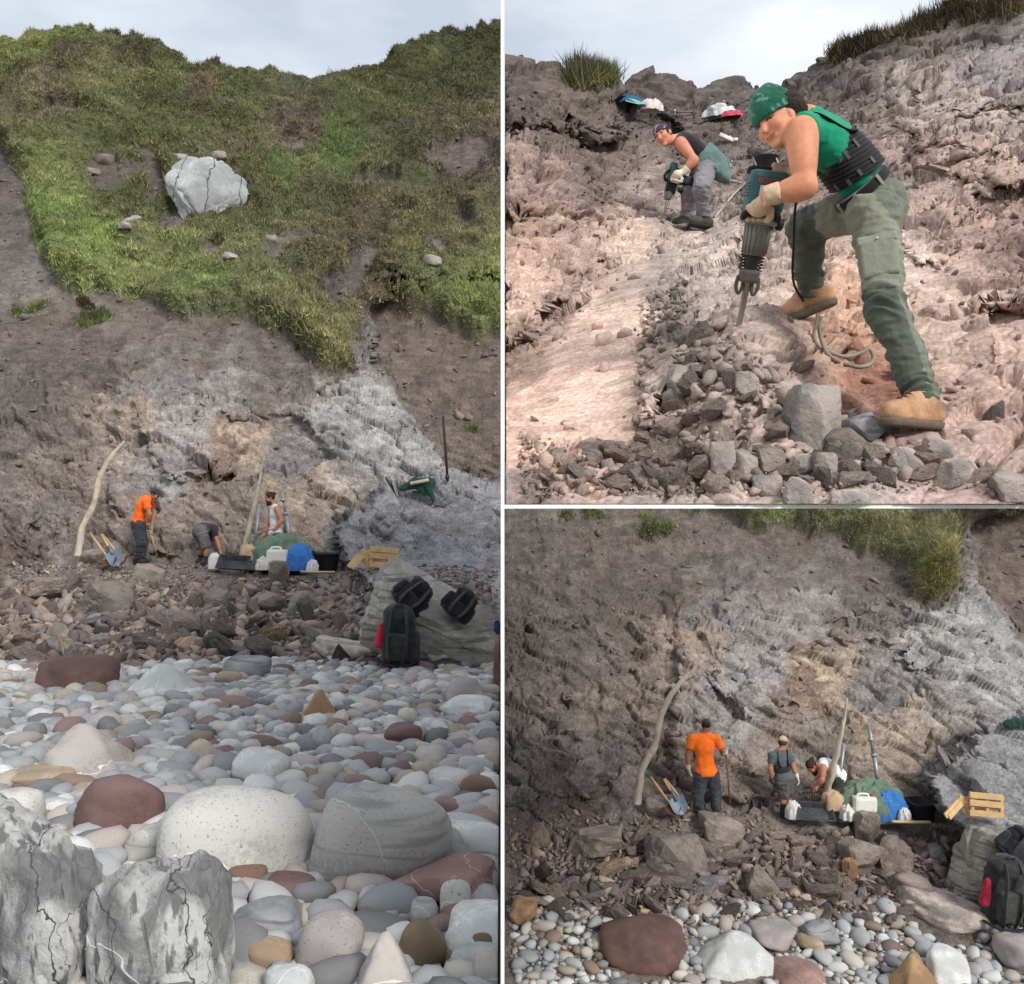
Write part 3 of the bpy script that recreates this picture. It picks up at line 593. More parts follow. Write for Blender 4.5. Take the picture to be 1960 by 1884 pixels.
MB = {
 'dark_red': vein_mat('dark_red_rock', (112,72,62), (96,66,60)), 'pale': vein_mat('pale_rock', (192,194,190), (178,182,180), (215,216,214), 4),
 'ochre': vein_mat('ochre_rock', (188,140,84), (160,112,66)), 'pinkgrey': vein_mat('pink_grey_rock', (172,158,150), (186,176,166), (222,218,212), 3),
 'redbrown': vein_mat('red_brown_rock', (122,80,74), (132,92,86)), 'tan': vein_mat('tan_rock', (182,152,114), (166,138,106)),
 'granite': vein_mat('speckled_rock', (188,184,174), (200,196,186), (226,224,220), 2.2, speck=0.72, rough=0.85), 'grey': vein_mat('smooth_grey_rock', (168,166,160), (176,172,164), (204,202,198), 1.6, band=0.86, speck=0.8, vw=0.005),
 'marble': vein_mat('dark_streaked_rock', (162,162,158), (182,181,176), (212,212,210), 1.7, crack=(66,66,68), dark=(112,112,111), scale=5, rough=0.6, bump=1.0, vw=0.006), 'white': vein_mat('white_rock', (208,208,204), (190,192,190), (170,172,172), 5),
 'brown': vein_mat('brown_rock', (146,104,76), (132,96,72)), 'purple': vein_mat('purple_grey_rock', (166,152,146), (152,142,140), speck=0.75), 'olive': vein_mat('olive_brown_rock', (136,112,72), (118,96,66), speck=0.8),
 'orange': vein_mat('orange_tan_rock', (176,140,100), (160,126,92)), 'slate': vein_mat('slate_grey_rock', (128,130,132), (150,152,154), band=0.8), 'redslab': vein_mat('red_slab_rock', (164,116,102), (150,108,98), (210,190,180), 5),
 'green': vein_mat('greenish_layered_rock', (172,164,148), (150,140,124), band=0.66, scale=4, bump=1.0, chips=0.5), 'rub': vein_mat('brown_rubble_rock', (138,120,108), (154,134,120), scale=7, bump=1.0, chips=0.8), 'rubtan': vein_mat('tan_rubble_rock', (150,130,116), (132,114,102), scale=7, bump=1.0, chips=0.8), 'rubdark': vein_mat('dark_rubble_rock', (120,108,100), (138,122,110), scale=7, bump=1.0, chips=0.8),
 'outcrop': vein_mat('pale_outcrop_rock', (172,176,176), (152,156,156), (86,86,86), 0.9, scale=1.2, bump=0.8, vw=0.03, chips=0.5), 'dust': vein_mat('dusty_rubble_rock', (196,174,158), (150,138,132), scale=8, bump=0.9, chips=0.5), 'dustgrey': vein_mat('grey_broken_rock', (136,128,124), (176,158,146), scale=8, bump=0.9, chips=0.5)}
PYR = [(1, 0, 0.75, 0.62), (-1, 0, 0.75, 0.62), (0, 1, 0.75, 0.6), (0, -1, 0.8, 0.6), (0, 0, -1, 0.55)]
def boulder(name, label, u0, u1, v0, v1, y, mat, seed, p=6.0, planes=9, extra=None, deep=0.9, noise=0.05, tilt=0.0, sub=4, group=None, sink=0.12, yaw=None, cat='boulder', sharp=None, crag=0.0, strata=0.0):
    a = (u1 - u0) / 2 / F * y; c = (v1 - v0) / 2 / F * y; v, f = stone_vf(seed, sub, p, planes, noise, extra, crag=crag, strata=strata)
    yaw = random.Random(seed).uniform(-0.25, 0.25) if yaw is None else yaw
    cen = P((u0 + u1) / 2, (v0 + v1) / 2, y + a * deep * 0.5); k = cen[1] / y
    v = (v * np.array([a * k, a * deep * k, c * k * (1 + sink)])) @ rot_xyz(0, tilt, yaw).T + cen - np.array([0, 0, c * k * sink])
    if u0 < 961: v[:, 0] = np.minimum(v[:, 0], -0.008 - 0.0025 * v[:, 1])
    else: v[:, 0] = np.maximum(v[:, 0], 0.008 + 0.0025 * v[:, 1])
    if u0 > 961 and v1 < 1000: v[:, 2] = np.maximum(v[:, 2], 0.004 + 0.002 * v[:, 1])
    base = cen - np.array([0, 0, c]); me = mesh_data(name, v - base, f, MB[mat]); o = bpy.data.objects.new(name, me); col.objects.link(o); o.location = Vector(base)
    if sharp: me.set_sharp_from_angle(angle=math.radians(sharp))
    tag(o, label, cat, group); NAMED.append((cen[0], cen[1], short(label), 'L' if u0 < 961 else ('B' if v1 < 1000 else 'C')))
    return cen, a * k, a * deep * k
def bl(label, u0, u1, v0, v1, mat, seed, **k):
    y = y_beach(min(v1, 1960) - (v1 - v0) * 0.10); k.setdefault('name', 'boulder'); n = k.pop('name')
    cen, a, d = boulder(n, label, u0, u1, v0, v1, y, mat, seed, **k); KEEP_L.append((cen[0], cen[1], max(a, d) * 0.95))
bl('huge dark-streaked grey rock with white veins at the bottom left corner', -60,208,1520,1990,'marble',11,p=5,planes=10,noise=0.07,deep=0.8,sub=5,crag=0.10,sharp=30,extra=[(0.5,0,0.9,0.8)])
bl('streaked grey rock with dark cracks beside the bottom left corner rock', 190,446,1632,1990,'marble',16,p=4.5,planes=8,noise=0.06,deep=0.8,sub=5,crag=0.08,sharp=30)
bl('big pale speckled boulder with a thin white ring, in the tall view', 312,596,1508,1690,'granite',13,p=2.8,planes=2,noise=0.02,deep=0.8,sub=5)
bl('biggest smooth rounded grey boulder with faint bands, in the tall view', 602,862,1486,1702,'grey',14,p=3.6,planes=3,noise=0.015,deep=0.8,sub=5,tilt=0.12)
bl('dark red-brown blocky boulder behind the streaked corner rock', 148,314,1476,1592,'redbrown',15,p=9,planes=10,sharp=40)
bl('pink-grey pyramid boulder with white lines, in the tall view', 66,256,1385,1496,'pinkgrey',17,p=12,extra=PYR,planes=5,sharp=35)
bl('dark rust-red boulder at the foot of the rubble, in the tall view', 80,226,1254,1330,'dark_red',18,p=6,planes=12,crag=0.05)
bl('pale grey pointed boulder beside the rust-red one, in the tall view', 230,392,1270,1345,'pale',19,p=10,extra=PYR,planes=5,deep=0.7)
bl('small ochre-orange pyramid rock on the shingle, in the tall view', 572,652,1320,1388,'ochre',20,p=12,extra=PYR,planes=4)
bl('white oval boulder with dark lines above the big smooth boulders', 436,560,1438,1502,'white',21,p=5,planes=5)
bl('long tan stone lying left of the pink-grey pyramid boulder', 16,148,1468,1502,'tan',22,p=4,planes=4)
bl('red-brown rounded stone at mid right of the shingle', 734,806,1384,1424,'redbrown',23,p=6)
bl('smooth brown egg stone in front of the speckled boulder', 436,512,1650,1694,'brown',24,p=3,planes=3,noise=0.02)
bl('large purple-grey egg stone at the bottom of the tall view', 568,694,1752,1858,'purple',25,p=3.4,planes=3,noise=0.02)
bl('pinkish triangular stone at the bottom of the tall view', 676,800,1784,1910,'pinkgrey',26,p=9,extra=PYR,planes=4)
bl('olive-brown egg stone beside the pinkish triangular stone', 762,856,1768,1846,'olive',27,p=3,planes=3,noise=0.02,tilt=0.3)
bl('dark olive egg stone near the bottom right of the tall view', 868,952,1776,1832,'olive',28,p=3,planes=3,noise=0.02)
bl('orange-tan egg stone in front of the long slate-grey stone', 476,562,1798,1852,'orange',29,p=3,planes=3,noise=0.02)
bl('long slate-grey curved stone beside the streaked rock', 448,582,1732,1798,'slate',30,p=6,planes=5,tilt=-0.08)
bl('red angular slab leaning under the biggest grey boulder', 742,942,1648,1722,'redslab',31,p=14,planes=9,tilt=-0.22,sharp=35)
bl('flat reddish stone beside the smooth brown egg stone', 500,608,1680,1726,'redbrown',32,p=6,planes=6)
bl('grey-tan upright oval stone by the red slab', 842,902,1684,1756,'granite',33,p=3,planes=3,noise=0.02)
bl('pale blue-grey oval stone below the red slab', 786,838,1718,1776,'grey',34,p=3,planes=3,noise=0.02)
bl('smooth grey stone between the streaked rock and speckled boulder', 236,340,1576,1650,'grey',35,p=4,planes=4)
bl('grey stone with a white vein at the left edge of the shingle', -10,82,1508,1600,'granite',36,p=4,planes=4)
bl('pale stone at the right edge behind the biggest grey boulder', 852,985,1578,1640,'white',37,p=5,planes=5)
bl('brown oval stone right of the biggest grey boulder', 880,952,1484,1526,'brown',38,p=3,planes=3)
bl('long grey-beige stone behind the biggest grey boulder', 812,904,1470,1520,'granite',39,p=4,planes=4)
bl('pink block beside the top of the biggest grey boulder', 826,880,1526,1576,'redslab',40,p=8,planes=8)
bl('white pointed stone in the bottom right corner of the tall view', 850,1010,1742,1830,'white',41,p=7,planes=6)
bl('yellow-cream oval stone below the rubble in the tall view', 412,462,1286,1310,'tan',42,p=3,planes=3)
bl('pale grey flat rock below the rubble in the tall view', 425,520,1258,1300,'slate',43,p=7,planes=6)
bl('brown-grey blocky rock at the right of the shingle', 850,930,1296,1346,'purple',44,p=10,planes=8)
bl('bluish-white flat rock at the right of the shingle', 840,940,1336,1368,'white',45,p=8,planes=7)
bl('reddish white-spotted flat rock in mid shingle', 378,460,1336,1362,'redslab',46,p=7,planes=6)
bl('pale oval stone at the bottom edge of the tall view', 500,600,1852,1930,'pale',47,p=3.4,planes=3)
bl('pale pink oval stone in the bottom right of the tall view', 905,985,1815,1900,'pinkgrey',48,p=3.4,planes=3)
# rubble heap, named pieces of the tall view
def rl(label, u0, u1, v0, v1, mat, seed, **k):
    m0 = (u0 + u1) / 2; u0, u1, v0 = m0 + (u0 - m0) * 0.88, m0 + (u1 - m0) * 0.88, v1 - (v1 - v0) * 0.88
    p0, _ = SL.at((u0 + u1) / 2, v1); boulder('boulder', label, u0, u1, v0, v1, p0[1], mat, seed, **k)
    KEEP_L.append((p0[0], p0[1], (u1 - u0) / 2 / F * p0[1]))
ANG = dict(p=34, planes=9, noise=0.025, crag=0.07, sharp=18)
rl('wide tan rubble slab above the left shingle, in the tall view', 34,124,1100,1146,'rubtan',51,**ANG)
rl('long dark overhanging rubble slab on the heap, in the tall view', 154,262,1102,1168,'rubdark',52,**ANG)
rl('brown block in front of the man in orange, in the tall view', 254,320,1074,1114,'rub',53,**ANG)
rl('upright dark slab in the middle of the heap, in the tall view', 330,380,1158,1212,'rubdark',54,tilt=-0.5,**ANG)
rl('reddish rubble block on the right of the heap, in the tall view', 552,610,1126,1172,'rubtan',55,**ANG)
rl('brown rubble block left of the reddish one, in the tall view', 490,552,1128,1170,'rub',56,**ANG)
rl('tan upright block beside the white canister, in the tall view', 512,556,1066,1116,'rubtan',57,**ANG)
rl('pale flat slab low on the heap near the backpack', 585,720,1222,1262,'dust',58,p=16,planes=8,noise=0.05,tilt=0.2,crag=0.06)
rl('boulder behind the shovels, in the tall view', 158,206,1046,1078,'rubtan',59,p=8,planes=8)
rl('light block in the low left of the heap, in the tall view', 84,140,1186,1228,'rubtan',60,**ANG)
rl('dark-faced block at the centre of the heap, in the tall view', 390,450,1120,1160,'rubdark',61,**ANG)
# the big layered slab with the backpacks
p_sl, _ = SL.at(830, 1262)
boulder('slab_rock', 'big greenish layered slab rock carrying the backpacks, in the tall view', 690, 1040, 1122, 1282, 11.4, 'green', 62, p=12, planes=8, noise=0.05, tilt=0.42, deep=0.5, sharp=25, sub=5, strata=0.025, crag=0.05, extra=[(0.1, -0.5, 0.85, 0.5)])
KEEP_L.append((P(850, 1250, 11.6)[0], 11.8, 0.9))
boulder('boulder', 'rust-red boulder cut off at the right edge of the tall view', 944, 1000, 1228, 1350, 9.4, 'dark_red', 63, p=8, planes=7)
boulder('boulder', 'small pale block under the greenish slab, in the tall view', 805, 860, 1216, 1262, 11.3, 'pale', 64, **ANG)
# pale outcrop on the hill
po, _ = SL.at(390, 410)
boulder('rock_outcrop', 'pale grey cracked rock sticking out of the grassy hill', 306, 474, 300, 422, po[1] + 0.1, 'outcrop', 65, p=22, planes=10, noise=0.03, deep=0.22, tilt=0.3, sub=5, sharp=22, crag=0.12, extra=[(-0.7, -0.5, 0.6, 0.62), (0.8, -0.4, -0.5, 0.7), (-0.7, -0.3, -0.7, 0.6), (0.5, -0.6, 0.7, 0.75)])
for k, (u, v, s) in enumerate([(250,425,16),(238,432,12),(262,418,10),(345,305,16),(420,300,14),(520,458,12),(440,492,16),(470,300,9),(828,500,18),(280,400,12),(200,310,22),(180,330,16)]):
    q, _ = SL.at(u, v); boulder('rock', ['pale', 'grey'][k % 2] + ' stone on the grassy hill ' + ['just below-left of the pale outcrop','low left of the pale outcrop','touching the scree below the outcrop','above the pale outcrop','at the top right of the outcrop','in the bare patch right of centre','in the grass below the outcrop','right above the outcrop','at the far right of the hill','in the scree left of the outcrop','at the top of the dark scree','at the left of the dark scree'][k], u - s, u + s, v - s * 0.55, v + s * 0.5, q[1] - 0.15, 'purple' if k < 9 else 'rub', 70 + k, sub=3, p=14, planes=10, sharp=30, cat='rock')

# lower right view
def cl(label, u0, u1, v0, v1, mat, seed, **k):
    p0, _ = SC.at((u0 + u1) / 2, v1 - (v1 - v0) * 0.1); boulder('boulder', label, u0, u1, v0, v1, p0[1] - 0.1, mat, seed, **k)
    KEEP_C.append((p0[0], p0[1], (u1 - u0) / 2 / F * p0[1]))
cl('dark rust-red boulder on the shingle, in the lower right view', 1146,1314,1764,1838,'dark_red',18,p=6,planes=12,crag=0.05)
cl('white pointed boulder beside the rust-red one, in the lower right view', 1322,1496,1782,1856,'pale',19,p=10,extra=PYR,planes=5,deep=0.7)
cl('ochre-orange pyramid rock at the bottom edge of the lower right view', 1700,1800,1822,1915,'ochre',20,p=12,extra=PYR,planes=4)
cl('white rock beside the ochre pyramid rock, in the lower right view', 1770,1850,1812,1880,'white',81,p=8,planes=7)
cl('yellow-cream oval stone on the shingle, in the lower right view', 1524,1576,1790,1814,'tan',82,p=3,planes=3)
cl('blue-grey flat rock on the shingle, in the lower right view', 1530,1605,1766,1800,'slate',83,p=7,planes=6)
cl('grey-brown flat rock right of the white pointed boulder', 1440,1522,1770,1806,'purple',84,p=8,planes=7)
cl('ochre and white pointed rock at the left of the lower right view', 974,1028,1722,1762,'ochre',85,p=10,planes=7)
cl('reddish white-spotted flat rock at the bottom of the lower right view', 1480,1574,1842,1880,'redslab',86,p=7,planes=6)
cl('brown blocky rock at the far right of the shingle, lower right view', 1905,1985,1792,1850,'purple',87,p=10,planes=8)
cl('long dark overhanging rubble slab, in the lower right view', 1228,1348,1594,1666,'rubdark',52,**ANG)
cl('wide tan rubble slab at the left, in the lower right view', 1092,1190,1590,1634,'rubtan',51,**ANG)
cl('large brown block in front of the man in orange, lower right view', 1342,1424,1560,1608,'rub',53,**ANG)
cl('upright dark slab in mid heap, in the lower right view', 1424,1478,1656,1716,'rubdark',54,tilt=-0.5,**ANG)
cl('reddish rubble block on the right of the heap, lower right view', 1682,1748,1604,1664,'rubtan',55,**ANG)
cl('dark brown rubble block left of the reddish one, lower right view', 1612,1684,1606,1658,'rub',56,**ANG)
cl('tan upright block beside the white canister, lower right view', 1636,1682,1552,1612,'rubtan',57,**ANG)
cl('pale flat slab low on the heap, in the lower right view', 1724,1880,1716,1766,'dust',58,p=16,planes=8,noise=0.05,tilt=0.2,crag=0.06)
cl('rounded boulder behind the shovels, in the lower right view', 1234,1292,1522,1558,'rubtan',59,p=8,planes=8)
cl('grey rounded boulder above the pale slab, lower right view', 1706,1780,1668,1712,'rub',88,p=7,planes=7)
cl('tan upright rock near the heap centre, in the lower right view', 1612,1640,1640,1680,'ochre',89,**ANG)
boulder('slab_rock', 'greenish layered slab rock behind the backpacks, in the lower right view', 1826, 2060, 1610, 1760, 15.3, 'green', 62, p=12, planes=8, noise=0.05, tilt=0.35, deep=0.5, sharp=25, sub=5, strata=0.025, crag=0.05)
KEEP_C.append((P(1920, 1740, 15.5)[0], 15.6, 0.9))
# upper right view
def bb(label, u0, u1, v0, v1, mat, seed, **k):
    p0, _ = SB.at((u0 + u1) / 2, v1 - (v1 - v0) * 0.2); k = {**ANG, **k}
    boulder('boulder', label, u0, u1, v0, v1, p0[1] - 0.04, mat, seed, **k); KEEP_B.append((p0[0], p0[1], (u1 - u0) / 2 / F * p0[1]))
KEEP_B = []
bb('largest grey angular rock in front of the tan boot', 1506,1614,736,864,'dustgrey',90,planes=12,yaw=0.3)
bb('grey cube-like stone on the rubble, upper right view', 1406,1452,712,766,'dustgrey',91)
bb('blue-grey block under the tip of the tan boot', 1618,1690,792,850,'slate',92,tilt=-0.3)
bb('brown-grey block between the largest rock and the boot block', 1576,1660,818,872,'rubdark',93)
bb('pale upright block left of the largest grey rock', 1360,1406,844,918,'dust',94)
bb('pale stone beside the upright block, upper right view', 1402,1446,858,910,'dustgrey',95)
bb('pale rounded block low centre, upper right view', 1500,1552,912,966,'dust',96)
bb('yellow-grey stone beside the pale rounded block', 1440,1494,908,956,'dustgrey',97)
bb('flat pale block at the lower edge under the boot', 1590,1660,935,975,'dust',98)
bb('tan block right of the tan boot sole', 1765,1830,836,880,'dust',99)
bb('grey angular block at the right edge, upper right view', 1890,1965,900,958,'dustgrey',100)
bb('pale block below the boot heel, upper right view', 1700,1760,855,905,'dust',101)
bb('white-topped block on the broken ledge, upper right view', 1276,1330,700,752,'dustgrey',102)
bb('dark block on the broken ledge, upper right view', 1262,1300,740,800,'rubdark',103)
bb('brown-grey block under the largest rock', 1446,1500,856,900,'rub',104)
bb('pale stone in front of the largest rock', 1510,1556,868,906,'dust',105)
bb('grey stone right of the pale front stone', 1556,1600,866,912,'dustgrey',106)
bb('small pale block between two grey stones', 1610,1650,880,920,'dust',107)
bb('slab lying on the dark debris at the left, upper right view', 1120,1160,860,892,'rubdark',108)
bb('bigger slab on the dark debris at the left, upper right view', 1150,1196,842,872,'rubdark',109)
bb('tan leaning block right of the brown trench', 1790,1850,878,930,'dust',110)
bb('dark grassy block on the skyline of the right ridge', 1560,1590,110,124,'rubdark',111)

for u_ in range(395, 790, 26):
    q_ = P(u_, 1088, 18.9); KEEP_L.append((q_[0], q_[1], 0.45)); q_ = P(1887 + (u_ - 735) * 1.14, 1567, 17.2); KEEP_C.append((q_[0], q_[1], 0.3))
# --- the stones nobody named -------------------------------------------------------------
def px_size(p, s): return s[0] * F / p[1]
def stones_for(surfname, zone_pts, sizes, rubble, keep_out, seed, dens_ov, tint=None):
    pass
pebs, rubs = [], []
r = np.random.default_rng(5)
# shingle, tall view
n = 68000
yy = np.sqrt(r.uniform(2.2 ** 2, 12.6 ** 2, n)); xx = -r.uniform(0.004, 0.74, n) * yy - 0.03
rad = np.clip(np.exp(r.normal(math.log(0.030), 0.55, n)), 0.012, 0.098); o_ = np.argsort(-rad); xx, yy, rad = xx[o_], yy[o_], rad[o_]
ok = xx < -0.02 - 0.0025 * yy - rad * 0.2; xx, yy, rad = xx[ok], yy[ok], rad[ok]
for i in scatter(list(zip(xx, yy, rad)), KEEP_L, 0.62):
    a = rad[i]; s = np.array([a * r.uniform(1.0, 1.45), a * r.uniform(0.75, 1.05), a * r.uniform(0.55, 0.85)])
    edge = 11.2 + 0.5 * math.sin(xx[i] * 1.7) + 0.3 * r.normal()
    if yy[i] > edge: continue
    z = float(beach_z(np.array(xx[i]), np.array(yy[i]))) + s[2] * r.uniform(0.1, 0.75)
    c = desat(lin(PEB_COL[r.choice(len(PEB_COL), p=_w)][0]), 0.66) * r.uniform(0.78, 1.15)
    R = rot_xyz(r.normal(0, 0.16), r.normal(0, 0.16), r.uniform(0, 6.28))
    pebs.append(['L', np.array([xx[i], yy[i], z]), R, s, int(r.integers(14)), c])
# shingle and rubble sit on the built surfaces of the other two views, and on the heap of the tall view
def on_surface(S, pos, mask, n, size_fn, seed):
    rr = np.random.default_rng(seed)
    area = np.linalg.norm(np.cross(np.gradient(pos, axis=1), np.gradient(pos, axis=0)), axis=-1) * mask
    w_ = area.ravel() / area.sum(); idx = rr.choice(len(w_), size=n, p=w_)
    return pos.reshape(-1, 3)[idx] + rr.normal(0, 0.02, (n, 3)) * np.array([1, 1, 0]), S.n.reshape(-1, 3)[idx], idx
def add(view, S, pos, mask, n, med, sig, lo, hi, kind, keep, ov, seed, flat=(0.5, 0.9), tint=None, lift=(0.1, 0.6), vmap=None, vcap=None):
    rr = np.random.default_rng(seed); p, nn_, idx = on_surface(S, pos, mask, n, None, seed)
    rad = np.clip(np.exp(rr.normal(math.log(med), sig, n)), lo, hi); o_ = np.argsort(-rad); p, rad, idx = p[o_], rad[o_], idx[o_]
    for i in scatter([(p[k, 0], p[k, 1], rad[k]) for k in range(n)], keep, ov):
        a = rad[i]
        if vcap and vmap.ravel()[idx[i]] < vcap[0] and a > vcap[1]: continue
        if view == 'L' and p[i, 0] > -0.05 - a or view != 'L' and p[i, 0] < 0.06 + a: continue
        if view == 'B' and p[i, 2] < 0.03 + 0.8 * a: continue
        s = np.array([a * rr.uniform(1.0, 1.8 if kind != 'pebble' and view != 'B' else 1.4), a * rr.uniform(0.7, 1.05), a * rr.uniform(*flat)])
        if kind == 'pebble':
            c = desat(lin(PEB_COL[rr.choice(len(PEB_COL), p=_w)][0]), 0.62) * rr.uniform(0.75, 1.05); R = rot_xyz(rr.normal(0, 0.2), rr.normal(0, 0.2), rr.uniform(0, 6.28))
        else:
            c = desat(lin(RUB_COL[rr.choice(len(RUB_COL), p=_wr)][0]), 0.85) * rr.uniform(0.95, 1.65); R = rot_xyz(rr.normal(0, 0.6), rr.normal(0, 0.6), rr.uniform(0, 6.28))
            if tint is not None and view == 'B': c = tint.reshape(-1, 3)[idx[i]] * rr.uniform(0.8, 1.15) if rr.uniform() < 0.68 else lin((136, 126, 120)) * rr.uniform(0.7, 1.4)
            elif tint is not None: c = c * 0.35 + tint.reshape(-1, 3)[idx[i]] * rr.uniform(0.75, 1.15) * 0.65
        (pebs if kind == 'pebble' else rubs).append([view, p[i] + np.array([0, 0, s[2] * rr.uniform(*lift)]), R, s, int(rr.integers(24)), c])
add('C', SC, posC, ((VC_ > 1742 + 14 * np.sin(UC_ / 60)) & (UC_ < 2150)).astype(float), 9000, 0.048, 0.45, 0.022, 0.14, 'pebble', KEEP_C, 0.66, 21, (0.5, 0.85))
add('L', SL, posL, ((VL_ > 1082) & (VL_ < 1300) & (UL_ > -200)).astype(float), 46000, 0.034, 0.68, 0.016, 0.20, 'rubble', KEEP_L, 0.46, 22, (0.28, 0.7), vmap=VL_, vcap=(1125, 0.075))
add('C', SC, posC, ((VC_ > 1560) & (VC_ < 1764) & (UC_ < 2150)).astype(float), 38000, 0.032, 0.66, 0.016, 0.19, 'rubble', KEEP_C, 0.46, 23, (0.28, 0.7), vmap=VC_, vcap=(1600, 0.085))
zB = sstep(0, 40, poly_sd([(1250,780),(1330,640),(1420,650),(1470,690),(1560,740),(1640,770),(1760,845),(1880,880),(1960,930),(2050,990),(960,990),(960,830),(1060,850),(1150,830),(1230,850)], UB_, VB_)) + 0.003 * (VB_ > 430)
add('B', SB, posB, zB, 26000, 0.0125, 0.80, 0.005, 0.062, 'rubble', KEEP_B, 0.40, 24, (0.4, 0.9), tint=colB, lift=(0.0, 0.45))
zB2 = sstep(0, 14, poly_sd([(1240,560),(1320,540),(1310,640),(1260,680),(1250,760),(1235,820),(1225,700)], UB_, VB_)) + sstep(0, 14, poly_sd([(960,810),(1030,830),(1050,900),(1200,850),(1320,880),(1330,985),(960,985)], UB_, VB_)) + 0.03 * ((VB_ < 430) & (VB_ > 180))
add('B', SB, posB, zB2, 9000, 0.013, 0.5, 0.006, 0.036, 'rubble', KEEP_B, 0.5, 25, (0.35, 0.7), tint=colB * 0.55, lift=(0.0, 0.45))
add('C', SC, posC, ((VC_ > 1000) & (VC_ < 1540) & (gC < 0.3)).astype(float), 900, 0.045, 0.5, 0.02, 0.14, 'rubble', [], 0.5, 26, (0.4, 0.8), tint=colC, lift=(-0.2, 0.3))
add('L', SL, posL, ((VL_ > 250) & (VL_ < 1060) & (gL < 0.3)).astype(float), 1500, 0.06, 0.5, 0.025, 0.2, 'rubble', [], 0.5, 27, (0.4, 0.8), tint=colL, lift=(-0.2, 0.3))
def split_individuals(lst, quota):
    big = {}
    for vw in quota:
        sel = sorted([k for k, e in enumerate(lst) if e[0] == vw], key=lambda k: -px_size(lst[k][1], lst[k][3]))
        vis = [k for k in sel if -5 < (lst[k][1][0] / lst[k][1][1] * F + U0) < 1965 and (V0 - lst[k][1][2] / lst[k][1][1] * F) < 1888 and abs(lst[k][1][0]) > max(lst[k][3]) * 1.05 + 0.012 + 0.0025 * lst[k][1][1]]
        for k in vis[:quota[vw]]: big[k] = vw
    return big
VIEW = {'L': 'tall left view', 'C': 'lower right view', 'B': 'upper right view'}
def colour_word(c):
    c = np.asarray(c); b = c.mean(); hue = (c[0] - c[2]) / (b + 1e-6)
    t = 'dark ' if b < 0.12 else ('pale ' if b > 0.38 else '')
    return t + ('reddish' if hue > 0.75 else 'tan' if hue > 0.42 else 'pinkish-grey' if hue > 0.18 else 'grey' if hue > -0.03 else 'blue-grey')
def where_of(e):
    x, y, _ = e[1]; c = min((q for q in NAMED if q[3] == e[0]), key=lambda q: (q[0] - x) ** 2 + (q[1] - y) ** 2)
    dx, dy = x - c[0], y - c[1]
    rel = ('right of' if dx > 0 else 'left of') if abs(dx) > abs(dy) * 0.6 else ('behind' if dy > 0 else 'in front of')
    return f'{rel} the {c[2]}'
def size_word(e):
    q = px_size(e[1], e[3]); return 'tiny' if q < 14 else 'small' if q < 24 else 'medium' if q < 38 else 'large'
TV = {'L': 'tall view', 'C': 'lower right view', 'B': 'upper right view'}
big = split_individuals(pebs, {'L': 215, 'C': 85})
for k, e in enumerate(pebs):
    if k in big:
        o = stone_obj('pebble', PEB_M[e[4] % 14], e[1], e[2], e[3], e[5]); w_ = colour_word(e[5])
        tag(o, f'{size_word(e)} {w_} pebble {where_of(e)}, {TV[e[0]]}', 'pebble', f'{w_} pebbles of the {VIEW[e[0]]}')
for vw in 'LC':
    join_stones('pebbles', [e[1:] for k, e in enumerate(pebs) if e[0] == vw and k not in big], PEB_LO, M['pebble'], f'smaller mixed pebbles covering the shingle of the {VIEW[vw]}', 'pebbles')
bigr = split_individuals(rubs, {'L': 105, 'C': 105, 'B': 90})
for k, e in enumerate(rubs):
    if k in bigr:
        o = stone_obj('rubble_rock', RUB_M[e[4] % 14], e[1], e[2], e[3], e[5]); w_ = colour_word(e[5])
        where = {'L': 'rubble heap of the tall left view', 'C': 'rubble heap of the lower right view', 'B': 'broken slope of the upper right view'}[e[0]]
        tag(o, f'{size_word(e)} {w_} rock {where_of(e)}, {TV[e[0]]}', 'rock', f'{w_} rocks on the {where}')
for vw in 'LCB':
    join_stones('rubble', [e[1:] for k, e in enumerate(rubs) if e[0] == vw and k not in bigr], RUB, M['rubble'], f'small broken stones strewn over the {VIEW[vw]}', 'rubble')

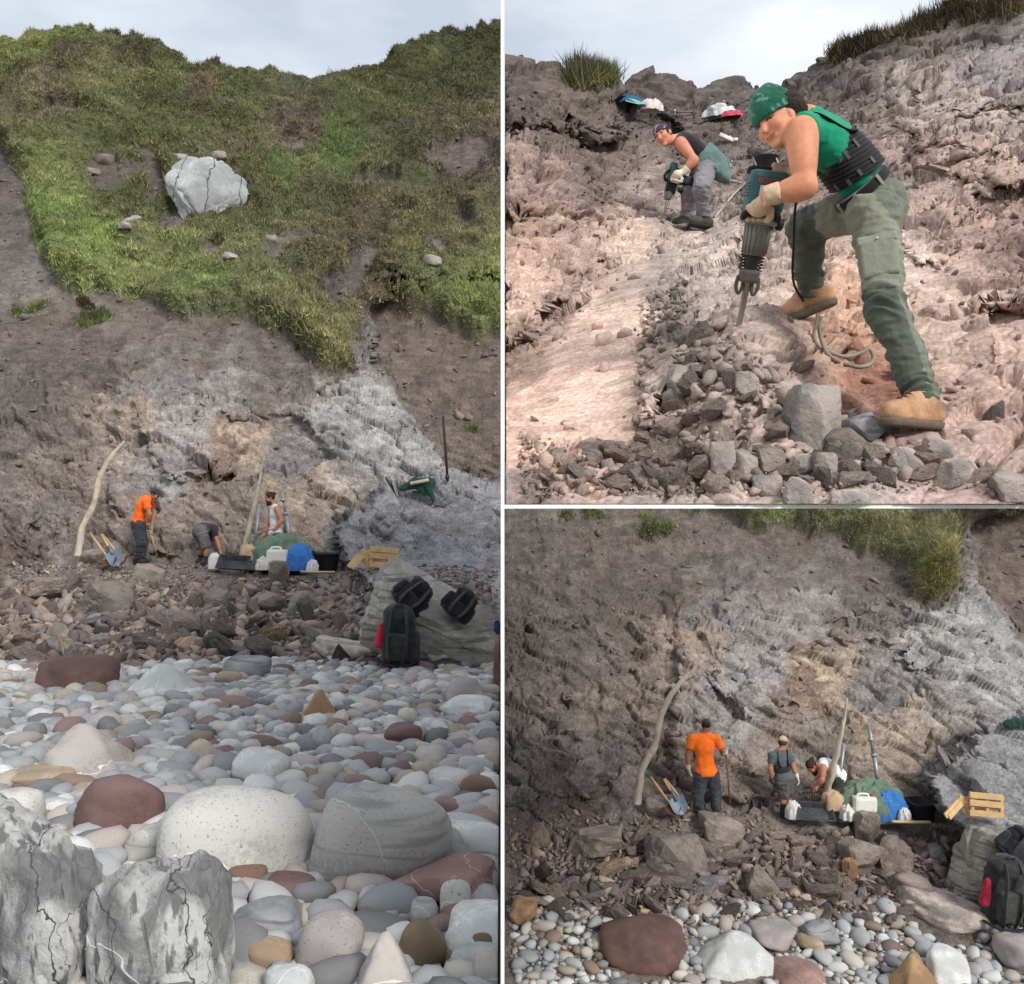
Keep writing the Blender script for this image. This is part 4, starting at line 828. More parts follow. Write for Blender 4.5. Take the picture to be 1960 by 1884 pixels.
# ---------------------------------------------------------------- grass
def grass(name, label, pos, nrm_, dens, colr, n, h, wdt, seed, droop=0.5, hv=0.5, up=0.75):
    rr = np.random.default_rng(seed); area = np.linalg.norm(np.cross(np.gradient(pos, axis=1), np.gradient(pos, axis=0)), axis=-1) * dens
    w_ = area.ravel() / area.sum(); idx = rr.choice(len(w_), size=n, p=w_); p = pos.reshape(-1, 3)[idx]; nn_ = nrm_.reshape(-1, 3)[idx]; c = colr.reshape(-1, 3)[idx]
    p = p + rr.normal(0, 0.05, (n, 3)) * np.array([1, 1, 0.2])
    patch = fbm(p * 0.9, 3, seed + 5); patch2 = fbm(p * 0.35 + 5, 3, seed + 6)
    hh = h * (1 + hv * patch) * rr.uniform(0.5, 1.3, n)
    d = nrm(nn_ * (1 - up) + np.array([0, 0, up]) + rr.normal(0, 0.42, (n, 3))); side = nrm(np.cross(d, rr.normal(size=(n, 3))))
    ww = wdt * rr.uniform(0.6, 1.4, n); bend = nrm(rr.normal(size=(n, 3))) * droop + np.array([0, -0.15, -0.25]) * droop
    b0 = p - d * 0.04 - side * ww[:, None] / 2; b1 = p - d * 0.04 + side * ww[:, None] / 2
    tip = p + (d + bend * 0.45) * hh[:, None]
    v = np.stack([b0, b1, tip], 1).reshape(-1, 3); f = np.arange(n * 3).reshape(-1, 3)
    patch3 = vnoise(p * 2.2, seed + 9); tone = (1 + 0.45 * patch + 0.35 * patch2 + 0.3 * patch3)[:, None] * rr.uniform(0.65, 1.3, (n, 1))
    dry = (rr.uniform(0, 1, n) < 0.30 + 0.3 * np.clip(patch2 + patch3, -0.7, 1))[:, None]; heath = ((patch2 + 0.5 * patch + 0.3 * patch3) < -0.3)[:, None]
    c = np.where(dry, c * 0.45 + lin((150, 138, 98)) * 0.5, c); c = np.where(heath & ~dry, c * 0.45 + lin((88, 74, 62)) * 0.5, c)
    c = np.clip(c * tone, 0.008, 0.6)
    return tag(obj(name, v, f, M['blade'], smooth=False, colors=np.repeat(c, 3, 0)), label, 'grass', kind='stuff')
densL = np.clip(gL * (UL_ > -300), 0, 1)
grass('grass', 'grass and low heath covering the hill of the tall view', posL, SL.n, densL, gcol, 420000, 0.085, 0.030, 61, hv=0.9)
bigd = densL * (fbm(posL * 0.5, 3, 63) > 0.15)
grass('grass', 'taller tussocks and heather clumps on the hill of the tall view', posL, SL.n, bigd, gcol * 0.8, 60000, 0.17, 0.035, 62, hv=0.9)
grass('grass', 'small green tufts on the bare cliff of the tall view', posL, SL.n, tuft + 1e-9, np.broadcast_to(lin((92, 108, 62)), posL.shape), 5000, 0.16, 0.03, 64)
grass('grass', 'long turf above the cliff edge of the lower right view', posC, SC.n, gC * (VC_ > 900), gcC, 80000, 0.12, 0.016, 65)
grass('grass', 'small green tufts on the bare cliff of the lower right view', posC, SC.n, tuftC + 1e-9, np.broadcast_to(lin((96, 106, 70)), posC.shape), 4000, 0.12, 0.018, 66)
tip_ = sstep(34, 8, np.hypot((UC_ - 1785) / 1.3, VC_ - 1115)); grass('grass', 'yellow-green grass tongue at the tip of the turf, lower right view', posC, SC.n, tip_ + 1e-9, np.broadcast_to(lin((140, 136, 80)), posC.shape), 2500, 0.14, 0.012, 67, up=0.2, droop=0.9)
tuB = sstep(1.1, 0.4, np.hypot((UB_ - 1132) / 52, (VB_ - 145) / 24)); grass('grass', 'spiky grass tuft on the left ridge of the upper right view', posB, SB.n, tuB + 1e-9, np.broadcast_to(lin((104, 104, 72)), posB.shape), 5000, 0.30, 0.014, 68, up=0.95, droop=0.35)
riB = sstep(34, 4, VB_ - np.interp(UB_, *zip(*SKY_B))) * (UB_ > 1590) * (UB_ < 1960); grass('grass', 'thin grass along the right ridge of the upper right view', posB, SB.n, riB + 1e-9, np.broadcast_to(lin((92, 84, 62)), posB.shape), 9000, 0.16, 0.012, 69, up=0.9, droop=0.4)
# ---------------------------------------------------------------- soft bodies: smooth unions meshed with surface nets
def cap(a, b, ra, rb=None, k=0.03, flat=False, op='u', sq=None): return dict(t='cap', a=np.asarray(a, float), b=np.asarray(b, float), ra=ra, rb=ra if rb is None else rb, k=k, flat=flat, op=op, sq=sq)
def ell(c, ax, r, k=0.03, op='u'): return dict(t='ell', c=np.asarray(c, float), ax=np.asarray(ax, float), r=np.asarray(r, float), k=k, op=op)
def rbx(c, ax, h, rd=0.01, k=0.01, op='u'): return dict(t='box', c=np.asarray(c, float), ax=np.asarray(ax, float), h=np.asarray(h, float), rd=rd, k=k, op=op)
def _bb(p, m):
    if p['t'] == 'cap':
        r = max(p['ra'], p['rb']) + m; return np.minimum(p['a'], p['b']) - r, np.maximum(p['a'], p['b']) + r
    h = np.abs(p['ax'].T) @ (p['r'] if p['t'] == 'ell' else p['h']) + m; return p['c'] - h, p['c'] + h
def _dist(p, X, Y, Z):
    if p['t'] == 'cap':
        a, b = p['a'], p['b']; ab = b - a; L2 = ab @ ab + 1e-12
        dx, dy, dz = X - a[0], Y - a[1], Z - a[2]; t0 = (dx * ab[0] + dy * ab[1] + dz * ab[2]) / L2; t = np.clip(t0, 0, 1)
        d = np.sqrt((dx - t * ab[0]) ** 2 + (dy - t * ab[1]) ** 2 + (dz - t * ab[2]) ** 2) - (p['ra'] + t * (p['rb'] - p['ra']))
        if p['flat']:
            L = math.sqrt(L2); d = np.maximum(d, np.maximum(-t0 * L, (t0 - 1) * L))
        return d
    c, ax = p['c'], p['ax']; dx, dy, dz = X - c[0], Y - c[1], Z - c[2]
    q = [dx * ax[i, 0] + dy * ax[i, 1] + dz * ax[i, 2] for i in range(3)]
    if p['t'] == 'ell':
        r = p['r']; k0 = np.sqrt(sum((q[i] / r[i]) ** 2 for i in range(3))); k1 = np.sqrt(sum((q[i] / r[i] ** 2) ** 2 for i in range(3))) + 1e-9
        return k0 * (k0 - 1) / k1
    q = [np.abs(q[i]) - p['h'][i] + p['rd'] for i in range(3)]
    return np.sqrt(sum(np.maximum(x, 0) ** 2 for x in q)) + np.minimum(np.maximum(q[0], np.maximum(q[1], q[2])), 0) - p['rd']
def nets(D, o, h):
    s = D < 0; nx, ny, nz = D.shape; cnt = np.zeros((nx - 1, ny - 1, nz - 1), np.int8)
    C = [(i, j, k) for i in (0, 1) for j in (0, 1) for k in (0, 1)]
    sl = lambda i, j, k: (slice(i, nx - 1 + i), slice(j, ny - 1 + j), slice(k, nz - 1 + k))
    for c in C: cnt += s[sl(*c)]
    act = (cnt > 0) & (cnt < 8); ii = np.argwhere(act); idx = np.full(act.shape, -1, np.int64); idx[act] = np.arange(len(ii))
    acc = np.zeros((len(ii), 3)); num = np.zeros(len(ii))
    for a in C:
        for ax in range(3):
            if a[ax]: continue
            b = list(a); b[ax] = 1
            da = D[ii[:, 0] + a[0], ii[:, 1] + a[1], ii[:, 2] + a[2]]; db = D[ii[:, 0] + b[0], ii[:, 1] + b[1], ii[:, 2] + b[2]]
            x = (da < 0) != (db < 0); t = np.where(x, da / (da - db + 1e-12), 0); q = np.repeat(np.array(a, float)[None], len(ii), 0); q[:, ax] += t
            acc += q * x[:, None]; num += x
    v = o + (ii + acc / num[:, None]) * h; F_ = []
    for ax in range(3):
        b = [0, 0, 0]; b[ax] = 1; A = s[:nx - b[0], :ny - b[1], :nz - b[2]]; B = s[b[0]:, b[1]:, b[2]:]
        e = np.argwhere(A != B); u, w_ = [(1, 2), (2, 0), (0, 1)][ax]
        lim = np.array(act.shape); ok = (e[:, u] > 0) & (e[:, w_] > 0) & (e[:, u] < lim[u]) & (e[:, w_] < lim[w_]); e = e[ok]
        def cell(du, dw): c = e.copy(); c[:, u] += du; c[:, w_] += dw; return idx[c[:, 0], c[:, 1], c[:, 2]]
        q = np.stack([cell(-1, -1), cell(0, -1), cell(0, 0), cell(-1, 0)], 1); ins = s[e[:, 0], e[:, 1], e[:, 2]]
        F_.append(np.where(ins[:, None], q, q[:, ::-1]))
    return v, np.concatenate(F_)
def vnormals(v, f):
    n = np.zeros_like(v); fn = np.cross(v[f[:, 2]] - v[f[:, 0]], v[f[:, 3 if f.shape[1] > 3 else 1]] - v[f[:, 1 if f.shape[1] > 3 else 0]])
    for k in range(f.shape[1]): np.add.at(n, f[:, k], fn)
    return nrm(n)
def soft(prims, h, clips=(), wr=None, relax=1):
    lo = np.min([_bb(p, 0.0)[0] for p in prims if p['op'] == 'u'], 0) - 3 * h; hi = np.max([_bb(p, 0.0)[1] for p in prims if p['op'] == 'u'], 0) + 3 * h
    n = np.ceil((hi - lo) / h).astype(int) + 1; D = np.full(n, 0.2, np.float32)
    ax = [(lo[i] + h * np.arange(n[i])).astype(np.float32) for i in range(3)]
    for p in prims:
        a, b = _bb(p, p['k'] + 3 * h); i0 = np.clip(np.floor((a - lo) / h).astype(int), 0, n); i1 = np.clip(np.ceil((b - lo) / h).astype(int) + 1, 0, n)
        if np.any(i1 <= i0): continue
        s = tuple(slice(i0[i], i1[i]) for i in range(3)); X, Y, Z = np.meshgrid(*[ax[i][s[i]] for i in range(3)], indexing='ij', sparse=True)
        d = _dist(p, X, Y, Z); e = D[s]; k = p['k']
        if p['op'] == 'u':
            t = np.clip(0.5 + 0.5 * (e - d) / k, 0, 1); D[s] = e + (d - e) * t - k * t * (1 - t)
        else:
            d = -d; t = np.clip(0.5 - 0.5 * (e - d) / k, 0, 1); D[s] = e + (d - e) * t + k * t * (1 - t)
    X, Y, Z = np.meshgrid(*ax, indexing='ij', sparse=True)
    for (c, nn_) in clips:
        nn_ = nrm(nn_); D = np.maximum(D, (X - c[0]) * nn_[0] + (Y - c[1]) * nn_[1] + (Z - c[2]) * nn_[2]).astype(np.float32)
    v, f = nets(D, lo, h)
    if wr:
        for amp, fn in wr: v = v + vnormals(v, f) * (amp * fn(v))[:, None]
    return v, f
def wrinkle(freq, seed, ax=(1, 1, 1)):
    return lambda v: ridged(v * freq * np.array(ax), 3, seed, 0.55) * 0.5
def folds(J):                      # cloth bunches at knees, hems and groin
    ctr = [J[k + s] for k in ('k', 'a', 'p') for s in 'lr']
    def fn(v):
        m = np.zeros(len(v))
        for c in ctr: m = np.maximum(m, np.exp(-((v - c) ** 2).sum(1) / 0.020))
        w_ = v + 0.05 * np.stack([vnoise(v * 6, 301 + k) for k in range(3)], 1)
        return m * (1 - 2 * np.abs(vnoise(w_ * np.array([9, 9, 30]), 305)))
    return fn
def soft_obj(name, prims, h, mat, parent, color, clips=(), wr=None):
    v, f = soft(prims, h, clips, wr)
    c = color(v) if callable(color) else np.repeat(lin(color)[None], len(v), 0)
    return obj(name, v, f, mat, parent, True, c)

# ---------------------------------------------------------------- people
def hand_prims(w, c, pal=0.0, grip=None, inf=0.0, rel_n=None):
    w, c = np.asarray(w, float), np.asarray(c, float); out = []
    if grip is not None:
        gc, g, r = np.asarray(grip[0], float), nrm(grip[1]), grip[2]; to = w - gc; to = nrm(to - g * (to @ g)); n2 = np.cross(g, to) * (grip[3] if len(grip) > 3 else 1)
        out += [ell(gc + to * (r + 0.026), [g, n2, to], (0.042 + inf, 0.030 + inf, 0.034 + inf), 0.02), cap(w, gc + to * (r + 0.03), 0.027 + inf, 0.030 + inf, 0.02)]
        for o, l in ((-0.034, 0.85), (-0.0115, 1.0), (0.0115, 1.0), (0.034, 0.9)):
            R_ = r + 0.010; pts = [gc + g * o + R_ * (math.cos(a) * to + math.sin(a) * n2) for a in np.radians([15, 70, 125, 180, 180 + 60 * l])]
            for q in range(4): out.append(cap(pts[q], pts[q + 1], 0.0105 + inf - 0.0006 * q, 0.0100 + inf - 0.0006 * q, 0.006))
        pts = [gc + g * 0.052 + (r + 0.012) * (math.cos(a) * to + math.sin(a) * n2) for a in np.radians([0, -60, -115])]
        for q in range(2): out.append(cap(pts[q], pts[q + 1], 0.0125 + inf, 0.0115 + inf, 0.006))
        return out
    d = nrm(c - w); n = np.asarray(rel_n if rel_n is not None else (0, -1, 0), float); n = nrm(n - d * (n @ d)); s = np.cross(d, n)
    out += [ell(w + d * 0.055, [s, n, d], (0.041 + inf, 0.018 + inf, 0.052 + inf), 0.02), cap(w, w + d * 0.04, 0.027 + inf, 0.025 + inf, 0.02)]
    for o, l in ((-0.031, 0.060), (-0.0105, 0.078), (0.0105, 0.082), (0.031, 0.074)):
        b = w + d * 0.092 + s * o; m = b + d * l * 0.5 + n * 0.012; e = m + d * l * 0.38 + n * 0.030
        out += [cap(b, m, 0.0100 + inf, 0.0095 + inf, 0.005), cap(m, e, 0.0095 + inf, 0.0085 + inf, 0.005)]
    b = w + d * 0.03 + s * 0.036; m = b + d * 0.035 + s * 0.024 + n * 0.012; e = m + d * 0.032 + n * 0.012
    out += [cap(b, m, 0.0125 + inf, 0.0115 + inf, 0.01), cap(m, e, 0.0115 + inf, 0.0095 + inf, 0.005)]
    return out
def axes_of(J):
    x = nrm(J['sr'] - J['sl']); u = nrm(J['neck'] - J['pel']); x = nrm(x - u * (x @ u)); return np.stack([x, np.cross(u, x), u])
def head_axes(J):
    hu = nrm(J['hu']); hf = nrm(J['hf'] - hu * (np.asarray(J['hf'], float) @ hu)); return np.stack([np.cross(hf, hu), hf, hu])
def head_prims(J):
    H = head_axes(J); hx, hf, hu = H; c = J['head']; k = J.get('hs', 1.0); z = lambda x, y, w_: c + k * (hx * x + hf * y + hu * w_)
    e = lambda p, r, kk: ell(p, H, np.array(r) * k, kk)
    out = [e(z(0, -0.008, 0.022), (0.074, 0.094, 0.098), 0.03), e(z(0, 0.025, -0.048), (0.056, 0.064, 0.066), 0.035), e(z(0, 0.068, -0.103), (0.022, 0.018, 0.016), 0.02),
           cap(z(0, 0.086, 0.012), z(0, 0.106, -0.030), 0.0085 * k, 0.013 * k, 0.012), cap(z(-0.036, 0.078, 0.030), z(0.036, 0.078, 0.030), 0.011 * k, None, 0.016)]
    for s in (-1, 1):
        out += [e(z(s * 0.041, 0.062, -0.028), (0.024, 0.020, 0.020), 0.02), e(z(s * 0.076, -0.012, -0.004), (0.011, 0.020, 0.031), 0.006), ell(z(s * 0.032, 0.096, 0.010), H, np.array((0.016, 0.012, 0.010)) * k, 0.008, 'sub')]
    out += [cap(z(-0.022, 0.079, -0.066), z(0.022, 0.079, -0.066), 0.0075 * k, None, 0.006), cap(z(0, 0.084, -0.062), z(0, 0.084, -0.074), 0.007 * k, None, 0.006)]
    return out
def skin_colour(J, base):
    H = head_axes(J); c = J['head']; k = J.get('hs', 1.0); b = lin(base)
    def fn(v):
        q = (v - c) @ H.T / k; col_ = np.repeat(b[None], len(v), 0) * (1 + 0.12 * fbm(v * 9, 3, 3) + 0.07 * fbm(v * 60, 2, 4))[:, None] * (1 + np.array([0.0, -0.10, -0.12]) * np.clip(fbm(v * 5, 2, 6), 0, 1)[:, None])
        near = (np.abs(q[:, 0]) < 0.07) & (q[:, 1] > 0.03)
        lip = near & (np.hypot(q[:, 0] / 0.030, (q[:, 2] + 0.067 - 0.25 * np.abs(q[:, 0])) / 0.010) < 1); col_[lip] = b * np.array([0.72, 0.50, 0.50])
        brow = near & (np.hypot((np.abs(q[:, 0]) - 0.036) / 0.022, (q[:, 2] - 0.036) / 0.006) < 1); col_[brow] = lin((58, 40, 32))
        eye = near & (np.hypot((np.abs(q[:, 0]) - 0.032) / 0.017, (q[:, 2] - 0.010) / 0.006) < 1); col_[eye] = lin((52, 34, 28))
        ch = near & (np.hypot((np.abs(q[:, 0]) - 0.043) / 0.024, (q[:, 2] + 0.026) / 0.022) < 1); col_[ch] *= np.array([1.03, 0.94, 0.92])
        return col_
    return fn
def body_prims(J, g=1.0, arm=1.0):
    A = axes_of(J); x, f, u = A; out = [ell(J['chest'], A, np.array((0.150, 0.100, 0.165)) * g, 0.05), ell(J['waist'], A, np.array((0.128, 0.090, 0.135)) * g, 0.06), ell(J['pel'], A, np.array((0.155, 0.108, 0.105)) * g, 0.06)]
    H = head_axes(J); out += [cap(J['neck'], J['head'] - H[2] * 0.055 - H[1] * 0.02, 0.056 * g, 0.050 * g, 0.03)]
    for s in 'lr':
        out += [cap(J['neck'] - u * 0.03, J['s' + s], 0.055 * g, 0.056 * g, 0.04), cap(J['s' + s], J['e' + s], 0.052 * g * arm, 0.043 * g * arm, 0.03), cap(J['e' + s], J['w' + s], 0.044 * g * arm, 0.029 * g * arm, 0.02),
                ell(J['s' + s] * 0.8 + J['e' + s] * 0.2, frame(J['e' + s] - J['s' + s]), np.array((0.060, 0.058, 0.085)) * g * arm, 0.03), ell(J['s' + s] * 0.5 + J['e' + s] * 0.5, frame(J['e' + s] - J['s' + s]), np.array((0.051, 0.055, 0.085)) * g * arm, 0.02), ell(J['e' + s] * 0.72 + J['w' + s] * 0.28, frame(J['w' + s] - J['e' + s]), np.array((0.049, 0.045, 0.075)) * g * arm, 0.02),
                cap(J['p' + s], J['k' + s], 0.082 * g, 0.055 * g, 0.04), cap(J['k' + s], J['a' + s], 0.052 * g, 0.036 * g, 0.02), ell(J['k' + s] * 0.62 + J['a' + s] * 0.38, frame(J['a' + s] - J['k' + s]), np.array((0.055, 0.055, 0.12)) * g, 0.03)]
    return out
def boot(parent, J, s, name, up, col_, sole, h, L=0.28, tall=0.10):
    a, tpt = J['a' + s], J['t' + s]; up = nrm(up); d = tpt - a; d = nrm(d - up * (d @ up)); sd = np.cross(d, up); g = a - up * 0.085
    heel = g - d * 0.055; toe = heel + d * (L - 0.085); sh = nrm(J['k' + s] - a)
    pr = [cap(a + sh * tall, a - up * 0.01, 0.056, 0.052, 0.02), cap(a - up * 0.02, heel + up * 0.045, 0.05, 0.042, 0.03), cap(heel + up * 0.036, toe + up * 0.026, 0.041, 0.042, 0.03), cap(a + d * 0.03, toe - d * 0.03 + up * 0.035, 0.042, 0.036, 0.03)]
    b = soft_obj(name, pr, h, M['leather'], parent, col_, clips=[(g + up * 0.0, -up)], wr=[(0.004, wrinkle(14, 5))])
    mid = (heel + toe) / 2; pr = [cap(heel + up * 0.0, toe + up * 0.0, 0.047, 0.049, 0.02)]
    soft_obj('sole', pr, h, M['rubber'], b, sole, clips=[(g + up * 0.004, up), (g - up * 0.028, -up)])
    tr = []
    pr = [cap(a + d * 0.052 + up * 0.035 - d * 0.02 - sd * 0.03, a + d * 0.052 + up * 0.035 - d * 0.02 + sd * 0.03, 0.004)]
    return b
M['leather'] = material('boot_leather', src='attr', rough=0.8, var=0.2, scale=14, fine=0.12, bump=0.4, bscale=40, bdist=0.006)
M['rubber'] = material('rubber_sole', src='attr', rough=0.85, var=0.25, scale=20, bump=0.5, bscale=50, bdist=0.006)
M['hair'] = material('hair', src='attr', rough=0.6, var=0.35, scale=30, bump=0.9, bscale=70, bdist=0.012)

def person(label, J, look, h, base, hx=None):
    J = {k: (np.asarray(v, float) if not np.isscalar(v) else v) for k, v in J.items()}
    root = thing('person', label, 'person', base); A = axes_of(J); x, f, u = A; g = look.get('g', 1.0); H = head_axes(J); c = J['head']; hk = J.get('hs', 1.0)
    z = lambda a, b, w_: c + hk * (H[0] * a + H[1] * b + H[2] * w_)
    skin = body_prims(J, g, look.get('arm', 1.0)) + head_prims(J)
    gl = look.get('gloves', {})
    for s in 'lr': skin += hand_prims(J['w' + s], J['h' + s], grip=look.get('grip', {}).get(s), rel_n=look.get('palm', {}).get(s))
    for s in 'lr': # foot inside the shoe
        skin.append(cap(J['a' + s], J['t' + s] * 0.45 + J['a' + s] * 0.55 - np.array([0, 0, 0.02]), 0.032, 0.024, 0.03))
    soft_obj('body', skin, look.get('hskin', h), M['skin'], root, skin_colour(J, look['skin']))
    # trousers or shorts
    if 'legs' in look:
        lk = look['legs']; w_ = lk.get('w', 1.0); pr = [ell(J['pel'], A, np.array((0.172, 0.128, 0.125)) * g * lk.get('hip', 1.0), 0.05), rbx(J['pel'] + u * 0.345, A, (0.26, 0.22, 0.25), 0.004, 0.004, 'sub')]
        for s in 'lr':
            if lk.get('short'):
                e = J['k' + s] + (J['a' + s] - J['k' + s]) * 0.05; pr += [cap(J['p' + s], e, 0.100 * g * w_, 0.086 * g * w_, 0.05, True)]
            else:
                e = J['a' + s] + (J['k' + s] - J['a' + s]) * lk.get('hem', 0.0)
                pr += [cap(J['p' + s], J['k' + s], 0.100 * g * w_, 0.074 * g * w_, 0.05), cap(J['k' + s], e, 0.074 * g * w_, 0.062 * g * w_, 0.03, True)]
        pr += lk.get('extra', [])
        soft_obj('shorts' if lk.get('short') else 'trousers', pr, h, M['part'], root, lk['color'], clips=(), wr=[(lk.get('wr', 0.010), wrinkle(7, 31, (1, 1, 2.2))), (lk.get('wr', 0.010) * 0.5, wrinkle(17, 33)), (lk.get('wr', 0.010) * 1.3, folds(J))])
    for s in 'lr':
        if s in look.get('no_foot', ''): continue
        boot(root, J, s, look.get('shoe_name', 'boot'), look.get('foot_up', {}).get(s, (0, 0, 1)), look['boots'], look.get('sole', (52, 48, 45)), h, L=look.get('bootL', {}).get(s, 0.28))
    # top
    if 'top' in look:
        tp = look['top']; q = tp.get('fit', 1.09)
        pr = [ell(J['chest'], A, np.array((0.150, 0.102, 0.168)) * g * q, 0.05), ell(J['waist'], A, np.array((0.130, 0.094, 0.14)) * g * q, 0.06), ell(J['pel'], A, np.array((0.158, 0.112, 0.108)) * g * q if tp.get('hem', 0.03) > 0.04 else np.array((0.186, 0.146, 0.135)) * g, 0.06)]
        for s in 'lr':
            pr += [cap(J['neck'] - u * 0.035, J['s' + s], 0.062 * g, 0.064 * g, 0.04)]
            if tp.get('sleeve'): pr += [cap(J['s' + s], J['s' + s] + (J['e' + s] - J['s' + s]) * tp['sleeve'], 0.068 * g, 0.066 * g, 0.03, False)]
        cl = []; pr.append(cap(J['pel'] + u * tp.get('hem', 0.03), J['pel'] - u * 0.5, 0.26, 0.26, 0.006, True, 'sub'))
        for s in 'lr':
            if tp.get('sleeve'):
                pass
            else:
                o = x * (1 if s == 'r' else -1); pr.append(ell(J['s' + s] + o * 0.012 + u * 0.01, A, np.array((0.062, 0.090, 0.115)) * g, 0.012, 'sub'))
        pr.append(ell(J['neck'] + u * 0.045 + f * 0.03, A, np.array((0.062, 0.075, 0.07)) * g * tp.get('neck', 1.0), 0.01, 'sub'))
        if tp.get('sleeve'):
            for s in 'lr':
                dd = nrm(J['e' + s] - J['s' + s]); pr.append(cap(J['s' + s] + (J['e' + s] - J['s' + s]) * (tp['sleeve'] + 0.02) + dd * 0.0, J['e' + s], 0.10 * g, 0.09 * g, 0.004, True, 'sub'))
        soft_obj(tp.get('name', 'shirt'), pr, h, M['part'], root, tp['color'], clips=cl, wr=[(tp.get('wr', 0.008), wrinkle(6, 41, (1.4, 1, 1.4))), (0.003, wrinkle(16, 43))])
    for s, gcol_ in gl.items():
        ck_ = 0.029 * g * look.get('arm', 1.0); cuff = cap(J['w' + s] - nrm(J['e' + s] - J['w' + s]) * 0.022, J['w' + s] + nrm(J['e' + s] - J['w' + s]) * 0.045, ck_ + 0.009, ck_ + 0.015, 0.01, True)
        soft_obj('glove', hand_prims(J['w' + s], J['h' + s], grip=look.get('grip', {}).get(s), inf=0.0035, rel_n=look.get('palm', {}).get(s)) + [cuff], min(h, 0.008), M['leather'], root, gcol_, wr=[(0.002, wrinkle(30, 51))])
    if 'hair' in look:
        hr = look['hair']; pr = [ell(z(0, -0.022, 0.034), H, np.array((0.082, 0.097, 0.100)) * hk, 0.02)]
        pr += [ell(z(0, 0.085, -0.035), H, np.array((0.075, 0.062, 0.088)) * hk, 0.012, 'sub')]
        for (a, b, ra, rb) in hr.get('locks', []): pr.append(cap(z(*a), z(*b), ra, rb, 0.012))
        soft_obj('hair', pr, h, M['hair'], root, hr['color'], clips=[(z(0, -0.03, hr.get('low', -0.07)), -H[2])] + ([(z(0, 0, 0.03), H[2])] if 'cap' in look else []), wr=[(0.012, wrinkle(28, 61, (1, 1, 1))), (0.005, wrinkle(60, 63))])
    if 'beard' in look:
        pr = [ell(z(0, 0.030, -0.085), H, np.array((0.058, 0.060, 0.062)) * hk, 0.02), ell(z(0, 0.075, -0.115), H, np.array((0.035, 0.030, 0.045)) * hk, 0.02), cap(z(-0.03, 0.084, -0.052), z(0.03, 0.084, -0.052), 0.009, 0.009, 0.008), cap(z(-0.028, 0.10, -0.067), z(0.028, 0.10, -0.067), 0.006, None, 0.004, op='sub')]
        soft_obj('beard', pr, h, M['hair'], root, look['beard'], wr=[(0.006, wrinkle(40, 65))])
    if 'cap' in look:
        cp = look['cap']; pr = [ell(z(0, -0.012, 0.045), H, np.array((0.083, 0.104, 0.088)) * hk, 0.02)]
        cc = soft_obj('cap', pr, h, M['part'], root, cp['color'], clips=[(z(0, 0, 0.035), -H[2])], wr=[(0.003, wrinkle(20, 71))])
        if cp.get('brim'):
            soft_obj('brim', [ell(z(0, 0.115, 0.040), H, np.array((0.062, 0.062, 0.010)) * hk, 0.01)], min(h, 0.008), M['part'], cc, cp['color'])
    return root, J, A, H, z
# ---------------------------------------------------------------- the woman with the big breaker (upper right view)
HB, HT = P(1411, 640, 4.32), P(1474, 322, 4.08)                  # chisel tip and top of the machine
HAX = nrm(HT - HB); HL = np.linalg.norm(HT - HB); HFr = frame(HAX, (0, -1, 0)); HS = HFr[0] if HFr[0][0] > 0 else -HFr[0]; HO = np.cross(HS, HAX) if np.cross(HS, HAX)[1] < 0 else -np.cross(HS, HAX)
HF3 = np.stack([HS, HO, HAX])                                    # right, towards the viewer, up along the tool
hp = lambda s, o, t: HB + HS * s + HO * o + HAX * (t * HL)
GRIP_N = (hp(-0.035, 0.075, 0.735), HS * 0.9 + HAX * 0.1, 0.016, -1)
GRIP_F = (hp(0.06, -0.03, 0.985), HS, 0.016, 1)
J1 = dict(pel=P(1677, 398, 4.16), waist=P(1638, 334, 4.15), chest=P(1590, 279, 4.12), neck=P(1541, 226, 4.09), head=P(1487, 234, 4.03), hf=(-0.66, -0.50, -0.56), hu=(-0.40, 0.05, 0.90), hs=0.97,
          sl=P(1534, 251, 3.95), el=P(1541, 358, 3.90), wl=P(1472, 374, 3.94), hl=P(1452, 384, 4.0), sr=P(1546, 240, 4.26), er=P(1548, 318, 4.38), wr=P(1508, 334, 4.24), hr=P(1490, 334, 4.15),
          pl=P(1672, 402, 4.06), kl=P(1695, 582, 3.90), al=P(1768, 768, 3.77), tl=P(1690, 806, 3.66), pr=P(1642, 402, 4.27), kr=P(1543, 432, 4.46), ar=P(1552, 556, 4.64), tr=P(1494, 566, 4.70))
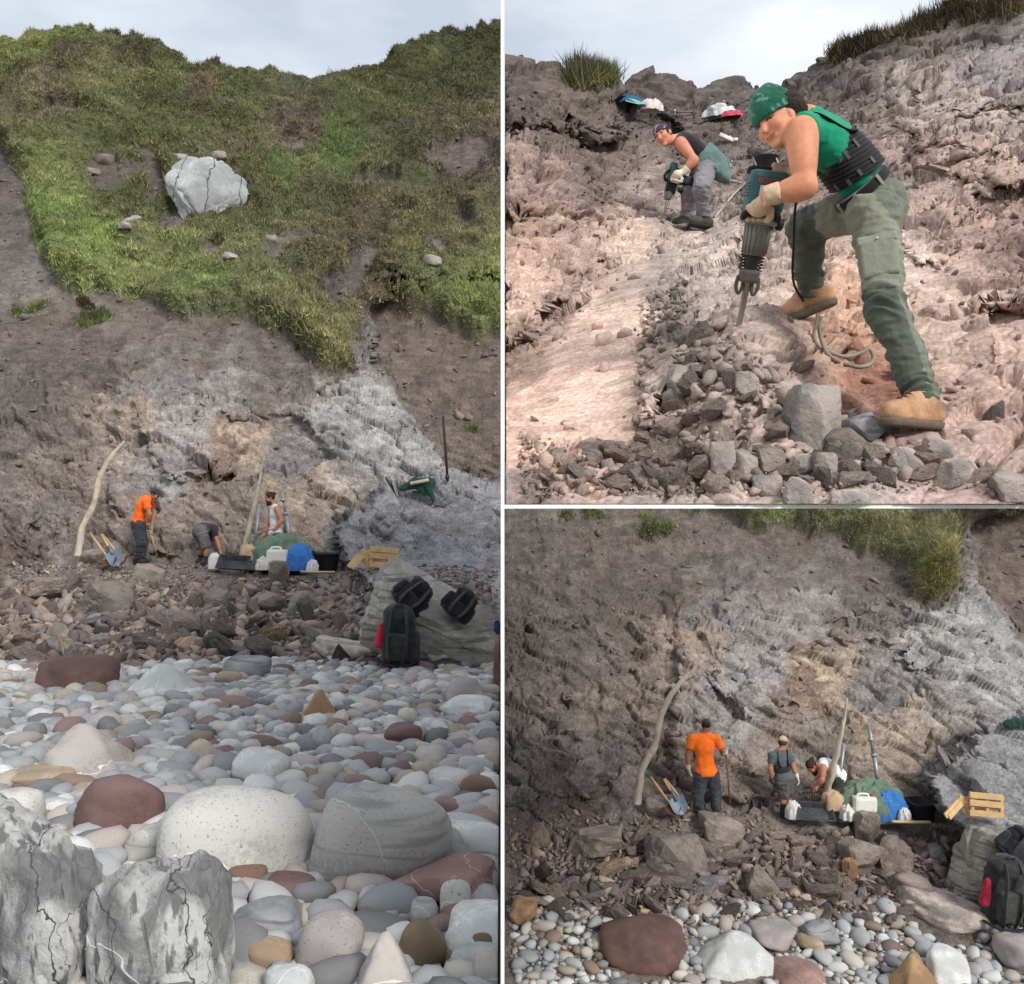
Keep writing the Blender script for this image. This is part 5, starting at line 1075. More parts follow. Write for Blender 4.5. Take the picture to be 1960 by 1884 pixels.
def trouser_colour(v):
    J = J1; q = {k: np.asarray(J[k], float) for k in J if not np.isscalar(J[k])}
    light, darkc, mid = lin((130, 132, 116)), lin((82, 90, 80)), lin((108, 114, 101))
    u_ = v[:, 0] / v[:, 1] * F + U0; vv = V0 - v[:, 2] / v[:, 1] * F; c = np.repeat(light[None], len(v), 0)
    nearleg = np.linalg.norm(np.cross(v - q['pl'], nrm(q['kl'] - q['pl'])), axis=1) < 0.16
    # lower legs are the darker cloth, with a paler strip down the outer seam of the near one
    low = v[:, 2] < q['kl'][2] + 0.06; dl = nrm(q['al'] - q['kl']); off = (v - q['kl']) - ((v - q['kl']) @ dl)[:, None] * dl
    near = np.linalg.norm(off, axis=1) < 0.13; strip = (off[:, 0] > 0.018) & (off[:, 0] < 0.050) & (off[:, 1] < 0)
    c = np.where((low & near)[:, None], np.where(strip[:, None], mid * 1.1, darkc), c)
    A_ = axes_of(q); s_ = (v - q['pel']) @ A_.T
    hindp = (s_[:, 1] < -0.045) & ((v - q['pl']) @ nrm(q['kl'] - q['pl']) < 0.24); c = np.where(hindp[:, None], mid, c)
    dk = nrm(q['ar'] - q['kr']); ok_ = np.linalg.norm((v - q['kr']) - np.clip(((v - q['kr']) @ dk), -0.05, 9)[:, None] * dk, axis=1) < 0.115
    ok_ &= ((v - q['kr']) @ dk > -0.10) & (v[:, 0] < q['kr'][0] + 0.16) & (~near)
    c = np.where(ok_[:, None], darkc, c)
    return c * (1 + 0.16 * fbm(v * 6, 4, 91))[:, None]
u1 = axes_of({k: np.asarray(v, float) for k, v in J1.items() if not np.isscalar(v)})
look1 = dict(g=0.94, arm=1.14, bootL={'l': 0.33}, skin=(204, 140, 108), hskin=0.0055, grip={'l': GRIP_N, 'r': GRIP_F}, gloves={'l': (196, 172, 140), 'r': (176, 156, 130)},
    legs=dict(color=trouser_colour, w=1.0, hip=1.04, wr=0.014, hem=-0.02, cutd=0.145), boots=lambda v: np.repeat(lin((184, 144, 110))[None], len(v), 0) * (1 + 0.35 * fbm(v * 12, 4, 17))[:, None], sole=(104, 94, 84), foot_up={'l': (0.02, 0.0, 1), 'r': (-0.30, 0.10, 0.95)},
    top=dict(color=(10, 140, 104), hem=0.132, wr=0.012, neck=1.25, name='tank_top', fit=1.05))
pw_, J1, A1, H1, z1 = person('woman in green tank top and headscarf leaning on a big breaker', J1, look1, 0.007, P(1700, 835, 3.9))
x1, f1_, up1 = A1
# back support belt with ribs, braces, trouser belt
beltprims = [ell(J1['waist'] + up1 * 0.02, A1, (0.157, 0.125, 0.30), 0.03), ell(J1['pel'] + up1 * 0.05, A1, (0.164, 0.127, 0.12), 0.04)]
tw = J1['waist'] + up1 * 0.150; bw = J1['pel'] + up1 * 0.162
def belt_col(v):
    q = (v - tw) @ up1; rib = np.sin((q - 0.25 * ((v - tw) @ f1_)) * 2 * np.pi / 0.019)
    return np.where((rib > 0.1)[:, None], lin((44, 44, 48)), lin((20, 20, 23)))
bs = soft_obj('back_support', beltprims, 0.006, M['part'], pw_, belt_col, clips=[(tw, up1 + 0.25 * f1_), (bw, -up1 + 0.15 * f1_)], wr=[(0.004, lambda v: np.sin(((v - tw) @ up1 - 0.25 * ((v - tw) @ f1_)) * 2 * np.pi / 0.019))])
bsv = np.array([v.co[:] for v in bs.data.vertices]) + base_of(bs)
for t_, dst_ in ((tw - up1 * 0.03, 0.045), (bw + up1 * 0.022, 0.03)):
    for k_ in range(4):
        a = -0.75 + 0.55 * k_; d_ = nrm(-x1 * math.cos(a) - f1_ * math.sin(a)); w_ = np.abs((bsv - t_ + 0.25 * 0 * f1_) @ up1) < 0.012
        i_ = np.argmax(np.where(w_, (bsv - t_) @ d_, -9)); pc = bsv[i_]
        obj('webbing_tab', *box_vf(pc, np.stack([np.cross(up1, d_), d_, up1]), (0.014, 0.005, dst_), 0.001), mc('grey_webbing', (92, 88, 86), bump=0.3), bs, smooth=False)
for s, sg in (('l', -1), ('r', 1)):
    pth = [tw + x1 * sg * 0.075 - f1_ * 0.108, J1['chest'] + x1 * sg * 0.085 - f1_ * 0.088 + up1 * 0.02, J1['neck'] + x1 * sg * 0.085 - f1_ * 0.045 - up1 * 0.005, J1['neck'] + x1 * sg * 0.088 + f1_ * 0.035 - up1 * 0.01, J1['chest'] + x1 * sg * 0.09 + f1_ * 0.112, tw + x1 * sg * 0.09 + f1_ * 0.11]
    obj('brace', *tube_vf(pth, [0.016, 0.014, 0.010, 0.010, 0.014, 0.016], m=8, flat=0.3), mc('black_webbing', (28, 28, 31), bump=0.3), bs)
wb = [ell(J1['pel'] + up1 * 0.09, A1, (0.166, 0.132, 0.16), 0.02)]
soft_obj('belt', wb, 0.007, M['part'], pw_, (24, 23, 24), clips=[(J1['pel'] + up1 * 0.128, up1), (J1['pel'] + up1 * 0.086, -up1)])
pk = J1['pl'] * 0.50 + J1['kl'] * 0.50; dk_ = nrm(J1['kl'] - J1['pl']); so_ = nrm(-x1 - dk_ * (-x1 @ dk_)); fo_ = np.cross(so_, dk_)
pfr = np.stack([fo_, so_, dk_]); pc = pk + so_ * 0.076 + dk_ * 0.055
pocket = soft_obj('cargo_pocket', [rbx(pc, pfr, (0.072, 0.016, 0.095), 0.014, 0.01)], 0.006, M['part'], pw_, (130, 132, 116), wr=[(0.005, wrinkle(18, 93))])
soft_obj('pocket_flap', [rbx(pc - dk_ * 0.083 + so_ * 0.010, pfr, (0.078, 0.009, 0.022), 0.006, 0.01)], 0.006, M['part'], pocket, (138, 140, 124), wr=[(0.003, wrinkle(18, 95))])
obj('snap_button', *lathe_vf(pc - dk_ * 0.078 + so_ * 0.022, pc - dk_ * 0.078 + so_ * 0.028, [(0, 0.006), (1, 0.005)], 10), mc('pale_button', (200, 198, 190), bump=0), pocket)
for dz_ in (-0.09, 0.02, 0.11):
    cb = J1['pel'] + up1 * 0.104 - x1 * 0.166 * math.cos(dz_ * 8) + f1_ * 0.128 * math.sin(dz_ * 8); dd_ = nrm(-x1 * math.cos(dz_ * 8) + f1_ * math.sin(dz_ * 8))
    obj('belt_loop', *box_vf(cb + dd_ * 0.006, np.stack([np.cross(up1, dd_), dd_, up1]), (0.014, 0.006, 0.058), 0.001), mc('trouser_cloth', (136, 138, 122), bump=0.3), pw_, smooth=False)
# headscarf: close dome with a gathered peak, hair escaping behind
def scarf_col(v):
    s_ = vnoise(v * np.array([38, 38, 60]), 99) + 0.5 * vnoise(v * 95, 96); c = np.repeat(lin((24, 92, 74))[None], len(v), 0); c *= (1 + 0.25 * fbm(v * 14, 3, 98))[:, None]
    return np.where((s_ > 0.52)[:, None], lin((84, 138, 118)), c)
H3 = H1
soft_obj('headscarf', [ell(z1(0, -0.004, 0.040), H3, (0.086, 0.107, 0.098), 0.02), ell(z1(0, -0.012, 0.105), H3, (0.062, 0.066, 0.056), 0.05), cap(z1(0, -0.015, 0.12), z1(0, -0.035, 0.160), 0.036, 0.020, 0.03)],
         0.006, M['part'], pw_, scarf_col, clips=[(z1(0, 0, 0.030), -H3[2] * 0.95 - H3[1] * 0.12)], wr=[(0.006, wrinkle(16, 101, (1, 1, 1))), (0.003, wrinkle(36, 103))])
hl = [cap(z1(0.0, -0.10, 0.03), z1(0.0, -0.125, 0.10), 0.066, 0.050, 0.02), cap(z1(-0.03, -0.08, 0.0), z1(-0.03, -0.12, -0.02), 0.050, 0.030, 0.02), cap(z1(-0.066, -0.03, 0.035), z1(-0.068, -0.05, -0.005), 0.016, 0.014, 0.02)]
for k_ in range(26):
    rr = np.random.default_rng(k_); a = z1(rr.uniform(-0.04, 0.05), rr.uniform(-0.16, -0.08), rr.uniform(0.09, 0.14)); b = a + H3[2] * rr.uniform(0.01, 0.045) - H3[1] * rr.uniform(-0.02, 0.06) + H3[0] * rr.uniform(-0.04, 0.04); hl.append(cap(a, b, 0.010, 0.004, 0.006))
hl += [ell(P(1509, 203, 4.02), EYE, (0.060, 0.065, 0.056), 0.03), ell(P(1521, 214, 4.04), EYE, (0.045, 0.05, 0.042), 0.03)]
for k_ in range(22):
    rr = np.random.default_rng(50 + k_); a = P(1503 + rr.uniform(-14, 18), 194 + rr.uniform(-6, 10), 4.02 + rr.uniform(-0.05, 0.04)); hl.append(cap(a, a + np.array([rr.uniform(-0.03, 0.05), rr.uniform(-0.02, 0.02), rr.uniform(0.01, 0.05)]), 0.011, 0.003, 0.006))
soft_obj('hair', hl, 0.005, M['hair'], pw_, (46, 34, 30), wr=[(0.006, wrinkle(40, 105)), (0.003, wrinkle(90, 106))])
# laces of the near boot
nb = [c for c in pw_.children if c.name.startswith('boot')][0]; ua = np.array([0, 0, 1.0]); dt = J1['tl'] - J1['al']; dt = nrm(dt - ua * (dt @ ua)); sdv = np.cross(dt, ua)
for k_ in range(5):
    cpt = J1['al'] + dt * (0.035 + 0.026 * k_) + ua * (0.048 - 0.0115 * k_); w_ = 0.027
    obj('lace', *tube_vf([cpt - sdv * w_ - ua * 0.016, cpt + dt * 0.006 + ua * 0.004, cpt + sdv * w_ - ua * 0.016], 0.0035, m=6), mc('boot_lace', (92, 66, 50), bump=0), nb)

# ---------------------------------------------------------------- the big breaker
jk = thing('jackhammer', 'big teal electric breaker gripped by the woman in green', 'breaker', HB)
teal = mc('teal_plastic', (40, 84, 88), rough=0.5, var=0.12, bump=0.08, spec=0.4); blk = mc('black_plastic', (32, 33, 35), rough=0.6, var=0.2, bump=0.15); stl = mc('worn_grey_metal', (128, 126, 120), rough=0.55, metal=0.6, var=0.25, bump=0.2); dst = mc('dirty_cast_metal', (98, 94, 88), rough=0.7, metal=0.4, var=0.3, bump=0.4)
rb = lambda s, o, t, size, bev: box_vf(hp(s, o, t), HF3, size, bev)
hous = obj('housing', *merge([rb(0, 0, 0.865, (0.164, 0.130, 0.175), 0.026), rb(0, 0, 0.775, (0.152, 0.122, 0.08), 0.02)]), teal, jk, smooth=False)
obj('top_cover', *rb(0, 0, 0.955, (0.135, 0.105, 0.035), 0.012), blk, jk, smooth=False)
obj('name_plate', *rb(0.004, 0.065, 0.870, (0.088, 0.006, 0.040), 0.002), mc('pale_plate', (192, 192, 186), rough=0.5, bump=0.05), hous, smooth=False)
for k_ in range(5): obj('cooling_slot', *rb(-0.0815, 0.012, 0.83 + 0.018 * k_, (0.006, 0.07, 0.004), 0.0), blk, hous, smooth=False)
obj('handle', *tube_vf([hp(-0.075, -0.03, 0.955), hp(-0.07, -0.03, 0.985), hp(0.0, -0.03, 0.99), hp(0.11, -0.03, 0.985), hp(0.15, -0.03, 0.965), hp(0.155, -0.03, 0.93), hp(0.08, -0.03, 0.925)], 0.015, m=10), blk, jk)
obj('side_handle', *tube_vf([hp(-0.078, 0.03, 0.70), hp(-0.088, 0.072, 0.715), hp(-0.07, 0.078, 0.735), hp(0.04, 0.078, 0.738), hp(0.06, 0.07, 0.72), hp(0.062, 0.03, 0.70)], 0.015, m=10), blk, jk)
obj('clamp_band', *rb(-0.008, 0.0, 0.693, (0.15, 0.13, 0.03), 0.010), mc('pale_cast_metal', (150, 148, 140), rough=0.6, metal=0.4, bump=0.2), jk, smooth=False)
obj('clamp_knob', *lathe_vf(hp(0.07, 0.02, 0.69), hp(0.10, 0.02, 0.685), [(0, 0.02), (0.2, 0.026), (0.9, 0.026), (1, 0.018)], 12), blk, jk)
prof = [(0, 0.040)]
for k_ in range(9): prof += [(0.06 + 0.095 * k_, 0.046 + 0.0012 * k_), (0.12 + 0.095 * k_, 0.046 + 0.0012 * k_), (0.125 + 0.095 * k_, 0.042 + 0.0012 * k_), (0.15 + 0.095 * k_, 0.042 + 0.0012 * k_)]
cyl = obj('cylinder', *lathe_vf(hp(0, 0, 0.49), hp(0, 0, 0.68), [(0, 0.044), (0.03, 0.052), (0.93, 0.062), (1, 0.058)], 24), stl, jk)
for k_ in range(9):
    a = math.pi * (0.05 + k_ / 9); dd_ = HS * math.cos(a) + HO * math.sin(a)
    obj('fin', *tube_vf([hp(0, 0, 0.50) + dd_ * 0.053, hp(0, 0, 0.665) + dd_ * 0.061], 0.0045, m=6), stl, cyl)
obj('nose', *lathe_vf(hp(0, 0, 0.395), hp(0, 0, 0.492), [(0, 0.026), (0.2, 0.03), (0.7, 0.034), (1, 0.044)], 20), mc('dark_metal', (62, 60, 58), rough=0.6, metal=0.5, var=0.3, bump=0.3), jk)
for s in (-1, 1):
    pts = [hp(s * 0.042, 0, 0.40) + (HS * math.cos(t_) + HO * math.sin(t_)) * 0.010 + HAX * 0.11 * q for q, t_ in zip(np.linspace(0, 1, 40), np.linspace(0, 2 * np.pi * 8, 40))]
    obj('spring', *tube_vf(pts, 0.0035, n=160, m=5), mc('dark_metal', None), jk)
obj('chuck', *merge([rb(0, 0, 0.365, (0.085, 0.075, 0.06), 0.014), lathe_vf(hp(0, 0, 0.335), hp(0, 0, 0.40), [(0, 0.024), (0.3, 0.03), (1, 0.03)], 18)]), dst, jk, smooth=False)
obj('retainer', *tube_vf([hp(-0.046, 0, 0.36), hp(-0.05, 0.004, 0.30), hp(-0.036, 0.006, 0.255), hp(-0.024, 0.006, 0.275), hp(-0.02, 0.004, 0.33)], 0.008, m=8), dst, jk)
obj('retainer', *tube_vf([hp(0.046, 0, 0.36), hp(0.05, 0.004, 0.30), hp(0.036, 0.006, 0.255), hp(0.024, 0.006, 0.275), hp(0.02, 0.004, 0.33)], 0.008, m=8), dst, jk)
obj('chisel', *lathe_vf(hp(0, 0, -0.02), hp(0, 0, 0.35), [(0, 0.004), (0.12, 0.010), (0.2, 0.0135), (0.9, 0.015), (0.92, 0.021), (0.96, 0.021), (1, 0.015)], 8), mc('bare_steel', (150, 144, 134), rough=0.45, metal=0.7, var=0.2, bump=0.15), jk)
tcv = bpy.data.curves.new('lettering', 'FONT'); tcv.body = 'BOSCH'; tcv.size = 0.030; tcv.align_x = 'CENTER'; tcv.align_y = 'CENTER'; tcv.extrude = 0.0012; tcv.space_character = 1.15
tob = bpy.data.objects.new('lettering_curve', tcv); col.objects.link(tob); dg_ = bpy.context.evaluated_depsgraph_get(); tm = bpy.data.meshes.new_from_object(tob.evaluated_get(dg_)); col.objects.unlink(tob); bpy.data.objects.remove(tob)
to_ = bpy.data.objects.new('lettering', tm); col.objects.link(to_); tm.materials.clear(); tm.materials.append(mc('red_print', (186, 60, 56), rough=0.5, bump=0)); to_.parent = hous
to_.matrix_local = Matrix.Translation(Vector(hp(0.0, 0.0662, 0.925) - base_of(hous))) @ Matrix(np.stack([HS, HAX, HO], 1).tolist()).to_4x4()
# cables of the upper right view
def on_B(u, v, lift=0.012): p, n_ = SB.at(u, v); return p + n_ * lift
cable = tag(obj('power_cable', *tube_vf([hp(0.155, -0.03, 0.93), P(1522, 400, 4.2), P(1519, 470, 4.3), P(1517, 520, 4.4), P(1522, 550, 4.55), P(1540, 580, 4.62)], 0.006, m=8), mc('black_cable', (36, 36, 38), rough=0.6, bump=0)), 'black power cable hanging from the big breaker past her knee', 'cable')
lp = [(1566, 600), (1562, 622), (1558, 640), (1566, 662), (1590, 675), (1620, 683), (1650, 675), (1664, 668), (1672, 684), (1664, 698), (1640, 702), (1610, 694), (1585, 678), (1572, 650), (1568, 625), (1572, 606)]
lpp = []
for (a, b) in lp:
    q_ = on_B(a, b, 0.03); lpp.append(P(a, b, min(q_[1], 4.5) - 0.02))
tag(obj('cord', *tube_vf(lpp, 0.0095, n=150, m=8), mc('grey_cord', (142, 136, 124), rough=0.8, bump=0.2)), 'grey cord looped on the rock below the raised boot', 'cord')
tag(obj('cable', *tube_vf([on_B(a, b, 0.02) for a, b in ((1398, 262), (1404, 290), (1396, 330), (1390, 345), (1420, 352))], 0.008, m=6), mc('white_cable', (206, 200, 190), rough=0.7, bump=0)), 'thin white cable running down the slope behind the breaker', 'cable')
tag(obj('cable', *tube_vf([on_B(a, b, 0.02) for a, b in ((1438, 345), (1405, 375), (1380, 405), (1362, 425))], 0.007, m=6), mc('white_cable', None)), 'thin pale cable lying between the two women', 'cable')
tag(obj('cord', *tube_vf([on_B(a, b, 0.03) for a, b in ((1292, 215), (1294, 236), (1297, 252))], 0.010, m=6), mc('white_cable', None)), 'pale cord hanging behind the head of the farther woman', 'cord')
q_ = on_B(1391, 270, 0.05); ps = thing('power_strip', 'white power strip lying on the slope between the women', 'power strip', q_)
obj('case', *box_vf(q_, frame(P(1405, 276, q_[1]) - P(1378, 264, q_[1])), (0.05, 0.05, 0.20), 0.012), mc('white_plastic', (214, 212, 206), rough=0.4, bump=0.05), ps, smooth=False)
obj('plug', *box_vf(q_ + np.array([0.11, -0.02, -0.03]), EYE, (0.05, 0.04, 0.04), 0.008), mc('white_plastic', None), ps, smooth=False)
# black wire-handled bucket behind the breaker
q_ = on_B(1466, 332, 0.0); q_ = P(1466, 336, 5.6); bk_ = thing('bucket', 'black bucket with a wire handle behind the breaker', 'bucket', q_)
obj('shell', *lathe_vf(q_ + np.array([0, 0.03, -0.02]), q_ + np.array([0, 0.0, 0.12]), [(0, 0.055), (0.05, 0.06), (0.95, 0.075), (0.97, 0.078), (1.0, 0.074), (0.9, 0.07), (0.1, 0.05)], 20), blk, bk_)
obj('handle', *tube_vf([q_ + np.array(v_) for v_ in ((-0.075, 0, 0.11), (-0.06, -0.05, 0.02), (-0.02, -0.09, -0.02), (0.03, -0.09, 0.0), (0.055, -0.05, 0.06), (0.03, -0.04, 0.12))], 0.005, m=6), mc('pale_wire', (170, 168, 162), rough=0.5, metal=0.6, bump=0), bk_)

# ---------------------------------------------------------------- the farther woman with the smaller breaker
D2 = 9.5
Q = lambda zx, zy, d=0.0: P(1208.9 + zx * 0.12298, 221.6 + zy * 0.12298, D2 + d)
J2 = dict(pel=Q(1190, 800, .05), waist=Q(1080, 640, .05), chest=Q(900, 480, .03), neck=Q(720, 370, .02), head=Q(492, 305, -.06), hf=(-0.52, -0.72, -0.42), hu=(-0.45, 0.0, 0.88),
          sl=Q(760, 420, -.15), el=Q(975, 690, -.20), wl=Q(820, 870, -.16), hl=Q(700, 970, -.10), sr=Q(790, 400, .20), er=Q(960, 660, .26), wr=Q(900, 900, .1), hr=Q(820, 960, .05),
          pl=Q(1150, 850, -.05), kl=Q(1085, 1130, -.34), al=Q(1130, 1575, -.16), tl=Q(870, 1660, -.26), pr=Q(1170, 850, .16), kr=Q(900, 1180, .0), ar=Q(860, 1600, .16), tr=Q(700, 1690, .10))
T2, B2 = Q(668, 800, -.04), Q(470, 1700, -.02); ax2 = nrm(T2 - B2); L2_ = np.linalg.norm(T2 - B2); fr2 = frame(ax2); s2 = fr2[0] if fr2[0][0] > 0 else -fr2[0]; o2 = np.cross(s2, ax2); o2 = o2 if o2[1] < 0 else -o2; F2 = np.stack([s2, o2, ax2]); hp2 = lambda s, o, t_: B2 + s2 * s + o2 * o + ax2 * (t_ * L2_)
look2 = dict(g=0.95, skin=(206, 140, 116), hskin=0.008, grip={'l': (Q(690, 985, -.16), o2 * -0.3 + s2, 0.017, -1), 'r': (Q(850, 955, .02), ax2, 0.017, 1)}, gloves={'l': (206, 198, 176), 'r': (196, 188, 168)},
    legs=dict(color=lambda v: np.repeat(lin((128, 126, 132))[None], len(v), 0) * (1 + 0.2 * fbm(v * 5, 3, 5))[:, None], w=1.0, wr=0.014, hem=0.03), boots=(74, 74, 66), sole=(46, 48, 42),
    top=dict(color=(24, 25, 32), hem=0.0, wr=0.006, neck=1.2, name='tank_top'), hair=dict(color=(44, 32, 30), low=-0.09, locks=[((0.0, -0.09, -0.03), (0.01, -0.15, -0.12), 0.035, 0.025), ((0.01, -0.15, -0.12), (0.02, -0.20, -0.24), 0.025, 0.012)]))
p2, J2, A2, H2, z2 = person('woman in black tank top working farther up the slope with a smaller breaker', J2, look2, 0.010, P(1330, 437, D2))
def band_col(v):
    n_ = vnoise(v * 26, 7); m_ = vnoise(v * 40 + 4, 9); c = np.repeat(lin((66, 52, 92))[None], len(v), 0); c[n_ > 0.25] = lin((176, 160, 176)); c[m_ > 0.45] = lin((170, 110, 96)); return c
soft_obj('headband', [ell(z2(0, -0.006, 0.036), H2, (0.083, 0.104, 0.094), 0.02)], 0.008, M['part'], p2, band_col, clips=[(z2(0, 0, 0.036), -H2[2]), (z2(0, 0, 0.105), H2[2] - 0.35 * H2[1])], wr=[(0.003, wrinkle(20, 11))])
x2, f2, up2 = A2
soft_obj('tied_jacket', [ell(J2['pel'] + up2 * 0.03, A2, (0.185, 0.142, 0.13), 0.04), cap(Q(1130, 620, .0), Q(1330, 800, .0), 0.13, 0.12, 0.05), cap(Q(1330, 800, 0), Q(1430, 940, -.02), 0.10, 0.075, 0.04), cap(Q(1270, 820, -.06), Q(1465, 985, -.06), 0.05, 0.028, 0.03)], 0.009, M['part'], p2,
         lambda v: np.repeat(lin((98, 126, 122))[None], len(v), 0) * (1 + 0.25 * fbm(v * 6, 3, 8))[:, None], clips=[(Q(1150, 520, 0), np.array([-0.70, 0, 0.55])), (J2['pel'] + up2 * -0.04 + f2 * 0.06, f2 * 0.9 - up2 * 0.25)], wr=[(0.014, wrinkle(9, 13, (1.5, 1, 0.8))), (0.006, wrinkle(20, 15))])
j2 = thing('jackhammer', 'smaller dark teal breaker held by the woman in black', 'breaker', B2)
rb2 = lambda s, o, t_, size, bev: box_vf(hp2(s, o, t_), F2, size, bev)
obj('housing', *merge([rb2(0.0, 0.0, 0.86, (0.10, 0.10, 0.15), 0.02), rb2(0.125, 0.02, 0.80, (0.17, 0.09, 0.085), 0.02)]), mc('dark_teal_plastic', (28, 56, 66), rough=0.5, var=0.15, bump=0.1), j2, smooth=False)
obj('top_cover', *rb2(-0.01, 0, 1.0, (0.075, 0.085, 0.07), 0.016), mc('teal_plastic', None), j2, smooth=False)
obj('gear_box', *rb2(0.01, 0, 0.66, (0.105, 0.10, 0.13), 0.02), blk, j2, smooth=False)
obj('clamp_knob', *lathe_vf(hp2(0.085, 0.02, 0.63), hp2(0.13, 0.02, 0.62), [(0, 0.02), (0.2, 0.028), (1, 0.022)], 12), blk, j2)
obj('nose', *lathe_vf(hp2(0, 0, 0.43), hp2(0, 0, 0.60), [(0, 0.022), (0.1, 0.034), (0.6, 0.045), (1, 0.05)], 18), mc('grey_rubber', (112, 114, 108), rough=0.7, bump=0.2), j2)
obj('chisel', *lathe_vf(hp2(0, 0, -0.03), hp2(0, 0, 0.45), [(0, 0.012), (0.8, 0.013), (0.9, 0.016), (1, 0.016)], 8), mc('bare_steel', None), j2)
obj('handle', *tube_vf([hp2(-0.055, 0, 0.74), hp2(-0.075, 0.03, 0.78), hp2(-0.07, 0.05, 0.86), hp2(-0.04, 0.06, 0.92)], 0.014, m=8), blk, j2)
for k_, (a, b, w_, t_) in enumerate(((1212, 435, 0.16, 0.1), (1278, 434, 0.13, -0.2), (1240, 430, 0.10, 0.3))):
    q_, _ = SB.at(a + 30, b); v_, f_ = stone_vf(900 + k_, 3, 18, 9, 0.04, crag=0.12)
    o = obj('rock_flake', v_ * np.array([w_, 0.07, 0.028]) @ rot_xyz(0, t_, 0.2).T + P(a + 26, b, 9.35), f_, MB['rubdark']); tag(o, ['long dark rock flake by the smaller chisel tip', 'dark rock flake right of the smaller chisel tip', 'small dark flake just behind the smaller chisel tip'][k_], 'rock')

# ---------------------------------------------------------------- gear on the ledge behind them
def dome(name, parent, c, rx, ry, rz, mat, seed, fold=0.12, n=40, m=16, cut=0.0, freq=2.4):
    th = np.linspace(0, 2 * np.pi, n, endpoint=False); ph = np.linspace(0, np.pi / 2, m); T, Ph = np.meshgrid(th, ph)
    d = np.stack([np.cos(T) * np.cos(Ph), np.sin(T) * np.cos(Ph), np.sin(Ph)], -1); dd2 = d * np.array([freq, freq, freq * 0.3]); r_ = 1 + fold * ridged(dd2 + seed, 3, seed, 0.45) + fold * 0.8 * fbm(d * 1.5 + seed, 3, seed + 4)
    v = d * r_[..., None] * np.array([rx, ry, rz]) + c; v[0, :, 2] = c[2] - 0.05; f = []
    for k in range(m - 1):
        for j in range(n): f.append((k * n + j, k * n + (j + 1) % n, (k + 1) * n + (j + 1) % n, (k + 1) * n + j))
    return obj(name, v.reshape(-1, 3), f, mat, parent)
fab = lambda nm, c, **k: mc(nm, c, **{**dict(rough=0.85, var=0.18, scale=6, bump=0.3, bscale=18, bdist=0.02), **k})
def B_item(name, label, cat, u, v, y): return thing(name, label, cat, P(u, v, y)), P(u, v, y)
yb = SB.at(1208, 200)[0][1] - 0.25
r0, c0 = B_item('tarp', 'folded blue tarp on the ledge at the left ridge', 'tarp', 1208, 199, yb)
obj('sheet', *merge([( [P(1184,176,yb),P(1200,177,yb+.1),P(1222,190,yb+.1),P(1240,198,yb),P(1238,202,yb-.1),P(1216,196,yb-.15),P(1200,190,yb-.15),P(1185,196,yb-.1),P(1188,176,yb+.25),P(1230,190,yb+.3)], [(0,1,6,7),(1,2,5,6),(2,3,4,5),(0,8,1),(1,8,9,2),(2,9,3)])]), fab('blue_tarp', (34, 92, 124)), r0)
obj('lining', *merge([([P(1196,188,yb-.12),P(1214,190,yb-.1),P(1238,199,yb-.12),P(1222,200,yb-.16),P(1198,194,yb-.16)], [(0,1,2,3,4)])]), fab('pale_green_lining', (128, 172, 168)), r0)
r0, c0 = B_item('sack', 'white sack beside the blue tarp on the ledge', 'sack', 1248, 205, yb); dome('cloth', r0, P(1248, 206, yb), 0.12, 0.08, 0.085, fab('white_sack', (206, 196, 190)), 3, 0.26)
yb = SB.at(1382, 215)[0][1] - 0.25
r0, c0 = B_item('sack', 'white plastic sack on the ledge next to a pink cloth', 'sack', 1378, 220, yb); dome('cloth', r0, P(1378, 219, yb), 0.17, 0.11, 0.095, fab('white_plastic_sack', (204, 206, 208)), 5, 0.26)
r0, c0 = B_item('cloth', 'pink cloth lying against the white plastic sack', 'cloth', 1400, 220, yb - 0.1); dome('fabric', r0, P(1400, 219, yb - 0.1), 0.10, 0.08, 0.035, fab('pink_cloth', (204, 84, 104)), 6, 0.35)
yb = SB.at(1310, 225)[0][1] - 0.2
r0, c0 = B_item('rack', 'small wooden rack of thin poles on the ledge', 'rack', 1310, 226, yb)
for a, b in (((1284,214),(1330,216)),((1286,222),(1326,220)),((1295,205),(1296,228)),((1328,208),(1329,226))): obj('pole', *tube_vf([P(*a, yb), P(*b, yb + 0.05)], 0.011, m=6), mc('weathered_stick', (112, 98, 86), bump=0.4), r0)
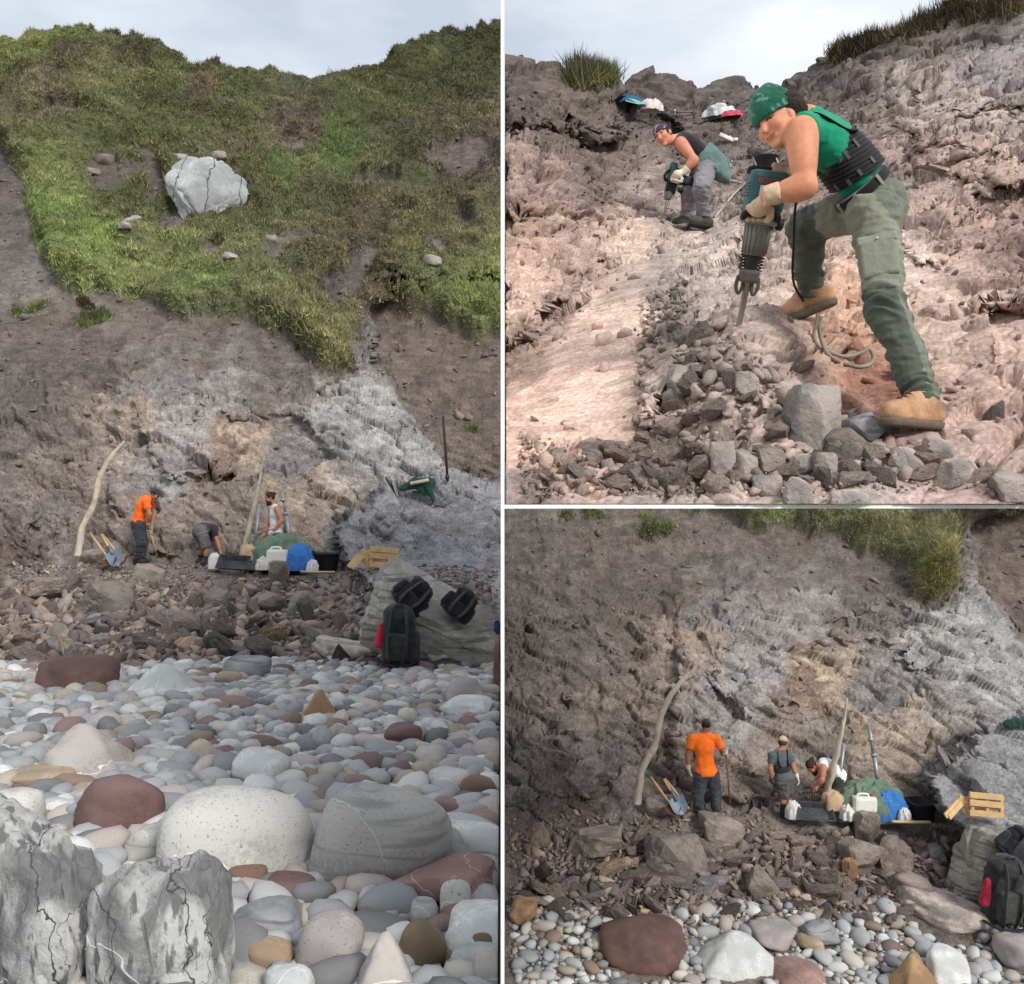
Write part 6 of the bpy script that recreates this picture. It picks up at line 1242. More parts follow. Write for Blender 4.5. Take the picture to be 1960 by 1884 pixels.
# ---------------------------------------------------------------- the dig: gear and workers, once in the tall view and once in the lower right view
wood_grey = mc('driftwood', (182, 170, 152), var=0.25, scale=5, bump=0.7, bscale=14, bdist=0.03); wood_new = mc('pallet_wood', (206, 172, 124), var=0.18, scale=9, bump=0.3); tubem = mc('galvanised_tube', (150, 156, 160), rough=0.45, metal=0.5, bump=0.1)
shaft = mc('tool_handle_wood', (196, 160, 118), var=0.2, bump=0.2); rust = mc('rusty_iron', (92, 56, 42), rough=0.85, var=0.4, scale=20, bump=0.5); blade = mc('blue_grey_steel', (112, 126, 140), rough=0.5, metal=0.3, var=0.25, bump=0.15)
blackp = mc('black_rubber_plastic', (36, 37, 40), rough=0.6, var=0.35, scale=5, fine=0.2, bump=0.3); darkcloth = fab('black_nylon', (36, 37, 42), rough=0.75)
def site(vw):
    tall = vw == 'L'; V_ = 'in the tall view' if tall else 'in the lower right view'
    y0 = 19.3 if tall else 17.3; dk = 1.0 if tall else 0.45
    def X(u, v, dy=0.0):
        if tall: return P(u, v, y0 + dy)
        return P(1887 + (u - 735) * 1.14, 1535 + (v - 1062) * 1.145, y0 + dy * dk)
    m_ = y0 / F if tall else y0 / F * 1.142          # metres for one unit of measure
    def one(name, label, cat, vf, mat, smooth=True): return tag(obj(name, *vf, mat, smooth=smooth), label + ', ' + V_, cat)
    # poles
    one('driftwood_pole', 'tall crooked pale driftwood pole standing before the cliff', 'pole', tube_vf([X(149, 1066), X(152, 1042, .05), X(158, 1010, .1), X(170, 985, .15), X(180, 965, .2), X(186, 935, .25), X(195, 905, .3), X(212, 876, .35), X(226, 859, .4), X(238, 846, .4)], [0.075, 0.07, 0.06, 0.065, 0.06, 0.058, 0.055, 0.05, 0.045, 0.032], n=70, m=12, rough=0.25, seed=3), wood_grey)
    one('timber_post', 'straight split grey timber post leaning by the tarp', 'post', tube_vf([X(463, 1066, -.1), X(476, 1015, -.05), X(489, 962, 0), X(497, 922, .1), X(502, 888, .2)], [0.10, 0.085, 0.075, 0.05, 0.02], n=40, m=9, rough=0.3, seed=5, flat=0.6), wood_grey)
    one('metal_tube', 'thin grey metal tube beside the timber post', 'tube', tube_vf([X(485, 1060, .1), X(497, 965, .3)], 0.03, m=8), tubem)
    t_ = thing('prop', 'grey adjustable metal prop leaning behind the green tarp, ' + V_, 'prop', X(556, 1040, .5))
    obj('outer_tube', *tube_vf([X(557, 1045, .5), X(547, 985, .6)], 0.042, m=10), tubem, t_); obj('inner_tube', *tube_vf([X(547, 985, .6), X(539, 938, .7)], 0.033, m=10), tubem, t_)
    for a_, b_ in ((547, 984), (542, 958)): obj('collar', *tube_vf([X(a_, b_ + 2, .6), X(a_ - 1, b_ - 3, .6)], 0.055, m=10), tubem, t_)
    # shovels and pick
    for k_, (a, b, bl_, lab) in enumerate((((194, 1024), (214, 1056), (226, 1080), 'blue-grey bladed shovel leaning with its blade down'), ((172, 1020), (207, 1068), (212, 1080), 'older shovel with a long handle behind the blue-grey one'))):
        t_ = thing('shovel', lab + ', ' + V_, 'shovel', X(*bl_, -.3)); A_, B_, C_ = X(*a, .2), X(*b, -.25), X(*bl_, -.4); obj('handle', *tube_vf([A_, B_], 0.022, m=8), shaft, t_)
        ax_ = nrm(C_ - B_); L_ = np.linalg.norm(C_ - B_) * 1.0 + 0.05; sd_ = nrm(np.cross(ax_, (0.15, -1, 0.2))); no_ = np.cross(sd_, ax_); vs = []; nn = 9; mm = 9
        for i in range(nn):
            tt_ = i / (nn - 1); wd = 0.15 * (1.0 if tt_ < 0.55 else math.sqrt(max(0.0, 1 - ((tt_ - 0.55) / 0.47) ** 2)))
            for j in range(mm):
                s_ = j / (mm - 1) * 2 - 1; vs.append(B_ + ax_ * (tt_ * L_ - 0.02) + sd_ * s_ * wd + no_ * (0.035 * s_ * s_ - 0.02))
        vs = np.array(vs); vs2 = vs - no_ * 0.006; fs = []
        for i in range(nn - 1):
            for j in range(mm - 1):
                q = i * mm + j; fs.append((q, q + 1, q + mm + 1, q + mm)); fs.append((q + nn * mm + mm, q + nn * mm + mm + 1, q + nn * mm + 1, q + nn * mm))
        obj('blade', np.vstack([vs, vs2]), fs, blade if k_ == 0 else rust, t_); obj('socket', *tube_vf([B_ - ax_ * 0.16, B_ + ax_ * 0.06], [0.026, 0.032], m=8), blade if k_ == 0 else rust, t_)
    t_ = thing('pickaxe', 'pickaxe with a pale wooden handle leaning by the shovels, ' + V_, 'pickaxe', X(236, 1078, -.2)); obj('handle', *tube_vf([X(196, 1023, .25), X(238, 1076, -.2)], 0.022, m=8), shaft, t_)
    obj('head', *tube_vf([X(230, 1082, -.3), X(238, 1075, -.2), X(243, 1062, -.1)], [0.012, 0.03, 0.012], m=6), rust, t_)
    # heap of gear under tarps
    g_ = thing('tarp', 'dull green tarp heaped over gear, ' + V_, 'tarp', X(540, 1080))
    dome('sheet', g_, X(537, 1084, .1), 0.66, 0.55 * dk ** 0.5, 0.60, fab('green_tarp', (104, 124, 108), bump=0.6), 11, 0.10, 110, 44, freq=3.6)
    b_ = thing('tarp', 'bright blue tarp beside the green heap, ' + V_, 'tarp', X(570, 1084)); dome('sheet', b_, X(573, 1086, -.38), 0.33, 0.36 * dk, 0.44, fab('bright_blue_tarp', (60, 118, 190), bump=0.5), 15, 0.09, 90, 36, freq=3.4)
    j_ = thing('jerrycan', 'white plastic jerrycan in front of the tarps, ' + V_, 'jerrycan', X(530, 1078, -.6)); c_ = X(531, 1065, -.65)
    jc = mc('white_canister_plastic', (222, 222, 214), rough=0.45, var=0.05, bump=0.05); obj('tank', *box_vf(c_, EYE, (0.40, 0.24, 0.27), 0.05), jc, j_, smooth=False); obj('handle', *tube_vf([c_ + np.array((-0.14, 0, 0.13)), c_ + np.array((-0.10, 0, 0.175)), c_ + np.array((0.04, 0, 0.175)), c_ + np.array((0.08, 0, 0.13))], 0.02, m=8), jc, j_)
    obj('cap', *lathe_vf(c_ + np.array((0.14, 0, 0.125)), c_ + np.array((0.14, 0, 0.165)), [(0, 0.035), (1, 0.033)], 12), mc('red_cap_plastic', (178, 44, 46), rough=0.5, bump=0), j_)
    k_ = thing('bucket', 'black builder\'s bucket right of the blue tarp, ' + V_, 'bucket', X(625, 1094, -.3)); c_ = X(625, 1093, -.3)
    obj('shell', *lathe_vf(c_, c_ + np.array((0, 0, 0.36)), [(0, 0.20), (0.04, 0.21), (0.93, 0.265), (0.94, 0.285), (1.0, 0.285), (1.0, 0.262), (0.1, 0.20)], 28), blackp, k_)
    for s in (-1, 1): obj('handle', *tube_vf([c_ + np.array((s * 0.20, -0.18, 0.34)), c_ + np.array((s * 0.26, -0.12, 0.40)), c_ + np.array((s * 0.28, 0.06, 0.40)), c_ + np.array((s * 0.22, 0.14, 0.34))], 0.014, m=6), blackp, k_)
    t_ = thing('tray', 'shallow black mixing tray tilted toward the heap, ' + V_, 'tray', X(448, 1090, -.5)); c_ = X(448, 1082, -.5); R_ = rot_xyz(0.75, 0.06, 0)
    fl = np.array([(-.24, -.13, 0), (.24, -.13, 0), (.24, .13, 0), (-.24, .13, 0), (-.32, -.19, .10), (.32, -.19, .10), (.32, .19, .10), (-.32, .19, .10), (-.30, -.17, .10), (.30, -.17, .10), (.30, .17, .10), (-.30, .17, .10), (-.22, -.11, .015), (.22, -.11, .015), (.22, .11, .015), (-.22, .11, .015)])
    obj('pan', fl @ R_.T + c_, [(3, 2, 1, 0), (0, 1, 5, 4), (1, 2, 6, 5), (2, 3, 7, 6), (3, 0, 4, 7), (4, 5, 9, 8), (5, 6, 10, 9), (6, 7, 11, 10), (7, 4, 8, 11), (8, 9, 13, 12), (9, 10, 14, 13), (10, 11, 15, 14), (11, 8, 12, 15), (12, 13, 14, 15)], mc('plaster_stained_plastic', (58, 60, 64), rough=0.6, var=0.6, scale=7, fine=0.4, bump=0.3), t_, smooth=False)
    s_ = thing('sack', 'white plaster sack behind the black tray, ' + V_, 'sack', X(412, 1080, -.35)); dome('cloth', s_, X(412, 1084, -.35), 0.14, 0.12, 0.24, fab('white_paper_sack', (206, 204, 198)), 21, 0.12)
    s_ = thing('sack', 'beige sack between the timber post and green tarp, ' + V_, 'sack', X(480, 1066, -.1)); dome('cloth', s_, X(480, 1068, -.15), 0.22, 0.18, 0.24, fab('beige_sack', (188, 160, 128)), 22, 0.14)
    s_ = thing('cloth', 'crumpled white cloth at the foot of the green tarp, ' + V_, 'cloth', X(503, 1082, -.7)); dome('fabric', s_, X(503, 1086, -.7), 0.12, 0.12, 0.16, fab('white_rag', (212, 208, 204)), 23, 0.25)
    s_ = thing('cloth', 'small white bag at the foot of the blue tarp, ' + V_, 'bag', X(598, 1086, -.8)); dome('fabric', s_, X(598, 1088, -.8), 0.10, 0.10, 0.15, fab('white_bag', (216, 212, 214)), 24, 0.2)
    one('plank', 'pale tan plank lying below the black bucket', 'plank', tube_vf([X(576, 1095, -1.0), X(612, 1096, -1.0), X(640, 1096, -.9)], 0.07, m=8, flat=0.4), mc('tan_plank', (198, 176, 138), var=0.15, bump=0.3))
    # pallets: every slat a part
    S_ = SL if tall else SC; q0 = X(735, 1087); uq, vq = q0[0] / q0[1] * F + U0, V0 - q0[2] / q0[1] * F; yp = min(S_.at(uq, vq)[0][1], S_.at(uq - 30, vq - 10)[0][1], S_.at(uq + 25, vq)[0][1]) - 0.3
    def XP(u, v, dy=0.0):
        q = X(u, v, 0.0); return q * ((yp + 0.6 + dy) / q[1])
    t_ = thing('pallet', 'upright wooden pallet against the grey slab, ' + V_, 'pallet', XP(735, 1086)); tl_ = 0.06
    for k_, v_ in enumerate((1050, 1063, 1080)):
        a_, b_ = XP(708, v_, -.7), XP(763, v_ + 5, -.7); c_ = (a_ + b_) / 2; ax_ = nrm(b_ - a_); obj('slat', *box_vf(c_, np.stack([ax_, np.cross((0, 0, 1), ax_), np.array([0, 0, 1.0])]), (np.linalg.norm(b_ - a_), 0.025, 0.095), 0.004), wood_new, t_, smooth=False)
    for u_ in (711, 736, 760): a_, b_ = XP(u_, 1046 + (u_ - 711) * 0.1, -.62), XP(u_, 1087, -.64); obj('stringer', *box_vf((a_ + b_) / 2, EYE, (0.05, 0.09, np.linalg.norm(b_ - a_)), 0.004), wood_new, t_, smooth=False)
    for k_, v_ in enumerate((1054, 1070, 1082)):
        c_ = XP(735, v_ + 2, -.54); obj('slat', *box_vf(c_, EYE, (0.60, 0.022, 0.07), 0.004), wood_new, t_, smooth=False)
    t_ = thing('pallet', 'low wooden pallet lying beside the upright one, ' + V_, 'pallet', XP(685, 1086))
    for a, b in (((667, 1086), (688, 1062)), ((673, 1088), (694, 1064))): A_, B_ = XP(*a, -.8), XP(*b, -.6); fr_ = frame(B_ - A_); obj('slat', *box_vf((A_ + B_) / 2, fr_, (0.09, 0.03, np.linalg.norm(B_ - A_)), 0.004), wood_new, t_, smooth=False)
    for a, b in (((686, 1060), (707, 1068)), ((690, 1054), (709, 1060))): A_, B_ = XP(*a, -.6), XP(*b, -.6); fr_ = frame(B_ - A_); obj('slat', *box_vf((A_ + B_) / 2, fr_, (0.07, 0.03, np.linalg.norm(B_ - A_)), 0.004), wood_new, t_, smooth=False)
    obj('stringer', *tube_vf([XP(690, 1062, -.55), XP(705, 1086, -.55)], 0.04, m=4), wood_new, t_, smooth=False)
    # net on the grey rock
    S_ = SL if tall else SC
    if tall:
        y_ = min(S_.at(800 + a_, 932 + b_)[0][1] for a_ in (-25, 0, 25) for b_ in (-8, 0, 12)) - 0.12; t_ = thing('net', 'dark green net bundle draped over the grey rock, ' + V_, 'net', P(800, 935, y_))
        soft_obj('netting', [cap(P(770, 935, y_), P(795, 925, y_), 0.06, 0.09, 0.05), cap(P(795, 925, y_), P(822, 926, y_ - .02), 0.10, 0.12, 0.06), cap(P(818, 930, y_ - .05), P(829, 956, y_ - .1), 0.09, 0.03, 0.05), cap(P(800, 930, y_ - .05), P(812, 944, y_ - .08), 0.07, 0.03, 0.05)], 0.018, M['part'], t_, lambda v: np.repeat(lin((38, 72, 62))[None], len(v), 0) * (1 + 0.5 * fbm(v * 5, 3, 2))[:, None], wr=[(0.03, wrinkle(9, 2)), (0.012, wrinkle(24, 4))])
        obj('pale_roll', *tube_vf([P(786, 926, y_ - .16), P(806, 922, y_ - .2), P(820, 919, y_ - .16)], 0.04, m=8), mc('pale_rope_roll', (192, 176, 156), bump=0.4), t_)
        p_ = min((S_.at(856 + a_, 918)[0] for a_ in (-6, 0, 6)), key=lambda q: q[1]) - np.array([0, 0.15, 0]); r_ = thing('iron_rod', 'rusty iron rod standing in the grey rock, ' + V_, 'rod', P(856, 917, p_[1])); obj('bar', *tube_vf([P(857, 922, p_[1] + .05), P(848, 797, p_[1] + .1)], 0.028, m=8), mc('dark_iron', (62, 46, 40), rough=0.85, var=0.4, scale=20, bump=0.5), r_); obj('collar', *tube_vf([P(856.6, 917, p_[1] + .04), P(856, 909, p_[1] + .05)], 0.045, m=8), rust, r_)
    else:
        y_ = min(S_.at(1950 + a_, 1385 + b_)[0][1] for a_ in (-20, 0, 20) for b_ in (-8, 0, 8)) - 0.1; t_ = thing('net', 'dark green net on the grey rock at the right edge, ' + V_, 'net', P(1950, 1390, y_))
        soft_obj('netting', [cap(P(1930, 1386, y_), P(1985, 1378, y_), 0.07, 0.10, 0.05)], 0.02, M['part'], t_, lambda v: np.repeat(lin((38, 72, 62))[None], len(v), 0) * (1 + 0.5 * fbm(v * 5, 3, 2))[:, None], wr=[(0.03, wrinkle(9, 2)), (0.012, wrinkle(24, 4))])
        # sieve crate in front of the bending man
        C_ = lambda zx, zy, d: P(1183.7 + zx * 0.396, 1259.2 + zy * 0.396, y0 + d); t_ = thing('crate', 'rusty wire crate in front of the man in white, ' + V_, 'crate', C_(940, 705, .1)); wirem = mc('dark_wire', (70, 60, 52), rough=0.7, metal=0.4, bump=0)
        for zy in (632, 655, 680, 704):
            obj('wire', *tube_vf([C_(888, zy, .0), C_(985, zy, .0), C_(1000, zy - 6, .45), C_(900, zy - 6, .45), C_(888, zy, .0)], 0.008, n=5, m=5), wirem, t_)
        for zx in np.linspace(888, 985, 9): obj('wire', *tube_vf([C_(zx, 630, .0), C_(zx, 705, .0)], 0.006, m=5), wirem, t_)
site('L'); site('C')

# ---------------------------------------------------------------- backpacks
def rucksack(label, u0, u1, v0, v1, y, tilt, seed, col_a, col_b, red=False, big=True):
    cx, cz = (u0 + u1) / 2, (v0 + v1) / 2; c = P(cx, cz, y); w_ = (u1 - u0) / F * y / 2; h_ = (v1 - v0) / F * y / 2; R = rot_xyz(0.12, tilt, 0.1).T
    t_ = thing('backpack', label, 'backpack', P(cx, v1, y)); L_ = lambda a, b, d: c + np.array([a * w_, b * w_, d * h_]) @ R
    body = [rbx(L_(0.05, 0.1, -0.12), R, (w_ * 0.64, w_ * 0.42, h_ * 0.80), w_ * 0.26, 0.03), ell(L_(0, 0.0, 0.72), R, (w_ * 0.62, w_ * 0.52, h_ * 0.30), 0.03)]
    cl_ = lambda c0: (lambda v: np.repeat(lin(c0)[None], len(v), 0) * (1 + 0.35 * fbm(v * 9, 3, seed))[:, None])
    soft_obj('bag', body, 0.012, M['part'], t_, cl_(col_a), wr=[(0.014, wrinkle(10, seed)), (0.006, wrinkle(26, seed + 1))])
    soft_obj('front_pocket', [rbx(L_(0.0, -0.42, -0.28), R, (w_ * 0.42, w_ * 0.18, h_ * 0.42), w_ * 0.1, 0.02)], 0.012, M['part'], t_, cl_(col_b), wr=[(0.008, wrinkle(14, seed + 2))])
    soft_obj('side_pocket', [cap(L_(0.74, 0.0, -0.55), L_(0.72, 0.0, 0.05), w_ * 0.24, w_ * 0.2, 0.02)], 0.012, M['part'], t_, cl_(col_b), wr=[(0.008, wrinkle(14, seed + 3))])
    if red: soft_obj('red_side_pocket', [cap(L_(-0.72, -0.05, -0.25), L_(-0.66, -0.05, 0.32), w_ * 0.2, w_ * 0.12, 0.02)], 0.012, M['part'], t_, cl_((176, 36, 56)), wr=[(0.006, wrinkle(14, seed + 4))])
    else: soft_obj('side_pocket', [cap(L_(-0.74, 0.0, -0.5), L_(-0.72, 0.0, 0.1), w_ * 0.22, w_ * 0.18, 0.02)], 0.012, M['part'], t_, cl_(col_b), wr=[(0.008, wrinkle(14, seed + 4))])
    web = mc('grey_green_webbing', (66, 66, 62), bump=0.3)
    for s in (-1, 1):
        obj('strap', *tube_vf([L_(s * 0.28, -0.35, 0.92), L_(s * 0.34, -0.66, 0.55), L_(s * 0.38, -0.72, 0.0), L_(s * 0.30, -0.66, -0.55), L_(s * 0.24, -0.5, -0.85)], w_ * 0.10, m=8, flat=0.4), web, t_)
    obj('top_handle', *tube_vf([L_(-0.14, -0.2, 0.98), L_(-0.1, -0.28, 1.08), L_(0.1, -0.28, 1.08), L_(0.14, -0.2, 0.98)], w_ * 0.05, m=6), web, t_)
    obj('hip_belt', *tube_vf([L_(-0.8, -0.2, -0.75), L_(-0.5, -0.7, -0.78), L_(0.0, -0.8, -0.82), L_(0.5, -0.72, -0.78), L_(0.85, -0.2, -0.75)], w_ * 0.10, m=8, flat=0.5), darkcloth, t_)
rucksack('large upright black-grey rucksack with a red side leaning on the slab, tall view', 714, 808, 1158, 1278, 10.9, 0.06, 31, (44, 46, 50), (58, 60, 58), red=True)
rucksack('black backpack slumped on top of the greenish slab, tall view', 752, 832, 1106, 1172, 11.15, 0.85, 33, (30, 31, 40), (44, 44, 52))
rucksack('small black backpack at the right on the greenish slab, tall view', 846, 918, 1126, 1186, 11.2, 0.7, 35, (28, 29, 32), (40, 41, 44))
rucksack('large grey-black rucksack with a red side at the right edge, lower right view', 1868, 1972, 1636, 1776, 14.6, 0.02, 37, (48, 50, 52), (62, 64, 60), red=True)
rucksack('dark backpack lying on the slab above the large rucksack, lower right view', 1906, 1985, 1582, 1650, 14.9, 0.7, 39, (30, 31, 40), (44, 44, 52))
t_ = thing('cloth', 'blue cloth peeking in at the right edge beyond the slab, tall view', 'cloth', P(948, 1206, 11.6)); dome('fabric', t_, P(951, 1206, 11.6), 0.035, 0.08, 0.10, fab('navy_cloth', (42, 72, 116)), 41, 0.2)

# ---------------------------------------------------------------- workers
Z5 = lambda zx, zy, d=0.0: P(100.7 + zx * 0.2827, 826 + zy * 0.2827, 20.0 + d)
Z7 = lambda zx, zy, d=0.0: P(1183.7 + zx * 0.396, 1259.2 + zy * 0.396, 17.4 + d)
jeans = lambda c0, s: (lambda v: np.repeat(lin(c0)[None], len(v), 0) * (1 + 0.35 * fbm(v * 6, 3, s))[:, None])
hh = 0.0135
# man in orange, bending over his tool
Jo = dict(pel=Z5(580, 622), waist=Z5(588, 570, -.02), chest=Z5(610, 500, -.02), neck=Z5(655, 445), head=Z5(697, 428, -.02), hf=(0.72, -0.25, -0.65), hu=(0.62, 0, 0.78),
          sr=Z5(632, 478, -.19), er=Z5(658, 560, -.24), wr=Z5(648, 632, -.14), hr=Z5(655, 650, -.1), sl=Z5(655, 470, .19), el=Z5(690, 550, .22), wl=Z5(668, 660, .05), hl=Z5(670, 680, 0),
          pr=Z5(580, 640, -.10), kr=Z5(600, 760, -.14), ar=Z5(578, 862, -.10), tr=Z5(625, 878, -.14), pl=Z5(585, 640, .10), kl=Z5(612, 755, .10), al=Z5(600, 855, .12), tl=Z5(645, 872, .1))
ga, gb = Z5(640, 600, -.06), Z5(706, 838, -.05); gax = nrm(gb - ga)
person('man in orange T-shirt bent over a tool, in the tall view', Jo, dict(g=1.1, skin=(160, 108, 84), grip={'r': (Z5(651, 645, -.06), gax, 0.02, 1), 'l': (Z5(662, 682, -.06), gax, 0.02, -1)}, gloves={'l': (150, 132, 108), 'r': (150, 132, 108)}, legs=dict(color=jeans((52, 55, 62), 3), w=1.12, wr=0.02), boots=(52, 46, 42),
    top=dict(color=(244, 104, 26), sleeve=0.55, hem=-0.02, fit=1.16, wr=0.012), cap=dict(color=(52, 54, 50), brim=True), hair=dict(color=(38, 30, 28), low=-0.06)), hh, Z5(590, 880))
t_ = thing('digging_bar', 'wooden-handled tool held by the bending man in orange, tall view', 'tool', gb); obj('handle', *tube_vf([ga - gax * 0.1, gb], 0.018, m=8), shaft, t_); obj('tip', *tube_vf([gb - gax * 0.1, gb + gax * 0.06], [0.026, 0.01], m=8), rust, t_)
# man bent double
Jb = dict(pel=Z5(1000, 672), waist=Z5(1030, 655, .14), chest=Z5(1068, 660, .32), neck=Z5(1105, 690, .46), head=Z5(1122, 722, .55), hf=(0.25, 0.35, -0.9), hu=(0.55, 0.75, -0.3),
          sr=Z5(1092, 672, .20), er=Z5(1118, 755, .14), wr=Z5(1140, 830, .12), hr=Z5(1146, 855, .12), sl=Z5(1058, 690, .55), el=Z5(1072, 770, .60), wl=Z5(1090, 850, .6), hl=Z5(1096, 870, .6),
          pr=Z5(1015, 690, -.08), kr=Z5(1045, 790, -.12), ar=Z5(1034, 872, -.06), tr=Z5(1075, 885, .02), pl=Z5(985, 690, .10), kl=Z5(1008, 785, .06), al=Z5(1000, 865, .12), tl=Z5(1040, 878, .2))
person('man in grey shorts bent double with one hand on the ground, tall view', Jb, dict(g=1.04, skin=(176, 124, 98), palm={'r': (1, -0.2, 0), 'l': (1, 0, 0)}, legs=dict(color=jeans((92, 90, 92), 5), short=True, w=1.05, wr=0.014), boots=(58, 58, 60),
    top=dict(color=(44, 46, 52), sleeve=0.5, hem=0.0, fit=1.12), cap=dict(color=(150, 140, 124), brim=True)), hh, Z5(1020, 885))
# man in the white sleeveless shirt
Jw = dict(pel=Z5(1508, 690, .1), waist=Z5(1508, 625, .1), chest=Z5(1508, 560, .1), neck=Z5(1498, 498, .1), head=Z5(1470, 452, .06), hf=(-0.82, -0.38, -0.35), hu=(-0.28, 0, 0.95),
          sl=Z5(1520, 525, -.08), el=Z5(1550, 605, -.14), wl=Z5(1502, 662, -.16), hl=Z5(1470, 665, -.16), sr=Z5(1486, 522, .28), er=Z5(1470, 600, .34), wr=Z5(1450, 660, .2), hr=Z5(1440, 680, .2),
          pl=Z5(1518, 715, .0), kl=Z5(1512, 800, -.05), al=Z5(1520, 880, .0), tl=Z5(1480, 890, -.1), pr=Z5(1500, 715, .2), kr=Z5(1480, 800, .2), ar=Z5(1495, 880, .25), tr=Z5(1450, 890, .2))
person('bearded man in white sleeveless shirt standing behind the green tarp, tall view', Jw, dict(g=1.04, skin=(186, 128, 100), palm={'l': (0, 0, -1)}, legs=dict(color=jeans((58, 58, 60), 7), w=1.05), boots=(52, 46, 42), top=dict(color=(226, 226, 228), hem=-0.04, fit=1.12, wr=0.010, name='sleeveless_shirt'),
    hair=dict(color=(46, 32, 26), low=-0.08, locks=[((0, -0.09, 0.06), (0, -0.13, 0.07), 0.03, 0.03)]), beard=(44, 30, 24)), hh, Z5(1510, 890))
# lower right view: man in orange from behind with a pole
Jo = dict(pel=Z7(425, 552), waist=Z7(418, 500), chest=Z7(412, 428), neck=Z7(418, 366, .02), head=Z7(424, 328, .04), hf=(0.25, 0.85, -0.45), hu=(0.05, 0.3, 0.95),
          sl=Z7(356, 392, 0), el=Z7(336, 462, .03), wl=Z7(338, 530, .0), hl=Z7(342, 560, 0), sr=Z7(474, 392, 0), er=Z7(506, 462, .02), wr=Z7(520, 470, -.16), hr=Z7(522, 456, -.2),
          pl=Z7(398, 572), kl=Z7(385, 655, .03), al=Z7(390, 738, .0), tl=Z7(384, 748, .18), pr=Z7(452, 572), kr=Z7(468, 650, .03), ar=Z7(474, 730, .02), tr=Z7(486, 738, .2))
gcn = Z7(520, 455, -.2); person('man in orange T-shirt seen from behind, holding an upright pole, lower right view', Jo, dict(g=1.16, skin=(150, 100, 78), grip={'r': (gcn, (0, 0, 1), 0.018, 1)}, gloves={'l': (186, 170, 140), 'r': (196, 186, 164)}, palm={'l': (1, 0, 0)}, legs=dict(color=jeans((66, 68, 74), 3), w=1.12, wr=0.02), boots=(52, 46, 42),
    top=dict(color=(246, 116, 32), sleeve=0.6, hem=-0.05, fit=1.16, wr=0.012), cap=dict(color=(56, 58, 56), brim=True), hair=dict(color=(40, 32, 30), low=-0.05)), hh, Z7(430, 755))
t_ = thing('digging_bar', 'brown upright pole held by the man in orange, lower right view', 'pole', Z7(541, 712, -.2)); obj('bar', *tube_vf([Z7(541, 714, -.2), Z7(518, 440, -.2)], 0.016, m=8), mc('brown_handle', (116, 84, 62), bump=0.2), t_); obj('tip', *tube_vf([Z7(541, 716, -.2), Z7(539, 690, -.2)], [0.012, 0.022], m=8), rust, t_)
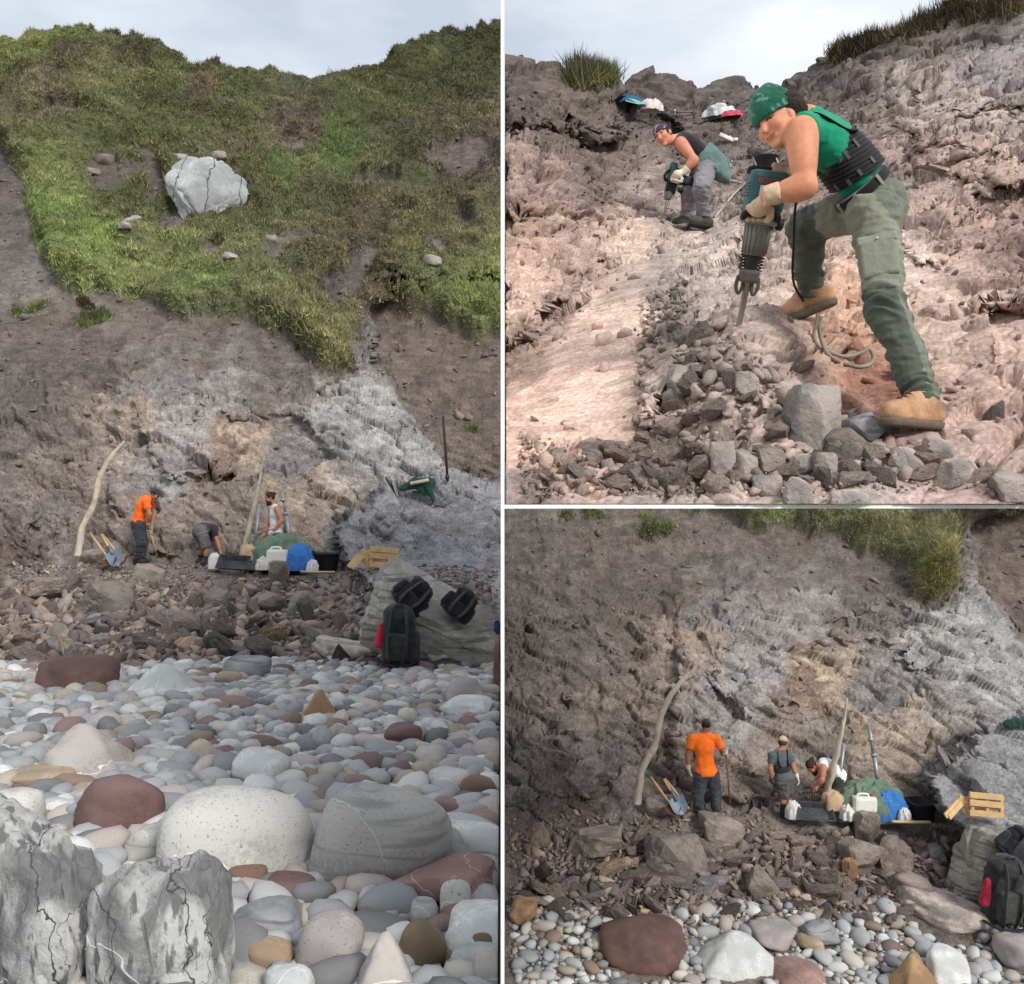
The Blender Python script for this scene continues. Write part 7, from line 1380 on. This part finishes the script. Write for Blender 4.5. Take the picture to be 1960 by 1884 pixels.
# man in grey with cap
Jg = dict(pel=Z7(802, 580), waist=Z7(792, 540), chest=Z7(782, 492), neck=Z7(785, 443), head=Z7(796, 412, .02), hf=(0.62, 0.65, -0.45), hu=(0.15, 0.2, 0.97),
          sl=Z7(742, 472, -.04), el=Z7(734, 535, -.06), wl=Z7(742, 585, .0), hl=Z7(748, 610, .02), sr=Z7(826, 474, .02), er=Z7(846, 530, .0), wr=Z7(862, 572, -.02), hr=Z7(868, 590, -.02),
          pl=Z7(790, 598, -.06), kl=Z7(798, 668, -.02), al=Z7(796, 735, -.04), tl=Z7(812, 742, .12), pr=Z7(815, 598, .08), kr=Z7(824, 662, .12), ar=Z7(820, 722, .14), tr=Z7(840, 730, .28))
pg, Jg, Ag, Hg, zg = person('man in grey T-shirt, dark vest and beige cap seen from behind, lower right view', Jg, dict(g=1.0, skin=(176, 122, 96), gloves={'r': (206, 200, 184), 'l': (70, 74, 78)}, palm={'l': (1, 0, 0), 'r': (-1, 0, 0)}, legs=dict(color=jeans((80, 78, 76), 9), short=True, w=1.08, wr=0.016), boots=(48, 48, 50),
    top=dict(color=(84, 92, 98), sleeve=0.55, hem=-0.02, fit=1.12), cap=dict(color=(186, 168, 140), brim=True), hair=dict(color=(70, 60, 54), low=-0.05)), hh, Z7(800, 745))
soft_obj('vest', [ell(Jg['waist'] + Ag[2] * 0.02, Ag, (0.165, 0.128, 0.13), 0.03)], hh, M['part'], pg, (40, 44, 48), clips=[(Jg['waist'] + Ag[2] * 0.10, Ag[2]), (Jg['pel'] + Ag[2] * 0.03, -Ag[2])])
for s_ in (-1, 1): obj('brace', *tube_vf([Jg['waist'] + Ag[0] * s_ * 0.08 - Ag[1] * 0.12 + Ag[2] * 0.08, Jg['chest'] + Ag[0] * s_ * 0.09 - Ag[1] * 0.115, Jg['neck'] + Ag[0] * s_ * 0.10 - Ag[1] * 0.05 - Ag[2] * 0.01], 0.022, m=8, flat=0.5), mc('black_webbing', None), pg)
# man in white bending over the crate
Jw = dict(pel=Z7(1070, 580, .1), waist=Z7(1052, 548, .1), chest=Z7(1015, 522, .08), neck=Z7(972, 515, .06), head=Z7(935, 528, .04), hf=(-0.62, -0.35, -0.70), hu=(-0.72, 0, 0.6),
          sl=Z7(990, 528, -.12), el=Z7(984, 588, -.18), wl=Z7(962, 620, -.10), hl=Z7(950, 632, -.1), sr=Z7(1000, 520, .26), er=Z7(970, 572, .30), wr=Z7(945, 612, .2), hr=Z7(935, 628, .2),
          pl=Z7(1068, 600, .0), kl=Z7(1046, 668, -.04), al=Z7(1058, 738, .0), tl=Z7(1030, 745, -.05), pr=Z7(1078, 600, .2), kr=Z7(1062, 668, .22), ar=Z7(1076, 735, .25), tr=Z7(1050, 742, .2))
person('bearded man in white sleeveless shirt bending over the wire crate, lower right view', Jw, dict(g=1.04, skin=(186, 128, 100), palm={'l': (0, 0, -1), 'r': (0, 0, -1)}, legs=dict(color=jeans((62, 60, 58), 7), w=1.02), boots=(52, 46, 42), top=dict(color=(230, 230, 232), hem=-0.02, fit=1.12, wr=0.010, name='sleeveless_shirt'),
    hair=dict(color=(48, 34, 28), low=-0.08, locks=[((0, -0.09, 0.06), (0, -0.13, 0.08), 0.032, 0.03)]), beard=(46, 32, 26)), hh, Z7(1065, 745))
